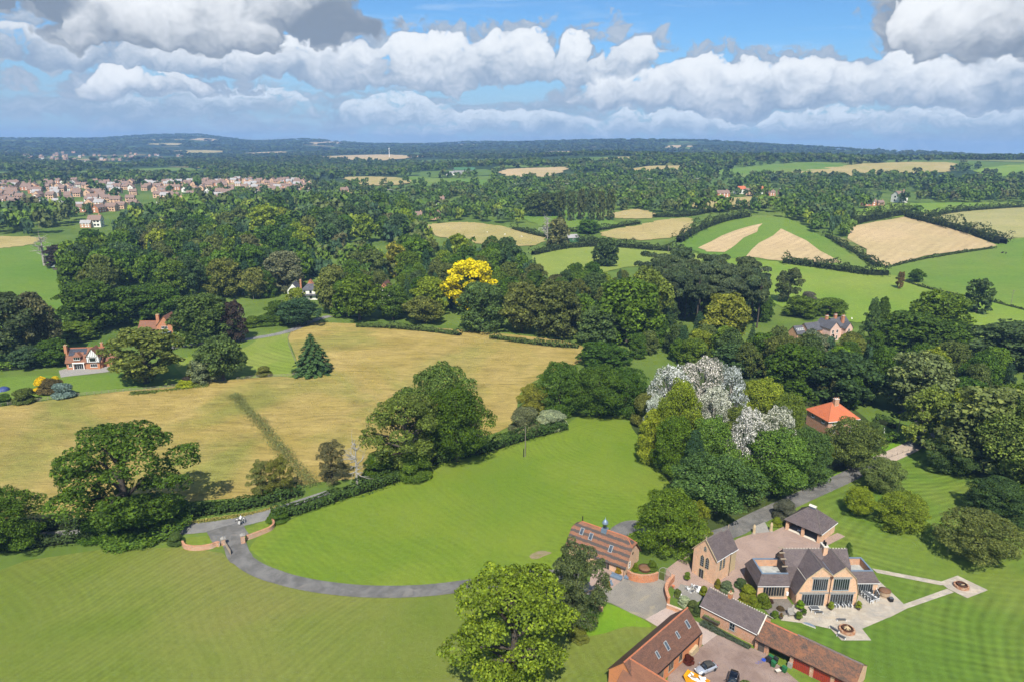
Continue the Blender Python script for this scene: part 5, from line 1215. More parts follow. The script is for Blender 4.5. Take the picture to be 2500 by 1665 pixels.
PAVE('bare_patch', None, [(1218, 1276), (1240, 1266), (1268, 1270), (1250, 1278), (1236, 1284), (1222, 1284)], ground_mat('bare_soil', (.24, .18, .12), (.17, .16, .06), 1.2, amt=.3), .05, True)

# ---------------------------------------------------------------- walls, gates, fences, poles
def wall_run(line, th, h, mat, label, name='brick_wall', cap=None, hs=None):
    L = [np.array(p) for p in line]; x0, y0 = L[0]; o = thing(name, label, 'wall', x0, y0); b = MB(); c = MB()
    off = []
    for i in range(len(L)):
        t = L[min(i + 1, len(L) - 1)] - L[max(i - 1, 0)]; t = t / np.linalg.norm(t); off.append(np.array([-t[1], t[0]]) * th / 2)
    for i in range(len(L) - 1):
        p, q = L[i] - L[0], L[i + 1] - L[0]; h0 = hs[i] if hs else h; h1 = hs[i + 1] if hs else h
        A = [p + off[i], p - off[i], q - off[i + 1], q + off[i + 1]]; hh = [h0, h0, h1, h1]; k = len(b.v)
        b.v += [(a[0], a[1], -.1) for a in A] + [(a[0], a[1], z) for a, z in zip(A, hh)]
        b.f += [tuple(k + j for j in f) for f in ((4, 5, 6, 7), (0, 1, 5, 4), (1, 2, 6, 5), (2, 3, 7, 6), (3, 0, 4, 7))]
        A = [p + off[i] * 1.25, p - off[i] * 1.25, q - off[i + 1] * 1.25, q + off[i + 1] * 1.25]; k = len(c.v)
        c.v += [(a[0], a[1], z) for a, z in zip(A, hh)] + [(a[0], a[1], z + .09) for a, z in zip(A, hh)]
        c.f += [tuple(k + j for j in f) for f in ((4, 5, 6, 7), (0, 1, 5, 4), (1, 2, 6, 5), (2, 3, 7, 6), (3, 0, 4, 7), (3, 2, 1, 0))]
    b.build('brickwork', mat, o); c.build('coping', cap or BRICK_OLD, o); return o
def WPX(f, pts, th, h, mat, label, **kw):
    return wall_run([tuple(p) for p in smooth_line(plan([f(*p) for p in pts]), 4)], th, h, mat, label, **kw)
WPX(Z1, [(612, 708), (660, 735), (740, 748), (820, 740), (860, 724)], .34, 1.75, BRICK_RED, 'curved orange brick wall between the coach house and iron gate')
WPX(Z1, [(990, 735), (945, 790), (928, 840), (938, 890), (950, 925)], .5, 1.5, BRICK_RED, 'curved brick wall with terracotta pots on top beside the iron gate')
WPX(Z1, [(935, 955), (990, 975), (1062, 1005)], .4, .8, BRICK, 'low brick wall in front of the shrub bed')
WPX(Z1, [(318, 935), (370, 970), (408, 985)], .5, .9, BRICK_OLD, 'short ramped brick wall beside the white planter')
WPX(Z8, [(140, 700), (190, 775), (300, 802), (420, 812), (560, 802), (640, 790), (760, 765), (870, 725), (930, 735)], .36, 1.05, BRICK_OLD, 'curved brick entrance wall on the oak side of the drive')
WPX(Z8, [(1490, 590), (1560, 572), (1700, 520), (1870, 455), (2000, 400), (2080, 325), (2072, 250), (2030, 195)], .36, 1.05, BRICK_OLD, 'curved brick entrance wall on the lawn side of the drive')
def pier(f, px_, h, label):
    x, y, z = hit(*f(*px_)); o = thing('gate_pier', label, 'gate pier', x, y, .5, 'gate piers'); MB().box(-.42, .42, -.42, .42, -.1, h).build('shaft', BRICK_OLD, o)
    MB().slab([(-.52, -.52, h), (.52, -.52, h), (.52, .52, h), (-.52, .52, h)], (0, 0, .12)).build('cap', STONE_GREY, o)
    MB().cyl(0, 0, h + .12, h + .5, .6, .12, 4).build('top_stone', STONE_GREY, o)
pier(Z8, (1010, 690), 1.5, 'square brick gate pier on the oak side of the drive')
pier(Z8, (1428, 650), 1.9, 'square brick gate pier on the lawn side of the drive')
def gate_leaf():
    x, y, z = hit(*Z8(1035, 700)); x2, y2, _ = hit(*Z8(1165, 915)); L = math.hypot(x2 - x, y2 - y); o = thing('field_gate', 'open grey timber gate leaf at the drive entrance', 'gate', x, y, math.atan2(y2 - y, x2 - x))
    for i in range(6): MB().box(0, L, -.03, .03, .22 + i * .2, .32 + i * .2).build('rail', FRAME_WOOD, o)
    for xx in (0.03, L / 2, L - .03): MB().box(xx - .05, xx + .05, -.05, .05, .05, 1.4).build('stile', FRAME_WOOD, o)
    MB().bar((0, -.05, .25), (L, -.05, 1.3), .035, 4).build('brace', FRAME_WOOD, o)
gate_leaf()
x, y, z = hit(*Z8(905, 735)); o = thing('sign_board', 'small blank white board on the entrance wall', 'sign', x, y, -.25); MB().box(-.28, .28, -.02, .02, .35, 1.05).build('board', WHITE, o); MB().box(-.04, .04, -.018, .06, -.05, .4).build('post', FRAME_WOOD, o)
def arch_gate():
    a = hit(*Z1(868, 722)); b = hit(*Z1(965, 758)); L = math.hypot(b[0] - a[0], b[1] - a[1]); o = thing('iron_gate', 'round topped wrought iron garden gate between the curved walls', 'gate', a[0], a[1], math.atan2(b[1] - a[1], b[0] - a[0]))
    r = L / 2; hz = 2.0; P = lambda t: (r - r * math.cos(t), 0, hz + r * .95 * math.sin(t)); fr = MB()
    pts = [(0, 0, 0), (0, 0, hz)] + [P(math.pi * k / 16) for k in range(1, 16)] + [(L, 0, hz), (L, 0, 0)]
    for p, q in zip(pts[:-1], pts[1:]): fr.bar(p, q, .06, 6)
    fr.bar((0, 0, .1), (L, 0, .1), .04).bar((0, 0, hz), (L, 0, hz), .03).bar((r, 0, .1), (r, 0, hz + r * .95), .04); fr.build('arch_frame', STONE_GREY, o)
    for i in range(1, 14):
        xx = L * i / 14
        if abs(xx - r) < .08: continue
        top = hz + r * .95 * math.sqrt(max(0, 1 - ((xx - r) / r) ** 2)); MB().bar((xx, 0, .1), (xx, 0, top), .018, 4).build('bar', RUST, o)
    for zc in (.9, 1.5):
        s = MB()
        for q in range(4):
            for k in range(8):
                t0 = 6.283 * k / 8; t1 = 6.283 * (k + 1) / 8; cx = L * (q + .5) / 4; s.bar((cx + .2 * math.cos(t0), -.02, zc + .2 * math.sin(t0)), (cx + .2 * math.cos(t1), -.02, zc + .2 * math.sin(t1)), .018, 4)
        s.build('scrollwork', RUST, o)
arch_gate()
def post_fence(pts, label, every=2.2, h=1.2, rails=3, mat=None, name='post_and_rail_fence', thick=.10):
    L = np.array([tuple(p) for p in smooth_line(plan(pts), 6)]); seg = np.linalg.norm(np.diff(L, axis=0), axis=1); cum = np.r_[0, np.cumsum(seg)]; n = max(2, int(cum[-1] / every) + 1); ss = np.linspace(0, cum[-1], n); X = np.interp(ss, cum, L[:, 0]); Y = np.interp(ss, cum, L[:, 1])
    o = thing(name, label, 'fence', X[0], Y[0]); mat = mat or FENCE; z0 = float(height(X[0], Y[0]))
    b = MB().box(-thick / 2, thick / 2, -thick / 2, thick / 2, -.1, h); pm = bpy.data.meshes.new('post'); pm.from_pydata(b.v, [], b.f); pm.materials.append(mat)
    for k in range(n): link('post', pm, o, (X[k] - X[0], Y[k] - Y[0], float(height(X[k], Y[k])) - z0))
    for r in range(rails):
        b = MB(); zz = h * (.3 + .62 * r / max(rails - 1, 1))
        for k in range(n - 1): b.bar((X[k] - X[0], Y[k] - Y[0], zz + float(height(X[k], Y[k])) - z0), (X[k + 1] - X[0], Y[k + 1] - Y[0], zz + float(height(X[k + 1], Y[k + 1])) - z0), thick * .42, 4)
        b.build('rail', mat, o)
    return o
FENCE = plain('weathered_fence', (.24, .21, .17), .9, .2, 2.0, spec=.1)
post_fence([(-60, 944), (0, 934), (60, 926), (120, 918), (200, 908), (290, 900), (370, 894), (450, 882), (520, 876)], 'long wooden rail fence along the garden lawn and hay field')
post_fence([(545, 874), (600, 868), (650, 866), (690, 862)], 'wooden rail fence below the paddock')
post_fence([(690, 858), (672, 815), (662, 785), (668, 768), (690, 755)], 'curved wire fence between the paddock and hay field', 2.6, 1.2, 2, thick=.08)
post_fence([(1975, 1068), (2010, 1063), (2050, 1050), (2090, 1036), (2115, 1030)], 'low post fence along the gravel drive', 2.4, .9, 1, thick=.09)
POLEM = plain('pole_wood', (.20, .175, .145), .9, .12, 1.0, spec=.1)
def pole(u, vb, vt, label, r=.13, arm=False, dark=False):
    x, y, z = hit(u, vb); h = rise(x, y, z, vt); o = thing('telegraph_pole', label, 'pole', x, y)
    b = MB().cyl(0, 0, -.2, h, r, r * .72, 8).build('shaft', POLEM, o)
    if arm: MB().box(-.9, .9, -.06, .06, h - .35, h - .22).build('crossarm', POLEM, o)
    if dark: MB().cyl(-.45, -.1, -.1, 2.6, .12, .12, 8).build('stay_guard', IRON, o)
pole(1207, 1050, 980, 'wooden telegraph pole standing on the middle lawn', dark=True)
pole(2063, 1000, 952, 'telegraph pole by the hedge of the red roofed house')
pole(651, 738, 690, 'telegraph pole by the laurel bushes', .12)
pole(583, 690, 645, 'telegraph pole beside the wood near the white house', .12)
pole(2323, 704, 668, 'telegraph pole on the sheep pasture fence', .12, True)
pole(1536, 582, 566, 'telegraph pole behind the pale pasture', .13, True)
pole(1478, 535, 520, 'telegraph pole above the small hay meadow', .13)

# ---------------------------------------------------------------- the main house
def main_house():
    o = thing('main_house', 'large brick house with twin curved gables, slate roof and two flat roofed wings', 'house', 55.0, 112.6, math.radians(1.2))
    prof = [(-.05, 2.9), (1.4, 5.95), (4.15, 8.5), (6.3, 6.75), (8.55, 8.5), (10.9, 6.05), (11.65, 2.95)]
    MB().slab([(p[0], 0, p[1]) for p in prof] + [(11.65, 0, 0), (-.05, 0, 0)], (0, 5.9, 0)).build('wall', BRICK_WARM, o)
    mp = [(2.95, 2.9), (3.9, 5.9), (6.2, 8.35), (8.5, 5.9), (9.5, 2.9)]
    MB().slab([(-.8, y, z) for y, z in mp] + [(-.8, 9.5, 0), (-.8, 2.95, 0)], (12.45, 0, 0)).build('wall', BRICK, o)
    # roofs: one slab for each plane
    def plane(a, b, y0, y1, nm='roof'): return MB().slab([(a[0], y0, a[1]), (b[0], y0, b[1]), (b[0], y1, b[1]), (a[0], y1, a[1])], (0, 0, .14)).build(nm, SLATE, o)
    ex = [(-.35, 2.35)] + prof[1:-1] + [(11.9, 2.4)]
    for i in range(6):
        r = plane(ex[i], ex[i + 1], -.12, 6.25 if 0 < i < 5 else 6.0)
    for i in (2, 4): MB().slab([(ex[i][0] - .13, -.14, ex[i][1] + .1), (ex[i][0], -.14, ex[i][1] + .24), (ex[i][0] + .13, -.14, ex[i][1] + .1)], (0, 6.4, 0)).build('ridge', RIDGE_GREY, o)
    MB().slab([(6.15, -.14, 6.86), (6.45, -.14, 6.86), (6.45, -.14, 6.93), (6.15, -.14, 6.93)], (0, 4.4, 0)).build('valley_gutter', LEAD, o)
    MB().slab([(1.25, -.14, 5.80), (1.42, -.14, 6.1), (1.52, -.14, 6.1), (1.35, -.14, 5.80)], (0, 4.2, 0)).build('lead_flashing', CONC, o)
    mx = [(2.7, 2.2)] + mp[1:-1] + [(9.75, 2.2)]
    for i in range(4):
        a, b = mx[i], mx[i + 1]; MB().slab([(-1.0, a[0], a[1]), (11.85, a[0], a[1]), (11.85, b[0], b[1]), (-1.0, b[0], b[1])], (0, 0, .14)).build('roof', SLATE, o)
    MB().slab([(-1.02, 6.05, 8.44), (-1.02, 6.2, 8.62), (-1.02, 6.35, 8.44)], (12.9, 0, 0)).build('ridge', RIDGE_GREY, o)
    for i in range(22): MB().box(-.9 + i * .58, -.72 + i * .58, 6.13, 6.27, 8.58, 8.72).build('ridge_crest', CONC, o)
    # stone verge along the front gables
    v = MB()
    for a, b in zip(ex[:-1], ex[1:]): v.slab([(a[0], -.2, a[1] - .05), (b[0], -.2, b[1] - .05), (b[0], -.2, b[1] + .13), (a[0], -.2, a[1] + .13)], (0, .09, 0))
    v.build('verge', STONE, o)
    # glazing
    for x0, x1, n in ((.95, 5.35, 9), (6.45, 10.9, 9)): win(o, (x0 + x1) / 2, -.01, .06, 0, x1 - x0, 2.66, n, 1, FRAME_GREY, 'glazed_doors', .08, False)
    for x0, x1, n in ((2.7, 5.6, 7), (6.65, 9.75, 7)): win(o, (x0 + x1) / 2, -.01, 3.5, 0, x1 - x0, 2.55, n, 1, FRAME_GREY, 'window', .08)
    for x0, x1, z in ((.4, 11.2, 2.82), (2.35, 5.95, 6.12), (6.3, 10.1, 6.12)): MB().box(x0, x1, -.10, .03, z, z + .30).build('lintel', STONE_GREY, o)
    MB().cyl(6.1, -.16, .05, 6.2, .06, .06, 8).build('downpipe', RUST, o); MB().slab([(5.8, -.3, 6.55), (6.4, -.3, 6.55), (6.25, -.3, 6.1), (5.95, -.3, 6.1)], (0, .28, 0)).build('hopper', RUST, o)
    c = MB().box(6.75, 7.6, 5.3, 6.9, 7.0, 9.35).build('chimney', BRICK_WARM, o); MB().box(6.66, 7.69, 5.2, 7.0, 9.35, 9.55).build('cap', CONC, c)
    for yy in (5.75, 6.4): MB().cyl(7.2, yy, 9.55, 10.3, .2, .15, 10).build('chimney_pot', IRON, c)
    # oak beams on the west gable
    for yy, zz, L in ((3.6, 6.2, 1.0), (4.6, 7.2, 1.2), (5.5, 8.0, 1.0), (6.2, 8.7, .7)): MB().box(-1.9, -.8, yy - .09, yy + .09, zz, zz + .2).build('beam', FRAME_WOOD, o)
    MB().box(-.95, -.805, 3.4, 9.0, 3.0, 5.6).build('weatherboarding', BOARD, o)
    # wings
    def wing(x0, x1, y0, y1, ze, ci, ct, side, outer):
        a0, a1 = (x0 - .25, x1) if side < 0 else (x0, x1 + .25); MB().box(x0, x1, y0, y1, 0, ze).build('wing_wall', BRICK_WARM, o)
        k = ci; X0, X1, Y0, Y1 = (x0 + k, x1, y0 + k + .05, y1 - k) if side < 0 else (x0, x1 - k, y0 + k + .05, y1 - k); b = MB(); E = ze - .15; yy0, yy1 = y0 - .28, y1 + .28
        b.slab([(a0, yy0, E), (a1, yy0, E), (X1, Y0, ct), (X0, Y0, ct)], (0, .03, .12))
        b.slab([(a1, yy1, E), (a0, yy1, E), (X0, Y1, ct), (X1, Y1, ct)], (0, -.03, .12))
        if side < 0: b.slab([(a0, yy1, E), (a0, yy0, E), (X0, Y0, ct), (X0, Y1, ct)], (.03, 0, .12))
        else: b.slab([(a1, yy0, E), (a1, yy1, E), (X1, Y1, ct), (X1, Y0, ct)], (-.03, 0, .12))
        r = b.build('wing_roof', SLATE, o); cz = ct + .02; w = .32; cp = MB().box(X0, X1, Y0, Y0 + w, cz, cz + .16).box(X0, X1, Y1 - w, Y1, cz, cz + .16)
        if side < 0: cp.box(X0, X0 + w, Y0 + w, Y1 - w, cz, cz + .157)
        else: cp.box(X1 - w, X1, Y0 + w, Y1 - w, cz, cz + .157)
        cp.build('parapet_coping', LEAD, o); p = MB().box(X0 + .05, X1, Y0 + .05, Y0 + .25, ze, cz - .002).box(X0 + .05, X1, Y1 - .25, Y1 - .05, ze, cz - .002)
        if side < 0: p.box(X0 + .05, X0 + .25, Y0 + .25, Y1 - .25, ze, cz - .004)
        else: p.box(X1 - .25, X1 - .05, Y0 + .25, Y1 - .25, ze, cz - .004)
        p.build('parapet', BRICK, o); MB().box(X0 + .26, X1, Y0 + .26, Y1 - .26, ze + .02, ze + .3).build('flat_roof', FLATROOF, o)
        MB().box(a0 + .02, a1, yy0 - .08, yy0 + .02, E - .05, E + .015).build('gutter', WHITE, o)
    wing(-6.75, -.8, 2.1, 8.9, 3.2, .75, 5.0, -1, True); wing(11.66, 17.6, 3.6, 10.0, 2.75, .8, 4.5, 1, True)
    win(o, -3.6, 2.09, .7, 0, 4.3, 2.3, 8, 1, FRAME_WOOD, 'window', .09)
    win(o, 15.0, 3.59, .06, 0, 3.3, 2.5, 7, 1, FRAME_GREY, 'glazed_doors', .08, False)
    for i in range(17): MB().box(-6.83, -6.752, 2.2 + i * .4, 2.56 + i * .4, .05, 2.95).build('wall_board', BOARD, o)
    MB().box(-1.15, -.75, 1.82, 2.09, 1.0, 1.7).build('meter_box', WHITE, o)
main_house()

# ---------------------------------------------------------------- chapel like tower house
def lancet(parent, x, y, z, rz, w, h, mat_in=None, n=2):
    """pointed window in a stone surround"""
    def outline(w, h):
        p = [(-w / 2, 0), (w / 2, 0), (w / 2, h - w * .8)]
        for k in range(1, 6): t = k / 6; p.append((w / 2 * (1 - t ** 1.6), h - w * .8 * (1 - t) ** 1.15))
        p.append((0, h))
        return p + [(-q[0], q[1]) for q in p[-2:1:-1]]
    o = MB().slab([(q[0], -.05, q[1]) for q in outline(w + .3, h + .2)], (0, .07, 0)).build('window', STONE, parent, (x, y, z), rz)
    MB().slab([(q[0], -.062, q[1] + .08) for q in outline(w, h)], (0, .01, 0)).build('pane', mat_in or GLASS, o)
    b = MB()
    for k in range(1, 5): b.box(-w / 2, w / 2, -.085, -.065, h * k / 5.2, h * k / 5.2 + .05)
    b.box(-.025, .025, -.09, -.066, .1, h * .95); b.build('glazing_bars', FRAME_GREY, o); return o
def chapel():
    # local x runs back along the ridge, the pointed gable faces -x
    o = thing('chapel_house', 'tall narrow brick chapel house with pointed windows and steep slate roof', 'house', 41.1, 118.9, math.radians(40)); W = 5.35
    MB().slab([(0, 0, 0), (0, W, 0), (0, W, 5.8), (0, W / 2, 9.05), (0, 0, 5.8)], (5.0, 0, 0)).build('wall', BRICK_WARM, o)
    MB().slab([(5.0, .35, 0), (5.0, W - .35, 0), (5.0, W - .35, 5.3), (5.0, W / 2, 8.4), (5.0, .35, 5.3)], (2.9, 0, 0)).build('wall', STONE, o)
    roof_gable(o, 0, 5.0, 0, W, 5.8, 9.05, SLATE, .28, .2, ridge=RIDGE_GREY); roof_gable(o, 5.22, 7.9, .35, W - .35, 5.2, 8.5, SLATE, .28, .02, ridge=RIDGE_GREY)
    v = MB()
    for s, y0 in ((1, -.3), (-1, W + .3)):
        ym = W / 2; v.slab([(-.3, y0, 5.5), (-.3, ym, 9.08), (-.3, ym, 9.3), (-.3, y0, 5.7)], (.12, 0, 0))
    v.build('verge', STONE, o)
    MB().box(-.2, 5.1, -.38, -.29, 5.43, 5.49).build('gutter', WHITE, o); MB().box(5.1, 8.0, -.02, .07, 4.87, 4.93).build('gutter', WHITE, o)
    R = -math.pi / 2
    for yy in (1.95, 3.15): lancet(o, -.005, yy, 2.7, R, .78, 2.5)
    lancet(o, -.005, W / 2, 6.35, R, .5, 1.1)
    for xx in (1.7, 2.8): lancet(o, xx, -.005, 2.7, 0, .62, 2.4)
    d = MB().slab([(-.65, -.05, 0), (.65, -.05, 0), (.65, -.05, 1.9), (.35, -.05, 2.35), (-.35, -.05, 2.35), (-.65, -.05, 1.9)], (0, .06, 0)).build('door', STONE, o, (-.005, 3.1, 0), R)
    MB().box(-.5, -.02, -.075, -.055, .05, 2.0).build('door_leaf', GLASS, d); MB().box(.02, .5, -.075, -.055, .05, 2.0).build('door_leaf', GLASS, d); MB().box(-.03, .03, -.09, -.056, .05, 2.1).build('mullion', FRAME_GREY, d)
    MB().cyl(4.95, -.14, 0, 5.3, .06, .06, 8).build('downpipe', IRON, o)
    f = MB().cyl(-.1, W / 2, 9.3, 9.9, .1, .03, 6); f.build('finial', STONE, o); MB().bar((7.7, W / 2, 8.6), (7.7, W / 2, 9.6), .04).bar((7.4, W / 2, 9.3), (8.0, W / 2, 9.3), .04).build('roof_cross', STONE, o)
chapel()

# ---------------------------------------------------------------- carport
def carport():
    o = thing('carport', 'open brick carport with hipped slate roof and metal lantern', 'garage', 68.85, 134.2, math.radians(131.5)); L, D = 8.0, 7.4
    # local x runs from the near corner along the open front, -y... depth is towards -y
    b = MB().box(0, L, -D, -D + .3, 0, 2.75).box(0, .3, -D + .3, 0, 0, 2.748).box(L - .3, L, -D + .3, 0, 0, 2.748)
    b.build('wall', BRICK_WARM, o)
    for xx in (.32, L / 2, L - .32): MB().box(xx - .32 if xx > 1 else .302, xx + .32 if xx < 7 else L - .302, -.42, -.002, 0, 2.55).build('pier', BRICK_WARM, o)
    MB().box(.3, L - .3, -.3, -.004, 2.551, 2.75).build('beam', FRAME_WOOD, o); MB().box(.3, L - .3, -D + .3, -.06, .12, .14).build('floor_slab', CONC, o)
    r = roof_hip(o, 0, L, -D, 0, 2.85, 6.0, SLATE, 3.3, .35, RIDGE_GREY)
    l = MB().box(3.3, 4.7, -D / 2 - .35, -D / 2 + .35, 5.95, 6.35).build('roof_lantern', LEAD, o); MB().slab([(3.2, -D / 2 - .5, 6.35), (3.2, -D / 2, 6.7), (3.2, -D / 2 + .5, 6.35)], (1.6, 0, 0)).build('lantern_cap', CONC, l)
    for s in (-1,): MB().box(-.4, L + .4, .28, .4, 2.42, 2.54).build('gutter', IRON, o)
    MB().box(-.42, -.3, -D - .3, .3, 2.42, 2.54).build('gutter', WHITE, o)
carport()

# ---------------------------------------------------------------- coach house
def coach_house():
    o = thing('coach_house', 'coach house with banded orange and grey tile roof and domed cupola', 'house', 23.6, 121.6, math.radians(146)); L, W = 13.6, 6.9
    # local x runs from the near right corner to the far left; front is at y = 0 facing the yard, depth towards -y
    ze, zr, yr = 2.35, 6.7, -W / 2
    MB().slab([(0, 0, 0), (0, -W, 0), (0, -W, ze), (0, -W * .66, 4.9), (0, -W * .34, 4.9), (0, 0, ze)], (L, 0, 0)).build('wall', BRICK_WARM, o)
    s = (zr - ze) / (W / 2); ov = .5; y0, z0 = ov, ze - ov * s * .7; hx = 1.5; yh = .34 * W; zh = zr - (W / 2 - yh) * s
    A = lambda x, y, z: (x, y, z); b = MB()
    for sg in (1, -1):
        f = (lambda y: y) if sg > 0 else (lambda y: -W - y); b.slab([(-.35, f(y0), z0), (L + .35, f(y0), z0), (L + .35, f(-yh), zh), (L - hx, f(-W / 2), zr), (hx, f(-W / 2), zr), (-.35, f(-yh), zh)], (0, 0, .14))
    for xs, xe in ((-.35, hx), (L + .35, L - hx)): b.slab([(xs, -yh, zh), (xs, -W + yh, zh), (xe, -W / 2, zr)], (0, 0, .15))
    b.build('roof', TILE_BAND, o); rb = MB().slab([(hx, -W / 2 - .15, zr + .1), (hx, -W / 2, zr + .26), (hx, -W / 2 + .15, zr + .1)], (L - 2 * hx, 0, 0))
    rb.bar((-.35, -yh, zh + .15), (hx, -W / 2, zr + .15), .1, 6).bar((-.35, -W + yh, zh + .15), (hx, -W / 2, zr + .15), .1, 6); rb.build('ridge', RIDGE_RED, o)
    d = Vector((0, y0 + yh, z0 - zh)).normalized()
    for xx, t in ((3.6, .42), (8.6, .26), (10.9, .20)): y = -W / 2 + (W / 2) * (t + .0) ; skylight(o, (xx, -W / 2 + t * W / 2 * 1.15, zr - t * W / 2 * 1.15 * s + .14), (1, 0, 0), d, .85, 1.5)
    c = MB().box(6.0, 7.2, -W / 2 - .6, -W / 2 + .6, zr - .6, zr + .35).build('cupola', LEAD, o)
    for k in range(6): t = k * math.pi / 3; MB().cyl(6.6 + .42 * math.cos(t), -W / 2 + .42 * math.sin(t), zr + .35, zr + 1.5, .07, .07, 6).build('post', IRON, c)
    MB().lathe([(.66, zr + 1.5), (.66, zr + 1.6), (.55, zr + 1.95), (.35, zr + 2.25), (.10, zr + 2.4), (.04, zr + 2.9), (.0, zr + 2.95)], 6.6, -W / 2, 14).build('dome', LEAD, c, smooth=True); MB().cyl(6.6, -W / 2, zr + .35, zr + 1.5, .2, .2, 8).build('lantern', GLASS, c)
    MB().cyl(12.0, -W / 2 - .1, zr - .2, zr + 1.3, .11, .11, 8).build('flue', IRON, o)
    win(o, 4.6, .01, .05, math.pi, 2.2, 2.15, 4, 1, FRAME_WOOD, 'glazed_doors', .08, False); win(o, 8.6, .01, .8, math.pi, 1.4, 1.2, 2, 1, FRAME_WOOD)
    MB().cyl(-.05, -W * .5, 3.6, 3.62, .01, .01, 8); w2 = MB().lathe([(.0, -.02), (.32, -.02), (.32, .06), (.0, .06)], 0, 0, 12).build('round_window', GLASS, o, (-.0, -W * .5, 3.5)); w2.rotation_euler = (0, -math.pi / 2, 0)
    MB().cyl(.02, .42, 0, 2.0, .05, .05, 6).build('downpipe', IRON, o); win(o, -.01, -W * .3, .9, math.pi / 2, .8, 1.3, 1, 2, WHITE)
coach_house()

# ---------------------------------------------------------------- slate roofed outbuilding, garages, barn
def outbuilding():
    o = thing('slate_outbuilding', 'low brick outbuilding with plain slate roof and brick chimney', 'building', 35.7, 108.9, math.radians(-44.3)); L, W = 10.9, 5.4
    walls_gable(o, 0, L, 0, W, 2.95, 5.0, BRICK_OLD); roof_gable(o, 0, L, 0, W, 2.95, 5.0, SLATE, .3, .12, ridge=RIDGE_GREY)
    MB().slab([(L + .13, -.3, 2.85), (L + .13, W / 2, 5.15), (L + .13, W / 2, 5.32), (L + .13, -.3, 3.0)], (.2, 0, 0)).slab([(L + .13, W + .3, 2.85), (L + .13, W / 2, 5.15), (L + .13, W / 2, 5.32), (L + .13, W + .3, 3.0)], (.2, 0, 0)).build('verge', CONC, o)
    MB().box(-.15, L + .12, -.40, -.31, 2.67, 2.73).build('gutter', WHITE, o); chimney(o, 4.1, W / 2 + .1, 4.6, 6.0, .65, .6, BRICK_RED, 1)
    win(o, 6.3, -.005, .9, 0, 1.0, 1.35, 2, 2, FRAME_GREY); MB().cyl(L - .1, -.12, 0, 2.65, .05, .05, 6).build('downpipe', IRON, o)
    for i in range(24): MB().box(.2 + i * .45, .36 + i * .45, W / 2 - .07, W / 2 + .07, 5.2, 5.33).build('ridge_crest', CONC, o)
    # half-round stone trough of flowers on the wall
    t = thing('wall_trough', 'long stone wall trough with green plants on the slate outbuilding', 'planter', *[v for v in (35.7 + math.cos(math.radians(-44.3)) * 2.4 + math.sin(math.radians(-44.3)) * .0, 108.9 + math.sin(math.radians(-44.3)) * 2.4)], math.radians(-44.3))
    MB().box(-1.6, 1.6, -.5, -.02, .85, 1.15).build('trough', BOARD, t); 
    for k in range(9): MB().box(-1.55 + k * .36, -1.27 + k * .36, -.46, -.1, 1.15, 1.32 + .06 * (k % 3)).build('plant', plain('trough_green', (.10, .13, .04), .8, .3, 8) if 'trough_green' not in MATS else MATS['trough_green'], t)
outbuilding()
def garages():
    o = thing('garage_range', 'low garage range with mossy brown tile roof and red doors', 'garage', 43.0, 100.6, math.radians(-42.2)); W = 5.9; L1, L2 = 6.0, 16.4; yr = 3.0
    # first half: open fronted shelter, second half: red doors
    walls = MB().box(-.02, L1 - .1, W - .25, W, 0, 2.2).box(-.02, .3, .15, W - .25, 0, 2.198).box(2.0, 2.35, .15, .5, 0, 2.15).box(2.35, L1 - .1, 2.6, 2.8, 0, 2.5).box(.3, 2.0, .3, .5, 0, 2.15); walls.build('shelter_wall', BRICK_OLD, o)
    MB().box(.5, 1.6, .24, .298, .05, 2.0).build('plank_door', BOARD, o)
    MB().slab([(L1, .3, 0), (L1, W, 0), (L1, W, 2.5), (L1, yr, 4.5), (L1, .3, 2.5)], (L2 - L1, 0, 0)).build('wall', BRICK_WARM, o)
    roof_gable(o, 0, L1, .1, W, 2.35, 4.35, TILE_OLD, .3, -.02, yr=yr, ridge=RIDGE_RED); roof_gable(o, L1, L2, .1, W, 2.55, 4.55, TILE_OLD, .25, .02, yr=yr, ridge=RIDGE_GREY)
    MB().box(L1 - .06, L1 + .0, -.55, yr, 2.1, 2.2); MB().box(0, L1 - .05, -.28, -.2, 2.02, 2.1).box(L1, L2, -.23, -.15, 2.25, 2.33).build('gutter', IRON, o)
    MB().box(L2 - .02, L2 + .12, -.3, W + .3, 2.0, 2.05)
    for i in range(3):
        x0 = L1 + .65 + i * 3.3; d = MB().box(x0, x0 + 2.7, .22, .298, .03, 2.1).build('garage_door', REDDOOR, o)
        for k in range(1, 9): MB().box(x0 + k * .3 - .015, x0 + k * .3 + .015, .205, .219, .06, 2.06).build('groove', DARKIN, d)
        MB().box(x0 + 1.28, x0 + 1.42, .19, .219, 1.0, 1.08).build('handle', IRON, d)
    for i in range(4): x0 = L1 + .02 + i * 3.3; MB().box(x0, x0 + .55, .1, .298, 0, 2.15).build('pier', BRICK_OLD, o)
    MB().box(L1 - .12, L1 + .6, -.25, .098, 0, .95).build('stone_guard', STONE_GREY, o)
garages()
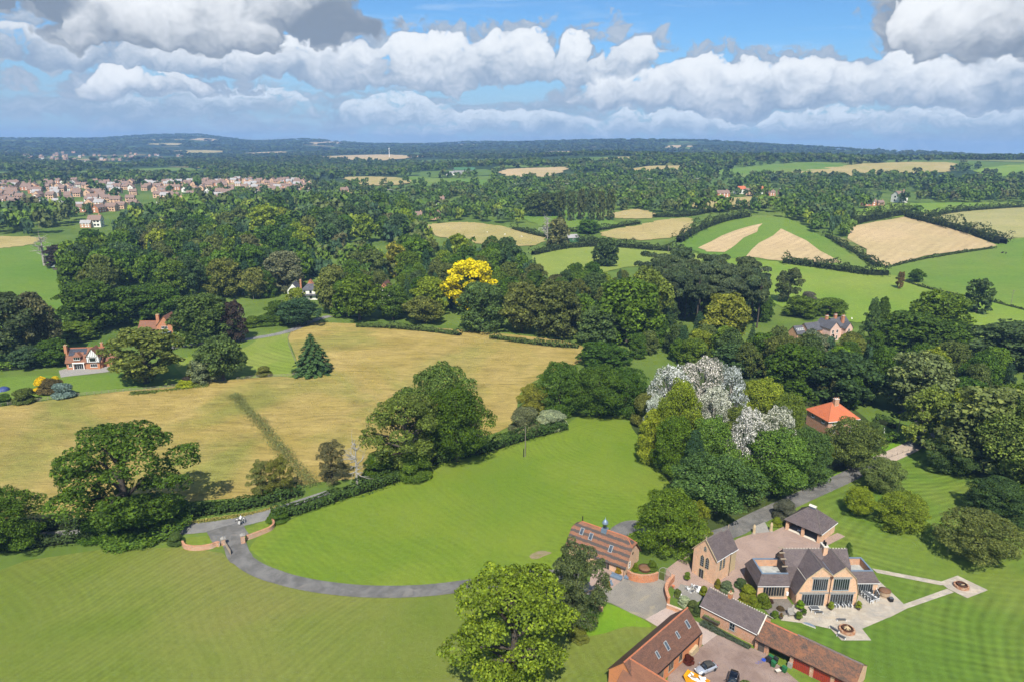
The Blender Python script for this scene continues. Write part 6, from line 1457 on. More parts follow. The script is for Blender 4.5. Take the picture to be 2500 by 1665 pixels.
def barn():
    # local x runs along the ridge towards the far right end; the court side is -y
    o = thing('barn_house', 'long barn house with brown tile roof, roof windows and orange walls', 'house', 20.2, 87.6, math.radians(45.5)); L, W = 18.6, 5.6; ze, zr = 3.6, 6.6
    walls_gable(o, 0, L, 0, W, ze, zr, RENDER_ORANGE); r = roof_gable(o, 0, L, 0, W, ze, zr, TILE_BROWN, .35, .2, ridge=RIDGE_RED)
    sl = (zr - ze) / (W / 2); d = Vector((0, -1, -sl)).normalized()
    for xx, t, w, h in ((16.6, .95, .75, 1.4), (13.2, 1.15, .6, 1.2), (9.7, 1.15, .75, 1.5), (6.9, 1.3, .6, 1.2)):
        skylight(o, (xx - w / 2, W / 2 - t, zr - t * sl + .12), (1, 0, 0), d, w, h, FRAME_GREY)
    for xx, w, h, z in ((9.6, 1.5, 1.6, .9), (12.6, 1.0, 1.5, .9)): win(o, xx, -.005, z, 0, w, h, 3 if w > 1.2 else 2, 1, FRAME_WOOD)
    win(o, 6.2, -.005, .05, 0, 2.3, 2.9, 6, 1, FRAME_WOOD, 'glazed_doors', .09, False)
    MB().slab([(15.4, -.01, 0), (18.0, -.01, 0), (17.6, -.01, 1.4), (15.4, -.01, 1.1)], (0, -.5, 0)).build('stone_buttress', STONE, o)
    MB().box(L + .02, L + .9, -.2, .35, 0, 2.3).build('end_pier', BRICK, o); MB().box(.0, L + .2, -.48, -.36, 3.1, 3.24).build('gutter', IRON, o)
    MB().cyl(L - .15, -.12, 0, 3.2, .06, .06, 6).build('downpipe', IRON, o)
    # cross wing towards the camera
    w = 6.4; x0 = -1.8
    MB().slab([(x0, -8.0, 0), (x0 + w, -8.0, 0), (x0 + w, -8.0, 3.3), (x0 + w / 2, -8.0, 6.4), (x0, -8.0, 3.3)], (0, 10.5, 0)).build('wing_wall', BRICK, o)
    b = MB(); s = 3.1 / (w / 2); b.slab([(x0 - .4, -8.2, 3.3 - .4 * s), (x0 + w / 2, -8.2, 6.4), (x0 + w / 2, 3.0, 6.4), (x0 - .4, 3.0, 3.3 - .4 * s)], (0, 0, .13)); b.slab([(x0 + w + .4, -8.2, 3.3 - .4 * s), (x0 + w / 2, -8.2, 6.4), (x0 + w / 2, 2.6, 6.4), (x0 + w + .4, 2.6, 3.3 - .4 * s)], (0, 0, .13))
    b.build('wing_roof', TILE_PLAIN, o); MB().slab([(x0 + w / 2 - .15, -8.2, 6.48), (x0 + w / 2, -8.2, 6.66), (x0 + w / 2 + .15, -8.2, 6.48)], (0, 11, 0)).build('ridge', RIDGE_RED, o)
    win(o, x0 - .005, -1.2, 1.7, -math.pi / 2, 2.6, 1.2, 4, 1, FRAME_WOOD, 'window')
barn()

# ---------------------------------------------------------------- houses across the fields
def tudor():
    o = thing('half_timbered_house', 'half timbered house with white gable, red tiles and solar panels', 'house', -171.5, 250.2, math.radians(10)); L, W = 12.5, 7.6
    walls_gable(o, 0, L, 0, W, 3.1, 7.4, BRICK_RED); r = roof_gable(o, 0, L, 0, W, 3.1, 7.4, TILE_PLAIN, .5, .4, ridge=RIDGE_RED)
    sl = 4.3 / (W / 2)
    def onroof(x0, x1, t0, t1, mat, nm, th=.16):
        ym = W / 2; return MB().slab([(x0, ym - t1, 7.4 - t1 * sl + .14), (x1, ym - t1, 7.4 - t1 * sl + .14), (x1, ym - t0, 7.4 - t0 * sl + .14), (x0, ym - t0, 7.4 - t0 * sl + .14)], (0, -.04, .05)).build(nm, mat, o)
    SOLAR = plain('solar_panel', (.012, .018, .035), .25, .1, 1.0, spec=.7)
    for i in range(6): onroof(.5 + i * 1.05, 1.5 + i * 1.05, .3, 1.25, SOLAR, 'solar_panel')
    for i in range(2): onroof(.5 + i * 1.05, 1.5 + i * 1.05, 1.3, 2.3, SOLAR, 'solar_panel')
    onroof(5.75, 6.75, 1.3, 1.9, SOLAR, 'solar_panel')
    # gabled wing with timbers
    g0, g1, yb = 7.7, 12.2, -1.2; gm = (g0 + g1) / 2
    MB().slab([(g0, yb, 2.7), (g1, yb, 2.7), (g1, yb, 5.2), (gm, yb, 8.1), (g0, yb, 5.2)], (0, 5, 0)).build('gable', WHITE, o); MB().box(g0 + .15, g1 - .15, yb + .4, 3, 0, 2.698).build('gable_base', BRICK_RED, o)
    b = MB()
    for s, e in ((g0 - .35, 4.8), (g1 + .35, 4.8)): b.slab([(s, yb - .3, e), (gm, yb - .3, 8.25), (gm, 4.2, 8.25), (s, 4.2, e)], (0, 0, .15))
    b.build('gable_roof', TILE_PLAIN, o); t = MB(); f = yb - .03
    for z in (2.75, 5.0): t.box(g0, g1, f, yb + .02, z, z + .18)
    for k in range(8):
        x = g0 + .1 + k * (g1 - g0 - .2) / 7; top = 5.2 + (1 - abs(x - gm) / (g1 - gm)) * 2.9
        t.box(x - .07, x + .07, f + .002, yb + .02, 5.18, max(5.2, top))
        if k in (0, 1, 6, 7): t.box(x - .07, x + .07, f + .002, yb + .02, 2.93, 5.0)
    for a, b2, c, d in ((g0 + .7, 2.93, g0 + 1.2, 5.0), (g1 - .7, 2.93, g1 - 1.2, 5.0)): t.bar((a, f + .01, b2), (c, f + .01, d), .07, 4)
    t.build('timbers', TIMBER, o); win(o, gm, yb - .03, 3.4, 0, 2.1, 1.35, 3, 1, TIMBER); win(o, gm, yb + .38, .9, 0, 2.4, 1.3, 3, 1, WHITE)
    # hipped dormer
    d = MB().box(2.7, 5.2, -.1, 3.0, 3.6, 5.0).build('dormer', TILE_PLAIN, o); win(o, 3.95, -.105, 3.7, 0, 2.2, 1.15, 3, 1, WHITE)
    dz = MB(); A, B, C, D, E, F = (2.3, -.5, 4.95), (5.6, -.5, 4.95), (5.6, 3.2, 4.95), (2.3, 3.2, 4.95), (3.95, .9, 6.5), (3.95, 3.2, 6.5); dz.face([A, B, E]).face([B, C, F, E]).face([D, A, E, F]).face([A, D, C, B]); dz.build('dormer_roof', TILE_PLAIN, o)
    chimney(o, -.35, 2.3, 0, 9.0, 1.0, 1.2, BRICK_RED, 1); chimney(o, 11.4, 5.2, 6.0, 8.8, .9, .8, BRICK_RED, 1)
    MB().slab([(2.3, -.9, 2.5), (6.6, -.9, 2.5), (6.6, -.02, 2.75), (2.3, -.02, 2.75)], (0, 0, .12)).build('porch_roof', CREAM, o)
    for x in (2.6, 6.3): MB().box(x - .12, x + .12, -.85, -.6, 0, 2.5).build('porch_post', WHITE, o)
    win(o, 4.4, -.005, .05, 0, 3.2, 2.2, 4, 1, WHITE, 'glazed_doors', .08, False); win(o, 1.3, -.005, 1.0, 0, 1.2, 1.2, 2, 1, WHITE)
    MB().box(12.5, 17.0, 2.0, 6.5, 0, 2.5).build('side_wall', BRICK_RED, o); roof_hip(o, 12.5, 17.0, 2.0, 6.5, 2.5, 4.8, TILE_PLAIN, 2.0, .3)
tudor()
def brick_house():
    o = thing('brick_house', 'orange brick house with tall gable and chimney behind the olive oak', 'house', -160.4, 297.6, math.radians(3)); W = 7.0
    MB().slab([(0, 0, 0), (W, 0, 0), (W, 0, 5.1), (W / 2, 0, 9.3), (0, 0, 5.1)], (0, 9, 0)).build('wall', BRICK_RED, o); b = MB()
    for s, in ((-.35,), (W + .35,)): b.slab([(s, -.3, 4.7), (W / 2, -.3, 9.4), (W / 2, 9.2, 9.4), (s, 9.2, 4.7)], (0, 0, .15))
    b.build('roof', TILE_PLAIN, o); win(o, 3.5, -.005, 3.7, 0, 2.8, 1.2, 4, 1, WHITE); win(o, 3.5, -.005, .9, 0, 2.4, 1.4, 3, 1, WHITE)
    MB().box(-9.5, -.01, 2.5, 8.5, 0, 2.9).build('side_wall', BRICK_RED, o); roof_gable(o, -9.5, -.3, 2.5, 8.5, 2.9, 5.9, TILE_PLAIN, .4, .2, ridge=RIDGE_RED, name='side_roof'); chimney(o, -1.0, 4.5, 0, 9.2, 1.3, 1.1, BRICK_RED, 1)
    MB().box(1.0, 6.4, -3.4, -.01, 2.55, 2.75).build('porch_roof', LEAD, o)
    for x in (1.2, 6.2): MB().box(x - .1, x + .1, -3.3, -3.1, 0, 2.55).build('porch_post', WHITE, o)
brick_house()
def red_house():
    o = thing('red_roofed_house', 'brick house with bright red hipped roof and big central chimney', 'house', 96.9, 194.2, math.radians(0)); L, W = 10.5, 10.0; o.rotation_euler = (0, 0, math.radians(14))
    MB().box(0, L, 0, W, 0, 5.2).build('wall', BRICK_OLD, o); roof_hip(o, 0, L, 0, W, 5.25, 8.9, TILE_RED, 4.4, .45, RIDGE_RED)
    chimney(o, 5.2, 4.2, 7.2, 10.2, 1.5, 1.1, BRICK, 3, CONC); MB().box(-.5, L + .5, -.62, -.48, 4.72, 4.84).build('gutter', WHITE, o)
    for x in (2.0, 5.2, 8.4): win(o, x, -.005, 3.5, 0, 1.3, 1.2, 2, 1, WHITE)
    for x in (2.0, 8.4): win(o, x, -.005, .9, 0, 1.5, 1.3, 2, 1, WHITE)
    for y in (2.2, 7.0): win(o, -.005, y, 3.5, -math.pi / 2, 1.3, 1.2, 2, 1, WHITE)
red_house()
def slate_house():
    o = thing('slate_roofed_house', 'old house with many slate roofs, brick chimneys and pink wall', 'house', 145.5, 301.8, math.radians(22))
    def part(x0, x1, y0, y1, ze, zr, axis, mat):
        if axis == 'x': walls_gable(o, x0, x1, y0, y1, ze, zr, mat); roof_gable(o, x0, x1, y0, y1, ze, zr, SLATE_BLUE, .4, .3, ridge=RIDGE_GREY)
        else:
            xm = (x0 + x1) / 2; MB().slab([(x0, y0, 0), (x1, y0, 0), (x1, y0, ze), (xm, y0, zr), (x0, y0, ze)], (0, y1 - y0, 0)).build('wall', mat, o); b = MB(); s = (zr - ze) / (xm - x0)
            for e in (x0 - .4, x1 + .4): b.slab([(e, y0 - .3, ze - .4 * s), (xm, y0 - .3, zr), (xm, y1 + .3, zr), (e, y1 + .3, ze - .4 * s)], (0, 0, .14))
            b.build('roof', SLATE_BLUE, o)
    part(0, 5.5, 0, 9, 6.0, 8.8, 'y', PINK); part(5.52, 15, 3.0, 9.5, 5.8, 8.9, 'x', PINK); part(-8, -.02, 5, 11, 4.6, 7.2, 'x', BRICK); part(-13, -8.02, 6.5, 12, 3.2, 6.0, 'x', BRICK); part(10.0, 14.0, .5, 2.98, 5.2, 7.6, 'y', PINK)
    for x, y, z in ((3.0, 6.0, 7.8), (8.5, 6.2, 7.9), (11.2, 4.2, 7.6)): chimney(o, x, y, z - 1, z + 2.6, 1.3, .9, BRICK_RED, 3, CONC)
    for x in (1.4, 4.0): win(o, x, -.005, 3.6, 0, 1.1, 1.6, 2, 1, WHITE); win(o, x, -.005, .6, 0, 1.1, 1.9, 2, 1, WHITE)
    for i in range(4): skylight(o, (-12.4 + i * 1.1, 8.2, 5.1), (1, 0, 0), Vector((0, -1, -1.0)).normalized(), .8, 1.2, WHITE)
    for x in (7.5, 11.8): win(o, x, 2.995 if x < 10 else .495, 3.4, 0, 1.1, 1.5, 2, 1, WHITE)
slate_house()
def white_house():
    x, y, z = hit(716, 690); o = thing('white_house', 'white rendered house with grey roof and red chimneys among trees', 'house', x, y, math.radians(4), z=z)
    MB().box(-5, 4.5, 0, 7, 0, 6.0).build('wall', CREAM, o); roof_hip(o, -5, 4.5, 0, 7, 6.0, 8.6, SLATE_BLUE, 2.5, .4); b = MB()
    MB().slab([(-12.5, -1.5, 0), (-6.5, -1.5, 0), (-6.5, -1.5, 6.0), (-9.5, -1.5, 9.6), (-12.5, -1.5, 6.0)], (0, 8, 0)).build('gable_wall', CREAM, o)
    for e in (-12.9, -6.1): b.slab([(e, -1.8, 5.5), (-9.5, -1.8, 9.7), (-9.5, 6.8, 9.7), (e, 6.8, 5.5)], (0, 0, .15))
    b.build('gable_roof', SLATE_BLUE, o); chimney(o, -6.0, 3, 5, 11.0, .9, .9, BRICK_RED, 1); MB().slab([(-4.6, 7.0, 6), (.6, 7.0, 6), (-2.0, 7.0, 10.0)], (0, 4, 0)).build('rear_gable', BRICK_RED, o)
    for xx in (-3.6, -.2, 3.2): win(o, xx, -.005, 3.8, 0, 1.3, 1.3, 2, 1, TIMBER); win(o, xx, -.005, .8, 0, 1.4, 1.5, 2, 1, TIMBER)
    MB().slab([(-4.6, -1.4, 2.7), (4.2, -1.4, 2.7), (4.2, -.02, 3.3), (-4.6, -.02, 3.3)], (0, 0, .12)).build('porch_roof', SLATE_BLUE, o)
    x, y, z = hit(884, 690); o = thing('gabled_cottage', 'white cottage with brick topped gable among trees', 'house', x, y, math.radians(-6), z=z)
    MB().slab([(-3, 0, 0), (3, 0, 0), (3, 0, 6.3), (-3, 0, 6.3)], (0, 8, 0)).build('wall', CREAM, o); MB().slab([(-3, -.03, 6.3), (3, -.03, 6.3), (0, -.03, 10.0)], (0, 8, 0)).build('gable', BRICK_RED, o); b = MB()
    for e in (-3.4, 3.4): b.slab([(e, -.4, 5.9), (0, -.4, 10.1), (0, 8.3, 10.1), (e, 8.3, 5.9)], (0, 0, .15))
    b.build('roof', TILE_BROWN, o); win(o, 0, -.05, 8.0, 0, .7, .8, 1, 1, TIMBER); win(o, -1.2, -.005, 3.8, 0, 1.2, 1.2, 2, 1, TIMBER)
white_house()
GREENM = plain('green_sheet', (.05, .13, .055), .6, .15, .5); ROOFGREY = plain('grey_sheet', (.30, .29, .28), .7, .15, .4)
def green_barn():
    x, y, z = hit(1318, 558); o = thing('green_barn', 'green sheet metal barn with grey roof', 'barn', x, y, math.radians(28), z=z - .3); walls_gable(o, -9, 6, 0, 9, 4.2, 6.6, GREENM); roof_gable(o, -9, 6, 0, 9, 4.2, 6.6, ROOFGREY, .3, .3)
    MB().box(-8.2, -4.0, -.06, .02, .05, 3.2).build('doorway', DARKIN, o); win(o, 0, -.005, 2.2, 0, 1.4, 1.2, 1, 1, WHITE)
    x, y, z = hit(1068, 402); o = thing('farm_barn', 'large farm barn with green roof beyond the green field', 'barn', x, y, math.radians(12), z=z - .5); walls_gable(o, -20, 22, 0, 22, 9, 14, ROOFGREY); roof_gable(o, -20, 22, 0, 22, 9, 14, GREENM, .5, .5)
    MB().box(10, 20, -.1, .02, .1, 7).build('doorway', DARKIN, o)
    x, y, z = hit(1040, 404); o = thing('farm_shed', 'low white farm shed beside the green roofed barn', 'shed', x, y, math.radians(12), z=z - .5); walls_gable(o, -12, 4, 0, 12, 5, 8, CREAM); roof_gable(o, -12, 4, 0, 12, 5, 8, ROOFGREY, .4, .4)
green_barn()

# ---------------------------------------------------------------- the town and the hamlets
HOUSES = []
def house_proto(i, walls, roof, L=9, W=7.5, ze=5.0, zr=7.8):
    ob = {}
    me = []
    tmp = link('tmp', None); w = walls_gable(tmp, -L / 2, L / 2, -W / 2, W / 2, ze, zr, walls); r = roof_gable(tmp, -L / 2, L / 2, -W / 2, W / 2, ze, zr, roof, .4, .25, .25); b = MB()
    for x in (-L * .28, L * .05, L * .3):
        for z in (1.0, 3.4):
            b.box(x - .7, x + .7, -W / 2 - .08, -W / 2 + .02, z, z + 1.3); b.box(x - .7, x + .7, W / 2 - .02, W / 2 + .08, z, z + 1.3)
    for z in (1.0, 3.4): b.box(-L / 2 - .08, -L / 2 + .02, -.6, .6, z, z + 1.2).box(L / 2 - .02, L / 2 + .08, -.6, .6, z, z + 1.2)
    g = b.build('windows', WHITE if i % 2 else GLASS, tmp); c = MB().box(L * .3, L * .3 + .8, -.4, .4, ze + 1, zr + 1.2).build('chimney', BRICK, tmp)
    out = [(n, q.data) for n, q in (('wall', w), ('roof', r), ('window', g), ('chimney', c))]
    for q in (w, r, g, c, tmp): bpy.data.objects.remove(q)
    return out
HP = [house_proto(0, BRICK_WARM, TILE_TOWN), house_proto(1, BRICK, ROOFGREY, 10), house_proto(2, CREAM, TILE_TOWN, 8, 7), house_proto(3, BRICK_RED, TILE_TOWN, 14, 8), house_proto(4, BRICK_WARM, TILE_TOWN, 11, 8.5, 4.8, 8.2), house_proto(5, CREAM, TILE_RED, 11, 8)]
HW = ['orange brick house with brown roof', 'brick house with grey roof', 'white house with brown roof', 'long red brick house', 'brick house with steep brown roof', 'white house with red roof']
def house(x, y, rz, k, place, s=1.0, label=None):
    o = thing('house', label or f'{HW[k]} {place}', 'house', x, y, rz, None if label else f'{HW[k]}s {place}'); o.scale = (s, s, s)
    for n, me in HP[k]:
        q = link(n, me, o)
        if n == 'window': q['kind'] = 'stuff'
rh = random.Random(31)
def town(poly, n, sp, place, ang):
    P = np.array(poly); lo, hi = P.min(0), P.max(0); pts = []; tries = 0
    while len(pts) < n and tries < 9000:
        tries += 1; x = rh.uniform(lo[0], hi[0]); y = rh.uniform(lo[1], hi[1])
        y = round(y / 21) * 21 + rh.uniform(-3, 3)
        if not in_poly(np.array([x]), np.array([y]), poly)[0] or any((x - a) ** 2 + ((y - b) * 1.2) ** 2 < sp * sp for a, b in pts): continue
        pts.append((x, y)); k = rh.choice([0, 0, 1, 1, 2, 3, 4, 4, 0]); house(x, y, ang + rh.choice([0, 0, 0, math.pi / 2]) + rh.uniform(-.2, .2), k, place, rh.uniform(1.0, 1.2))
town(TOWN[0], 245, 11.0, 'in the near part of the town', .15)
town(TOWN[1], 55, 22, 'in the far part of the town', .1)
for u, v, k, a, s, lab in [(1700, 446, 5, .2, 1.3, 'white house with red roof at the near end of the hamlet'), (1722, 450, 0, -.1, 1.2, 'red brick house in the middle of the hamlet'), (1745, 446, 5, .4, 1.2, 'red roofed white house behind the hamlet'), (1768, 452, 3, .1, 1.0, 'long red brick house in the hamlet'), (1800, 450, 1, .2, 1.2, 'slate roofed house at the end of the hamlet'), (1660, 455, 3, .1, 1.2, 'long brick yard building beside the hamlet hay field'), (2066, 466, 2, .3, 1.7, 'cream house standing alone above the dry meadow'), (1996, 474, 3, .1, 1.0, 'long red roofed stable below the cream house'), (2022, 474, 0, .1, .8, 'small red roofed shed below the cream house'),
        (1012, 472, 2, .1, 1.3, 'white cottage beyond the big wood'), (880, 478, 0, .2, 1.3, 'brick house at the edge of the far trees'), (792, 446, 0, .5, 1.2, 'tall brick house at the town end'), (640, 452, 2, .2, 1.5, 'white house at the end of the town'), (222, 522, 2, .2, 1.4, 'white house in the trees below the town'), (200, 524, 1, .2, .9, 'brick house in the trees below the town'), (960, 508, 2, .1, 1.2, 'white cottage hidden in the trees by the hay meadow'), (1000, 505, 0, .5, 1.1, 'brick cottage in the trees by the hay meadow')]:
    x, y, z = hit(u, v); house(x, y, a, k, '', s, lab)

# ---------------------------------------------------------------- vehicles
def paint(name, c, metal=.5, rough=.25):
    m, g, bs = mat_new(name); n = g.noise(ocoord(g), 2.0, 4, .6); k = g.m('ADD', g.m('MULTIPLY', g.m('SUBTRACT', n, .5), .12), 1.0)
    s = g.node('ShaderNodeVectorMath', {0: c}, operation='SCALE'); g.put(s.inputs[3], k); g.l.new(s.outputs[0], bs.inputs['Base Color'])
    bs.inputs['Metallic'].default_value = metal; bs.inputs['Roughness'].default_value = rough; bs.inputs['Coat Weight'].default_value = .6; return m
RUBBER = plain('rubber', (.02, .02, .02), .85, .1, 5); ALLOY = plain('alloy', (.42, .42, .43), .35, .1, 5, metal=.8); LAMP = plain('lamp_glass', (.75, .75, .72), .15, .05, 5); TAIL = plain('tail_lamp', (.35, .02, .015), .25, .05, 5)
def body(parent, name, prof, widths, mat, nx=14):
    """car body shell: profile (x, z bottom, z top) with half widths, rounded across"""
    V = []; F = []; m = 9
    for (x, zb, zt), hw in zip(prof, widths):
        for k in range(m):
            t = math.pi * k / (m - 1); c, s = math.cos(t), math.sin(t); V.append((x, hw * math.copysign(abs(c) ** .45, c), zb + (zt - zb) * abs(s) ** .55))
    for i in range(len(prof) - 1):
        for k in range(m - 1): F.append((i * m + k, i * m + k + 1, (i + 1) * m + k + 1, (i + 1) * m + k))
        F.append((i * m + m - 1, i * m, (i + 1) * m, (i + 1) * m + m - 1))
    F.append(tuple(range(m))); F.append(tuple(range((len(prof) - 1) * m + m - 1, (len(prof) - 1) * m - 1, -1)))
    b = MB(); b.v = V; b.f = F; return b.build(name, mat, parent, smooth=True)
def wheel(parent, x, y, r=.32):
    w = MB().cyl(0, 0, -.1, .1, r, r, 18).build('wheel', RUBBER, parent, (x, y, r)); w.rotation_euler = (math.pi / 2, 0, 0)
    MB().cyl(0, 0, -.105 if y < 0 else -.03, .03 if y < 0 else .105, r * .62, r * .62, 12).build('rim', ALLOY, w)
def car(x, y, rz, label, col, roofm, shape, name='car'):
    o = thing(name, label, 'car', x, y, rz, z=.1); P = paint(f'paint_{label[:12]}', col) if shape != 'suv' else paint(f'paint_{label[:12]}', col, .3, .15)
    if shape == 'beetle':
        body(o, 'body', [(-2.04, .35, .5), (-1.95, .25, .78), (-1.6, .2, .95), (-1.1, .2, .98), (-.5, .2, .95), (.3, .2, .95), (.9, .2, .98), (1.4, .2, .90), (1.75, .22, .75), (1.98, .28, .55), (2.04, .35, .48)], [.5, .72, .82, .86, .86, .86, .86, .84, .76, .6, .45], P)
        cab = [(-1.55, .9, .98), (-1.25, .9, 1.28), (-.7, .9, 1.46), (-.1, .9, 1.50), (.25, .9, 1.46)]
        body(o, 'soft_top', cab, [.55, .62, .64, .63, .60], roofm)
        body(o, 'windscreen', [(.26, .9, 1.43), (.55, .9, 1.22), (.88, .92, 1.0)], [.58, .63, .66], GLASS); s = .655
        for sg in (-1, 1): MB().slab([(-.75, sg * .655, .98), (.45, sg * .70, .98), (.15, sg * .635, 1.36), (-.6, sg * .63, 1.34)], (0, sg * .012, 0)).build('side_window', GLASS, o)
        fw, rw, tr = 1.27, -1.24, .76
    elif shape == 'suv':
        body(o, 'body', [(-2.15, .4, .75), (-2.05, .28, 1.0), (-1.3, .25, 1.05), (0, .25, 1.03), (1.1, .25, 1.0), (1.8, .28, .92), (2.1, .32, .78), (2.18, .4, .6)], [.68, .84, .9, .91, .9, .86, .74, .6], P)
        body(o, 'cabin', [(-2.0, .95, 1.1), (-1.75, .95, 1.5), (-1.0, .95, 1.62), (.0, .95, 1.62), (.5, .95, 1.48), (1.1, .95, 1.02)], [.66, .68, .7, .7, .68, .74], GLASS); body(o, 'roof_panel', [(-1.7, 1.45, 1.53), (-1.0, 1.5, 1.64), (0, 1.5, 1.64), (.35, 1.45, 1.55)], [.6, .64, .64, .6], P)
        fw, rw, tr = 1.35, -1.3, .8
    else:
        body(o, 'body', [(-2.0, .4, .7), (-1.9, .25, .95), (-.9, .22, .98), (.7, .22, .95), (1.5, .25, .85), (1.95, .3, .62)], [.65, .8, .86, .86, .8, .6], P); body(o, 'cabin', [(-1.7, .9, 1.0), (-1.1, .9, 1.4), (-.1, .9, 1.42), (.8, .9, .96)], [.6, .64, .64, .7], GLASS); fw, rw, tr = 1.25, -1.2, .76
    for xx in (fw, rw):
        for sg in (-1, 1): wheel(o, xx, sg * tr)
    for sg in (-1, 1):
        MB().lathe([(.0, .02), (.10, .0), (.13, -.05), (.0, -.08)], 0, 0, 10).build('headlight', LAMP, o, (1.86 if shape == 'beetle' else 2.02, sg * .56, .66)); MB().obox((-1.98, sg * .58, .72), (.06, .2, .14)).build('tail_light', TAIL, o)
        MB().obox((.55, sg * .98, 1.0), (.16, .2, .13)).build('wing_mirror', P, o)
    MB().obox((2.04 if shape == 'beetle' else 2.12, 0, .42), (.06, 1.1, .1)).build('bumper', IRON, o); MB().obox((-2.05, 0, .42), (.06, 1.1, .1)).build('bumper', IRON, o)
SOFT = plain('soft_top_fabric', (.045, .045, .042), .9, .15, 3)
car(33.1, 95.35, math.radians(207), 'silver convertible with black soft top parked in the courtyard', (.50, .53, .58), SOFT, 'beetle')
car(36.6, 92.3, math.radians(243), 'black car parked beside the silver convertible', (.006, .008, .013), SOFT, 'suv')
car(67.3, 140.2, math.radians(240), 'pale car parked inside the open carport', (.45, .47, .50), SOFT, 'small')
YEL = plain('yellow_paint', (.72, .33, .01), .5, .08, 1.0)
def skip():
    x, y, z = hit(*[q / KD for q in (1620 + 700 / 9.058, 1520 + 1290 / 9.058)]); o = thing('skip', 'yellow rubbish skip full of white boards beside the silver convertible', 'skip', x, y - .6, math.radians(-38), z=.1)
    L, W, h = 3.2, 1.7, 1.15; b = MB()
    for y0 in (-W / 2, W / 2 - .06): b.slab([(-L / 2 - .35, y0, h), (L / 2 + .35, y0, h), (L / 2 - .25, y0, 0), (-L / 2 + .25, y0, 0)], (0, .06, 0))
    for s in (-1, 1): b.slab([(s * (L / 2 + .35), -W / 2 + .06, h), (s * (L / 2 + .35), W / 2 - .06, h), (s * (L / 2 - .25), W / 2 - .06, 0), (s * (L / 2 - .25), -W / 2 + .06, 0)], (-s * .06, 0, 0))
    b.box(-L / 2 + .25, L / 2 - .25, -W / 2 + .06, W / 2 - .06, .02, .08); b.build('tub', YEL, o); rr = random.Random(3)
    for k in range(12): MB().obox((rr.uniform(-1.2, 1.2), rr.uniform(-.55, .55), rr.uniform(.75, 1.2)), (rr.uniform(.5, 1.2), rr.uniform(.2, .6), .06), rr.uniform(0, 3), rr.uniform(-.3, .3)).build('rubbish', WHITE if k % 3 else FRAME_WOOD, o)
skip()
BING = plain('bin_green', (.018, .115, .040), .5, .06, 2); BINK = plain('bin_black', (.02, .025, .025), .5, .08, 2)
def bin_(fx, fy, mat, label, rz):
    x, y, z = hit(*[q / KD for q in (1850 + fx / 8.41, 1500 + fy / 8.41)]); o = thing('wheelie_bin', label, 'bin', x, y, rz, 'wheelie bins by the garage range', z=.1)
    b = MB(); b.v = [(-.22, -.27, .08), (.22, -.27, .08), (.22, .27, .08), (-.22, .27, .08), (-.29, -.36, .98), (.29, -.36, .98), (.29, .36, .98), (-.29, .36, .98)]; b.f = [(3, 2, 1, 0), (4, 5, 6, 7), (0, 1, 5, 4), (1, 2, 6, 5), (2, 3, 7, 6), (3, 0, 4, 7)]; b.build('body', mat, o)
    MB().slab([(-.31, -.39, .98), (.31, -.39, .98), (.31, .40, 1.1), (-.31, .40, 1.1)], (0, 0, .05)).build('lid', mat, o)
    for s in (-1, 1): w = MB().cyl(0, 0, -.03, .03, .12, .12, 10).build('wheel', RUBBER, o, (s * .27, .3, .12)); w.rotation_euler = (0, math.pi / 2, 0)
    MB().bar((-.26, .42, 1.02), (.26, .42, 1.02), .025).build('handle', mat, o)
bin_(270, 960, BING, 'green wheelie bin at the back of the bin group', .8); bin_(318, 1075, BING, 'green wheelie bin in front of the bin group', .75)
bin_(365, 1000, BINK, 'black wheelie bin between the green bins', .8); bin_(540, 1190, BING, 'green wheelie bin standing apart by the garage pier', .7); bin_(232, 985, BINK, 'black wheelie bin beside the plank door', .8)
def barrow():
    x, y, z = hit(*[q / KD for q in (1850 + 410 / 8.41, 1500 + 1200 / 8.41)]); o = thing('wheelbarrow', 'wheelbarrow full of pale stones in the courtyard', 'wheelbarrow', x, y, .3, z=.1)
    MB().slab([(-.45, -.3, .55), (.45, -.3, .55), (.3, -.2, .28), (-.3, -.2, .28)], (0, .6, 0)).build('tray', CONC, o); w = MB().cyl(0, 0, -.05, .05, .18, .18, 12).build('wheel', RUBBER, o, (.62, 0, .18)); w.rotation_euler = (math.pi / 2, 0, 0)
    for s in (-1, 1): MB().bar((.62, s * .08, .2), (-1.0, s * .28, .55), .025).build('handle', FRAME_WOOD, o); MB().bar((-.35, s * .22, .4), (-.42, s * .24, 0), .02).build('leg', IRON, o)
barrow()
BLUEM = plain('blue_plastic', (.03, .08, .42), .5, .1, 3)
x, y, z = hit(*[q / KD for q in (1850 + 120 / 8.41, 1500 + 945 / 8.41)]); o = thing('hose_reel', 'blue hose reel lying on the courtyard', 'hose', x, y, .5, z=.1); MB().lathe([(.12, .02), (.34, .02), (.34, .2), (.12, .2)], 0, 0, 14).build('reel', BLUEM, o)
hs = MB(); pr = None
for k in range(40):
    t = k / 39; p = (-.3 - 1.5 * t, .35 * math.sin(t * 15) * (1 - t * .4), .04)
    if pr: hs.bar(pr, p, .025, 4)
    pr = p
hs.build('hose', BLUEM, o)

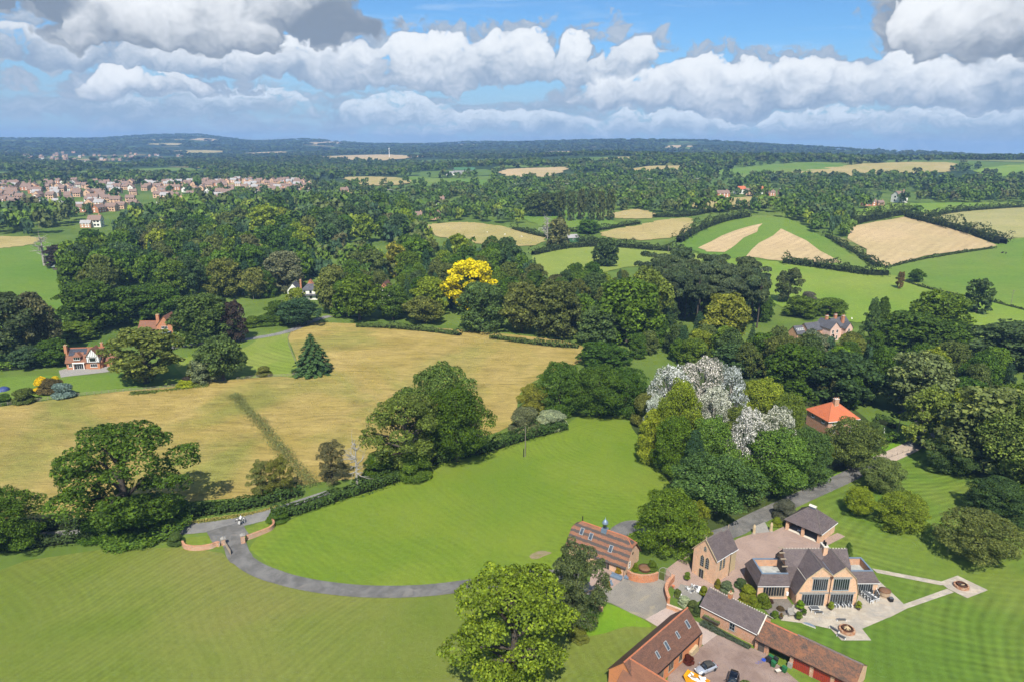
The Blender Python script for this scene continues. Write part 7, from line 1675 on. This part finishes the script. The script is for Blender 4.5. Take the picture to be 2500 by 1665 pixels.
# ---------------------------------------------------------------- garden furniture
WF = plain('white_furniture', (.74, .75, .75), .5, .05, 3); GF = plain('grey_slats', (.085, .09, .095), .7, .1, 3)
def slat_chair(parent, mat, seat, rec=.35, low=.36, w=.56):
    """chair with slatted seat and back, arms and four legs (facing -y)"""
    for s in (-1, 1):
        for yy, hh in ((-.28, .56), (.25, .5)): MB().box(s * w / 2 - .03, s * w / 2 + .03, yy - .03, yy + .03, 0, hh).build('leg', mat, parent)
        MB().box(s * w / 2 - .05, s * w / 2 + .05, -.36, .3, .56, .6).build('arm', mat, parent)
    MB().obox((0, -.03, low), (w - .07, .56, .05), 0, -.06).build('seat', seat, parent)
    b = MB()
    for k in range(5): b.obox((-w / 2 + .1 + k * (w - .2) / 4, .30 + rec * .42, low + .42), (.085, .03, .86), 0, -rec)
    b.build('backrest', seat, parent)
def chair(x, y, rz, label, group, mat, seat, **kw): o = thing('garden_chair', label, 'chair', x, y, rz, group, z=.11); slat_chair(o, mat, seat, **kw); return o
def table(x, y, rz, L, W, h, label, mat, top, name='garden_table'):
    o = thing(name, label, 'table', x, y, rz, z=.11); n = max(1, round(L / .9))
    for i in range(n): MB().box(-L / 2 + .04 + i * (L - .08) / n, -L / 2 + (i + 1) * (L - .08) / n, -W / 2 + .05, W / 2 - .05, h - .045, h - .005).build('top_panel', top, o)
    MB().box(-L / 2, L / 2, -W / 2, -W / 2 + .05, h - .06, h).box(-L / 2, L / 2, W / 2 - .05, W / 2, h - .06, h).box(-L / 2, -L / 2 + .04, -W / 2 + .05, W / 2 - .05, h - .06, h - .002).box(L / 2 - .04, L / 2, -W / 2 + .05, W / 2 - .05, h - .06, h - .002).build('frame', mat, o)
    for sx in (-1, 1):
        for sy in (-1, 1): MB().box(sx * (L / 2 - .06) - .035, sx * (L / 2 - .06) + .035, sy * (W / 2 - .06) - .035, sy * (W / 2 - .06) + .035, 0, h - .06).build('leg', mat, o)
    return o
def bench(x, y, rz, label, L=1.5, h=.45):
    o = thing('bench', label, 'bench', x, y, rz, z=.115); b = MB()
    for k in range(3): MB().box(-L / 2, L / 2, -.2 + k * .14, -.08 + k * .14, h - .05, h).build('slat', GF, o)
    for s in (-1, 1): MB().box(s * (L / 2 - .04) - .04, s * (L / 2 - .04) + .04, -.22, .22, 0, h - .055).build('leg', WF, o)
ZB = lambda x, y: ((1900 + x / 7.84) / KD, (1310 + y / 7.84) / KD)
for i, (bx, lab) in enumerate([(1065, 'reclining garden chair nearest the rusty downpipe'), (1130, 'second reclining garden chair from the downpipe'), (1260, 'third reclining garden chair from the downpipe'), (1380, 'reclining garden chair nearest the gable corner')]):
    x, y, z = hit(*ZB(bx, 1370)); chair(x, y + .2, (.35, .05, .0, -.25)[i], lab, 'reclining chairs before the glazed doors', WF, GF, rec=.5, low=.34)
x, y, z = hit(*ZB(700, 1440)); table(x, y + .3, .03, 1.7, 1.1, .72, 'white framed garden table before the glazed doors', WF, GF); x, y, z = hit(*ZB(770, 1475)); bench(x, y, .03, 'white bench at the garden table')
x, y, z = hit(*ZB(1730, 1180)); tx, ty = x, y; table(tx, ty, math.radians(112), 3.0, 1.0, .75, 'long white framed dining table by the wing', WF, GF, 'dining_table')
for i in range(4):
    for s in (-1, 1):
        a = math.radians(112); t = -1.1 + i * .73; cx = tx + math.cos(a) * t - math.sin(a) * s * .85; cy = ty + math.sin(a) * t + math.cos(a) * s * .85
        chair(cx, cy, a + (0 if s < 0 else math.pi) + math.pi, 'white dining chair on the ' + ('house' if s > 0 else 'lawn') + ' side of the dining table', 'dining chairs on the ' + ('house' if s > 0 else 'lawn') + ' side', WF, GF, rec=.12, low=.45, w=.48)
x, y, z = hit(*ZB(1760, 1270)); chair(x, y, math.pi * 1.6, 'white dining chair at the end of the dining table', None, WF, GF, rec=.12, low=.45, w=.5)
for (px_, py_, rz, lab) in [(1110, 815, 2.2, 'white lounge chair beside the small square table'), (1150, 790, 2.6, 'white lounge chair behind the small square table'), (1195, 835, -.6, 'white lounge chair in front of the outbuilding shrubs')]:
    x, y, z = hit(*Z1(px_, py_)); chair(x, y, rz, lab, 'white lounge chairs on the slab patio', WF, WF, rec=.45, low=.33)
x, y, z = hit(*Z1(1180, 805)); table(x, y, .4, .9, .9, .6, 'small square glass table on the slab patio', WF, GF); x, y, z = hit(*Z1(1145, 830)); bench(x, y, .5, 'low white footstool on the slab patio', .9, .34)
for px_, py_, lab in ((1048, 865, 'round white plastic stool beside the curved wall'), (1052, 890, 'second round white stool beside the curved wall')):
    x, y, z = hit(*Z1(px_, py_)); o = thing('round_stool', lab, 'stool', x, y, z=.11); MB().lathe([(.25, 0), (.3, .2), (.22, .4), (.3, .45), (.3, .5), (0, .52)], 0, 0, 14).build('seat', WF, o, smooth=True); MB().lathe([(.27, -.0), (.29, .05), (.25, .06)], 0, 0, 14).build('foot_ring', WF, o)
for zx, zy, rz, lab, L in ((1580, 1240, .0, 'slatted bench above the fire pit', 1.7), (1515, 1330, -.95, 'slatted bench beside the fire pit', 1.8), (1580, 1400, -.8, 'slatted bench below the fire pit', 1.5)):
    x, y, z = hit(*Z2(zx, zy)); bench(x, y, rz, lab, L)
# fire pits
ASH = plain('ash', (.05, .04, .035), .95, .3, 4); LOGM = plain('split_logs', (.50, .38, .22), .8, .2, 4); BRK2 = [plain('pit_brick_a', (.38, .19, .10), .9, .2, 6), plain('pit_brick_b', (.46, .30, .19), .9, .2, 6), plain('pit_brick_c', (.30, .15, .09), .9, .2, 6)]
def fire_pit(f, px_, label, logs):
    x, y, z = hit(*f(*px_)); o = thing('fire_pit', label, 'fire pit', x, y, z=.12); rr = random.Random(7); bm_ = []
    for q in range(3):
        b = MB().box(-.13, .13, -.07, .07, 0, .1); me = bpy.data.meshes.new('brick'); me.from_pydata(b.v, [], b.f); me.materials.append(BRK2[q]); bm_.append(me)
    for row in range(4):
        n = 30
        for k in range(n): t = 2 * math.pi * (k + .5 * (row % 2)) / n; b = link('brick', bm_[rr.randrange(3)], o, (1.32 * math.cos(t), 1.32 * math.sin(t), row * .108), t + math.pi / 2)
    n = 30
    for k in range(n): t = 2 * math.pi * k / n; link('brick', bm_[rr.randrange(3)], o, (1.22 * math.cos(t), 1.22 * math.sin(t), .435), t)
    MB().lathe([(1.18, .02), (1.2, .02), (1.2, .40), (.9, .40), (.92, .75), (.86, .75), (.84, .35), (0, .33)], 0, 0, 28).build('iron_ring', RUST, o); MB().lathe([(.82, .355), (.4, .42), (0, .45)], 0, 0, 16).build('ash_bed', ASH, o)
    for k in range(logs): t = k * 2.4; MB().bar((.55 * math.cos(t), .55 * math.sin(t), .5), (-.1 * math.cos(t + .5), -.1 * math.sin(t + .5), 1.05 if logs > 2 else .5), .08, 6).build('log', LOGM, o)
fire_pit(Z2, (1635, 1335), 'round brick fire pit stacked with split logs', 8); fire_pit(Z3, (1505, 785), 'round brick fire pit on its own square terrace', 1)
# hot tub
HOTW = plain('tub_staves', (.40, .29, .19), .8, .2, 3); LID = plain('tub_lid', (.16, .085, .045), .85, .15, 2)
x, y, z = hit(*Z3(890, 880)); o = thing('hot_tub', 'round wooden hot tub with brown cover on the patio', 'hot tub', x, y + .9, z=.11)
for k in range(26): t = 2 * math.pi * k / 26; MB().obox((1.0 * math.cos(t), 1.0 * math.sin(t), .55), (.05, .225, 1.1), t).build('stave', HOTW, o)
MB().lathe([(1.08, 1.1), (1.12, 1.2), (.6, 1.38), (0, 1.42)], 0, 0, 22).build('cover', LID, o, smooth=True); MB().lathe([(1.04, .3), (1.06, .34), (1.04, .38)], 0, 0, 22).build('hoop', IRON, o)
st = thing('tub_steps', 'dark wooden steps leading up to the hot tub', 'steps', x - 1.5, y + .55, .9, z=.11)
for k in range(3): MB().box(-.35, .35, -.3 + k * .26, -.06 + k * .26, .2 + k * .24, .26 + k * .24).build('tread', BOARD, st)
for s in (-1, 1): MB().slab([(s * .33, -.35, 0), (s * .33, .5, 0), (s * .33, .5, .75), (s * .33, -.35, .18)], (.04, 0, 0)).build('stringer', BOARD, st)
MB().bar((.37, -.3, .3), (.37, .5, 1.5), .04, 5).build('handrail', WF, st)
for zx, zy, lab in ((925, 905, 'black barbecue with pale lid near the hot tub'), (805, 845, 'black box planter by the wing wall')):
    x, y, z = hit(*Z3(zx, zy)); o = thing('barbecue' if zx > 900 else 'box_planter', lab, 'barbecue' if zx > 900 else 'planter', x, y, .1, z=.11); MB().box(-.35, .35, -.3, .3, .05, .75).build('body', IRON, o); MB().slab([(-.38, -.33, .75), (.38, -.33, .75), (.38, .33, .8), (-.38, .33, .8)], (0, 0, .06)).build('lid', GF, o)
x, y, z = hit(*Z2(1275, 1285)); o = thing('half_moon_board', 'grey half moon board lying on the lawn by the patio', 'board', x, y, -.62, z=.05); MB().slab([(1.15 * math.cos(math.pi * k / 12), .7 * math.sin(math.pi * k / 12), .0) for k in range(13)], (0, 0, .12)).build('panel', LEAD, o); MB().slab([(-1.15, -.06, 0), (1.15, -.06, 0), (1.15, -.005, 0), (-1.15, -.005, 0)], (0, 0, .16)).build('edge', CONC, o)
# tubs and garden shrubs round the house
POTM = plain('dark_barrel', (.07, .055, .045), .8, .2, 4); TERRA = plain('terracotta', (.48, .17, .08), .8, .15, 4)
def potted(f, px_, h, w, col, label, pr=.38, ph=.5, mat=None, kind='bush', spiky=False):
    x, y, z = hit(*f(*px_)); o = thing('potted_plant', label, 'potted plant', x, y, z=.11); MB().lathe([(pr * .75, 0), (pr * .95, ph * .5), (pr, ph), (pr * .85, ph), (pr * .8, ph - .08), (0, ph - .08)], 0, 0, 14).build('pot', mat or POTM, o, smooth=True)
    cr = PROTO[(kind, 1)][_rn.randrange(2)][0]; c = link('foliage', cr, o, (0, 0, ph - .05), _rn.uniform(0, 6), (w / 10, w / 10, h / 10)); c.color = jit(col)
for f, p, h, w, c, lab in [(Z2, (1185, 1130), 1.7, 1.5, G_BRIGHT, 'large potted palm at the house corner'), (Z2, (1175, 1225), 1.4, 1.3, G_MID, 'potted plant beside the wooden seat'), (Z2, (1225, 1180), 1.0, .9, G_DARK, 'dark potted plant between two larger tubs'), (Z2, (1480, 1130), 1.5, 1.2, G_LITE, 'potted bay tree between the glazed doors'), (Z2, (1745, 1130), 1.6, 1.1, G_LITE, 'potted bay tree at the right gable corner'), (Z2, (945, 1210), 1.2, 1.4, G_MID, 'potted fern at the corner of the outbuilding'),
                           (Z2, (1005, 1215), .9, .6, G_BROWN, 'small potted shrub with brown leaves'), (Z2, (105, 850), 1.7, 1.3, G_MID, 'potted tree beside the chapel house wall'), (Z1, (1310, 1460), .1, .1, G_MID, ''), (Z1, (455, 795), 1.5, .9, (.20, .15, .02), 'potted yellow brown shrub on the forecourt'), (Z1, (395, 890), .9, 1.4, G_BRIGHT, 'bright plant in the large white planter')]:
    if lab: potted(f, p, h, w, c, lab, .62 if 'white planter' in lab else .38, .95 if 'white planter' in lab else .5, WF if 'white planter' in lab else None)
for p, lab in ((980, 'terracotta pot on the curved brick wall'), (955, 'second terracotta pot on the curved brick wall')):
    x, y, z = hit(*Z1(p + 10, 790)); o = thing('terracotta_pot', lab, 'pot', x - (.5 if p < 960 else 0), y, z=.11); MB().lathe([(.16, 0), (.26, .3), (.3, .42), (.3, .48), (.22, .48), (.0, .4)], 0, 0, 14).build('pot', TERRA, o, smooth=True); MB().lathe([(.27, .40), (.32, .42), (.32, .47), (.27, .48)], 0, 0, 14).build('rim', TERRA, o)
def shrub(f, px_, h, w, col, label, kind='bush', group=None):
    x, y, z = hit(*f(*px_)); tree(kind, x, y, h, w, col, label, group, name='shrub', lod=1, z=.08, cat='shrub')
for p, h, w, c, lab in [((690, 1000), 2.6, 3.0, (.18, .20, .016), 'bright yellow green palm between the outbuilding and wing'), ((660, 1060), 2.0, 2.6, (.19, .205, .018), 'golden green shrub behind the outbuilding ridge'), ((830, 1090), 2.9, 3.2, (.10, .145, .018), 'green bamboo in front of the wing window'), ((740, 1080), 2.0, 2.2, (.13, .175, .018), 'light shrub behind the outbuilding'), ((620, 915), 2.2, 2.6, (.05, .085, .03), 'dark palm at the corner of the wing'),
                        ((480, 950), 2.3, 2.8, (.10, .125, .07), 'grey green olive bush beside the chapel house'), ((400, 920), 2.2, 1.5, (.19, .19, .02), 'yellow climber at the foot of the chapel house'), ((265, 990), 2.3, 1.8, (.15, .18, .02), 'yellow bamboo at the end of the outbuilding'), ((1000, 1130), .8, 1.6, (.09, .06, .03), 'low brown plant in the slate bed'), ((910, 1060), .8, 1.2, (.085, .05, .035), 'low red brown plant in the slate bed'),
                        ((160, 1130), 2.2, 2.6, (.085, .11, .03), 'leafy shrub in the walled bed'), ((80, 1080), 2.0, 2.4, (.32, .34, .20), 'white flowering shrub in the walled bed'), ((20, 1010), 1.9, 1.6, (.11, .15, .03), 'round topped shrub in the walled bed'), ((200, 1180), 2.0, 2.0, (.06, .09, .025), 'dark shrub between the barn and outbuilding'), ((1930, 970), .9, 1.3, (.04, .05, .03), 'dark low plant by the wing corner')]:
    shrub(Z2, p, h, w, c, lab)
for p, h, w, c, lab in [((1115, 1410), 1.5, 2.0, (.10, .025, .018), 'dark red acer in front of the orange barn wall'), ((1585, 1640), 1.8, 3.0, (.12, .165, .05), 'feathery green shrub at the edge of the courtyard'), ((680, 650), 1.9, 1.6, (.16, .20, .016), 'yellow green climber on the coach house end wall'), ((540, 670), 2.0, 1.5, (.24, .17, .02), 'golden climber on the coach house front'), ((815, 640), 2.2, 2.4, G_MID, 'green shrub behind the curved orange wall')]:
    shrub(Z1, p, h, w, c, lab)
HPX([Z1(1218, 1092), Z1(1330, 1150), Z1(1480, 1225), Z1(1620, 1295)], 1.0, .75, (.065, .085, .055), 'low grey green lavender hedge along the outbuilding', name='lavender_hedge', leaf=.12, lump=.35, dens=26.0)
x, y, z = hit(*Z1(755, 640)); o = thing('drum_cover', 'round red brown cover behind the curved orange wall', 'cover', x, y, z=.1); MB().lathe([(1.3, .4), (1.35, .5), (.7, .62), (0, .66)], 0, 0, 20).build('cover', LID, o, smooth=True); MB().lathe([(1.25, 0), (1.25, .42)], 0, 0, 20).build('drum', RUST, o)
for px_, py_, L, rz, lab in ((520, 715, 2.4, -.6, 'grey outdoor sofa in front of the coach house'), (605, 715, .9, -.5, 'small grey side table by the sofa'), (470, 770, 1.0, .3, 'grey garden armchair by the potted shrub')):
    x, y, z = hit(*Z1(px_, py_)); o = thing('outdoor_sofa' if L > 2 else ('side_table' if L < .95 else 'armchair'), lab, 'sofa' if L > 2 else ('table' if L < .95 else 'armchair'), x, y, rz, z=.115); MB().box(-L / 2, L / 2, -.4, .4, .12, .42).build('seat', LEAD, o); MB().box(-L / 2, L / 2, .28, .42, .422, .8 if L > .95 else .45).build('back', LEAD, o)
    for s in (-1, 1): MB().box(s * (L / 2 - .06) - .06, s * (L / 2 - .06) + .06, -.38, .27, 0, .118).build('leg', IRON, o)
x, y, z = hit(*Z2(1105, 1190)); o = thing('wooden_seat', 'weathered wooden arbour seat beside the slate bed', 'seat', x, y, .15, z=.11)
MB().box(-.65, .65, -.3, .3, .4, .46).build('seat', STONE_GREY, o); MB().obox((0, .38, .95), (1.3, .05, 1.1), 0, -.12).build('back', STONE_GREY, o)
for s in (-1, 1): MB().box(s * .62 - .05, s * .62 + .05, -.3, .3, 0, .7).build('side', STONE_GREY, o)
# stone gate posts by the drive
for p, lab in ((745, 400), 'standing stone gatepost nearest the chapel house'), ((908, 380), 'standing stone gatepost beside the carport'):
    x, y, z = hit(*Z2(*p)); o = thing('stone_gatepost', lab, 'gatepost', x, y, .4, z=.1); b = MB(); rr = random.Random(p[0]); n = 7
    rings = [(0, .36), (.5, .33), (1.1, .30), (1.5, .34), (1.9, .27), (2.2, .15)]
    for zz, r in rings: b.v += [(r * rr.uniform(.8, 1.2) * math.cos(6.283 * k / n), r * rr.uniform(.8, 1.2) * math.sin(6.283 * k / n), zz) for k in range(n)]
    for i in range(len(rings) - 1):
        for k in range(n): b.f.append((i * n + k, i * n + (k + 1) % n, (i + 1) * n + (k + 1) % n, (i + 1) * n + k))
    b.f.append(tuple(range((len(rings) - 1) * n, len(rings) * n))); b.build('stone', STONE, o); MB().cyl(0, 0, -.05, .15, .5, .42, 8).build('base', STONE_GREY, o)

# ---------------------------------------------------------------- rider on a piebald horse
def skin(name, verts, edges, radii, mat, parent, sub=2):
    me = bpy.data.meshes.new(name); me.from_pydata(verts, edges, []); me.materials.append(mat); o = link(name, me, parent)
    md = o.modifiers.new('skin', 'SKIN'); md.use_smooth_shade = True
    for v, r in zip(me.skin_vertices[0].data, radii): v.radius = (r, r) if not isinstance(r, tuple) else r
    me.skin_vertices[0].data[0].use_root = True; o.modifiers.new('sub', 'SUBSURF').levels = sub; o.modifiers['sub'].render_levels = sub; return o
def piebald():
    m, g, bs = mat_new('piebald_coat'); n = g.noise(ocoord(g), 1.7, 2, .4); g.l.new(g.mix(g.ss(n, .47, .51), (.72, .70, .66, 1), (.018, .016, .015, 1)), bs.inputs['Base Color']); bs.inputs['Roughness'].default_value = .6; return m
def rider():
    x, y, z = hit(*Z8(1390, 275)); o = thing('horse', 'black and white horse walking along the lane', 'horse', x, y + .2, math.radians(-118), z=.09); coat = piebald()
    V = [(-.62, 0, 1.22), (-.2, 0, 1.20), (.35, 0, 1.20), (.68, 0, 1.30), (.98, 0, 1.62), (1.16, 0, 1.86), (1.40, 0, 1.70), (1.62, 0, 1.48)]; E_ = [(i, i + 1) for i in range(7)]; R_ = [(.30, .27), (.29, .30), (.28, .32), (.23, .27), (.15, .19), (.12, .14), (.11, .12), (.07, .07)]
    def leg(root, pts, rr):
        a = root
        for p, r in zip(pts, rr): V.append(p); R_.append(r); E_.append((a, len(V) - 1)); a = len(V) - 1
    leg(0, [(-.62, .16, .98), (-.52, .17, .74), (-.80, .17, .50), (-.76, .17, .14), (-.70, .17, .03)], (.19, .12, .075, .05, .07)); leg(0, [(-.66, -.16, .98), (-.44, -.17, .72), (-.56, -.17, .48), (-.40, -.17, .14), (-.34, -.17, .03)], (.19, .12, .075, .05, .07))
    leg(3, [(.60, .15, .96), (.66, .15, .56), (.64, .15, .14), (.70, .15, .03)], (.15, .085, .05, .07)); leg(3, [(.58, -.15, .96), (.78, -.15, .60), (.66, -.15, .24), (.64, -.15, .14)], (.15, .085, .05, .065))
    leg(0, [(-.92, 0, 1.25), (-1.05, 0, .95), (-1.05, 0, .55)], (.06, .08, .04)); leg(5, [(1.14, .07, 2.0)], (.03,)); leg(5, [(1.14, -.07, 2.0)], (.03,))
    skin('body', V, E_, R_, coat, o); MB().obox((.02, 0, 1.50), (.5, .42, .09)).build('saddle', RUBBER, o); mn = MB()
    for k in range(7): t = k / 6; mn.obox((.75 + .42 * t, 0, 1.62 + .38 * t), (.1, .06, .22), 0, 0)
    mn.build('mane', plain('mane', (.02, .018, .016), .8, .2, 5), o)
    a = math.radians(-118); p = thing('person', 'person in white top and dark trousers riding the black and white horse', 'person', x + math.cos(a) * .02, y + .2 + math.sin(a) * .02, a, z=1.62)
    TOP = plain('white_top', (.72, .70, .68), .8, .08, 3); 
    V2 = [(0, 0, .08), (0, 0, .32), (.03, 0, .58), (.03, 0, .72), (.05, 0, .95)]; E2 = [(0, 1), (1, 2), (2, 3), (3, 4)]; R2 = [.16, .145, .17, .06, .11]
    for s in (-1, 1):
        k = len(V2); V2 += [(.03, s * .2, .58), (.1, s * .25, .32), (.36, s * .12, .22), (.44, s * .1, .22)]; R2 += [.065, .05, .04, .045]; E2 += [(2, k), (k, k + 1), (k + 1, k + 2), (k + 2, k + 3)]
        k = len(V2); V2 += [(.30, s * .30, .02), (.20, s * .36, -.42), (.28, s * .37, -.47)]; R2 += [.095, .055, .05]; E2 += [(0, k), (k, k + 1), (k + 1, k + 2)]
    skin('figure', V2, E2, R2, TOP, p); MB().lathe([(.13, .98), (.135, 1.03), (.10, 1.1), (0, 1.12)], .05, 0, 12).build('riding_hat', IRON, p, smooth=True)
    for s in (-1, 1): MB().bar((.02, s * .18, .06), (.30, s * .33, .02), .115, 8).bar((.30, s * .33, .04), (.20, s * .39, -.40), .085, 8).build('trouser_leg', RUBBER, p)
rider()

# ---------------------------------------------------------------- small things in the fields
WOOL = plain('wool', (.70, .68, .62), .95, .1, 5); DARKC = plain('dark_hide', (.02, .017, .015), .8, .2, 3)
def beast(u, v, rz, mat, label, group, s=1.0, name='sheep', cat='sheep'):
    x, y, z = hit(u, v); o = thing(name, label, cat, x, y, rz, group); o.scale = (s, s, s)
    V = [(-.42, 0, .58), (0, 0, .60), (.38, 0, .62), (.62, 0, .78), (.80, 0, .70)]; E_ = [(0, 1), (1, 2), (2, 3), (3, 4)]; R_ = [.24, .27, .23, .11, .08]
    for xx, k in ((-.4, 0), (.36, 2)):
        for sy in (-1, 1): n = len(V); V.extend([(xx, sy * .13, .3), (xx + .03, sy * .13, .02)]); R_.extend([.07, .045]); E_.extend([(k, n), (n, n + 1)])
    skin('body', V, E_, R_, mat, o, 1)
for i, (u, v) in enumerate([(2040, 742), (1958, 735), (2110, 745), (2230, 786), (2338, 790), (2295, 752), (1925, 742)]): beast(u, v, i * 1.3, WOOL, 'white sheep grazing in the sheep pasture', 'sheep in the sheep pasture', 1.15)
for i, (u, v) in enumerate([(1160, 541), (1120, 536), (1200, 546)]): beast(u, v, i * 1.7, WOOL, 'pale sheep lying on the distant hay meadow', 'sheep on the hay meadow', 1.3)
for i, (u, v) in enumerate([(2303, 584), (2312, 585), (2328, 792)]): beast(u, v, i * .8, DARKC, ('dark cow grazing above the sheep pasture' if i < 2 else 'dark cow among the sheep'), 'dark cows grazing' if i < 2 else None, 1.9, 'cow', 'cow')
x, y, z = hit(9, 897); o = thing('tent', 'small blue dome tent on the garden lawn', 'tent', x, y); MB().lathe([(1.9, 0), (1.75, .55), (1.3, 1.05), (.6, 1.4), (0, 1.5)], 0, 0, 8).build('canopy', plain('tent_blue', (.03, .05, .16), .6, .1, 2), o, smooth=True); MB().slab([(-.5, -1.95, .05), (.5, -1.95, .05), (0, -1.35, 1.1)], (0, -.03, 0)).build('door', plain('tent_door', (.06, .09, .24), .6, .1, 2), o)
for u, v, lab in ((1314, 508, 'white goal posts at the back of the sports pitch'), (1247, 531, 'white goal posts at the near side of the sports pitch')):
    x, y, z = hit(u, v); o = thing('goal_posts', lab, 'goal', x, y, .3); MB().box(-3.66, -3.5, -.08, .08, 0, 2.44).build('post', WHITE, o); MB().box(3.5, 3.66, -.08, .08, 0, 2.44).build('post', WHITE, o); MB().box(-3.66, 3.66, -.08, .08, 2.44, 2.6).build('crossbar', WHITE, o)
x, y, z = hit(2032, 995); o = thing('white_gate', 'small white five bar gate by the dark clipped hedge', 'gate', x, y, 1.1)
for k in range(5): MB().box(-1.2, 1.2, -.03, .03, .2 + k * .24, .3 + k * .24).build('rail', WHITE, o)
for xx in (-1.2, 0, 1.2): MB().box(xx - .05, xx + .05, -.045, .045, .05, 1.35).build('stile', WHITE, o)
x, y, z = hit(141, 622); o = thing('field_shelter', 'low field shelter with grey green roof beside the big dead tree', 'shelter', x, y, .2); MB().box(-5, 5, 0, 4, 0, 2.4).build('wall', BOARD, o); MB().slab([(-5.5, -.6, 2.3), (5.5, -.6, 2.3), (5.5, 4.4, 3.0), (-5.5, 4.4, 3.0)], (0, 0, .15)).build('roof', plain('green_grey_roof', (.16, .20, .17), .7, .2, 1), o)
for i, (u, v) in enumerate([(262, 706), (277, 706), (400, 676), (412, 678), (448, 677), (455, 677)]):
    x, y, z = hit(u, v); o = thing('hay_bale', 'white wrapped hay bale at the edge of the big wood', 'hay bale', x, y, i * .4, 'white wrapped bales'); b = MB().cyl(0, 0, -.65, .65, .7, .7, 16).build('bale', WHITE, o, (0, 0, .68)); b.rotation_euler = (math.pi / 2, 0, 0); MB().cyl(0, 0, .651, .66, .3, .3, 10).build('wrap_end', CREAM, b)
def gantry(u, v, label):
    x, y, z = hit(u, v); o = thing('rail_gantry', label, 'gantry', x, y, .2, 'railway gantries')
    for s in (-1, 1): MB().box(s * 7 - .35, s * 7 + .35, -.35, .35, 0, 9).build('mast', ROOFGREY, o)
    MB().box(-9, 9, -.3, .3, 9, 9.7).build('boom', ROOFGREY, o)
for u, v, lab in ((720, 455, 'railway gantry beside the town'), (897, 452, 'railway gantry beyond the big wood'), (1195, 438, 'railway gantry beyond the green field'), (1310, 438, 'railway gantry behind the poplars'), (1500, 425, 'railway gantry in front of the dark hill wood'), (1610, 424, 'railway gantry below the green hill')): gantry(u, v, lab)
x, y, z = hit(895, 362); o = thing('radio_mast', 'white radio mast on the far stubble hill', 'mast', x, y); MB().cyl(0, 0, 0, 34, 1.2, .8, 6).build('tower', WHITE, o); MB().cyl(0, 0, 30, 33, 2.2, 2.2, 8).build('antennas', WHITE, o)
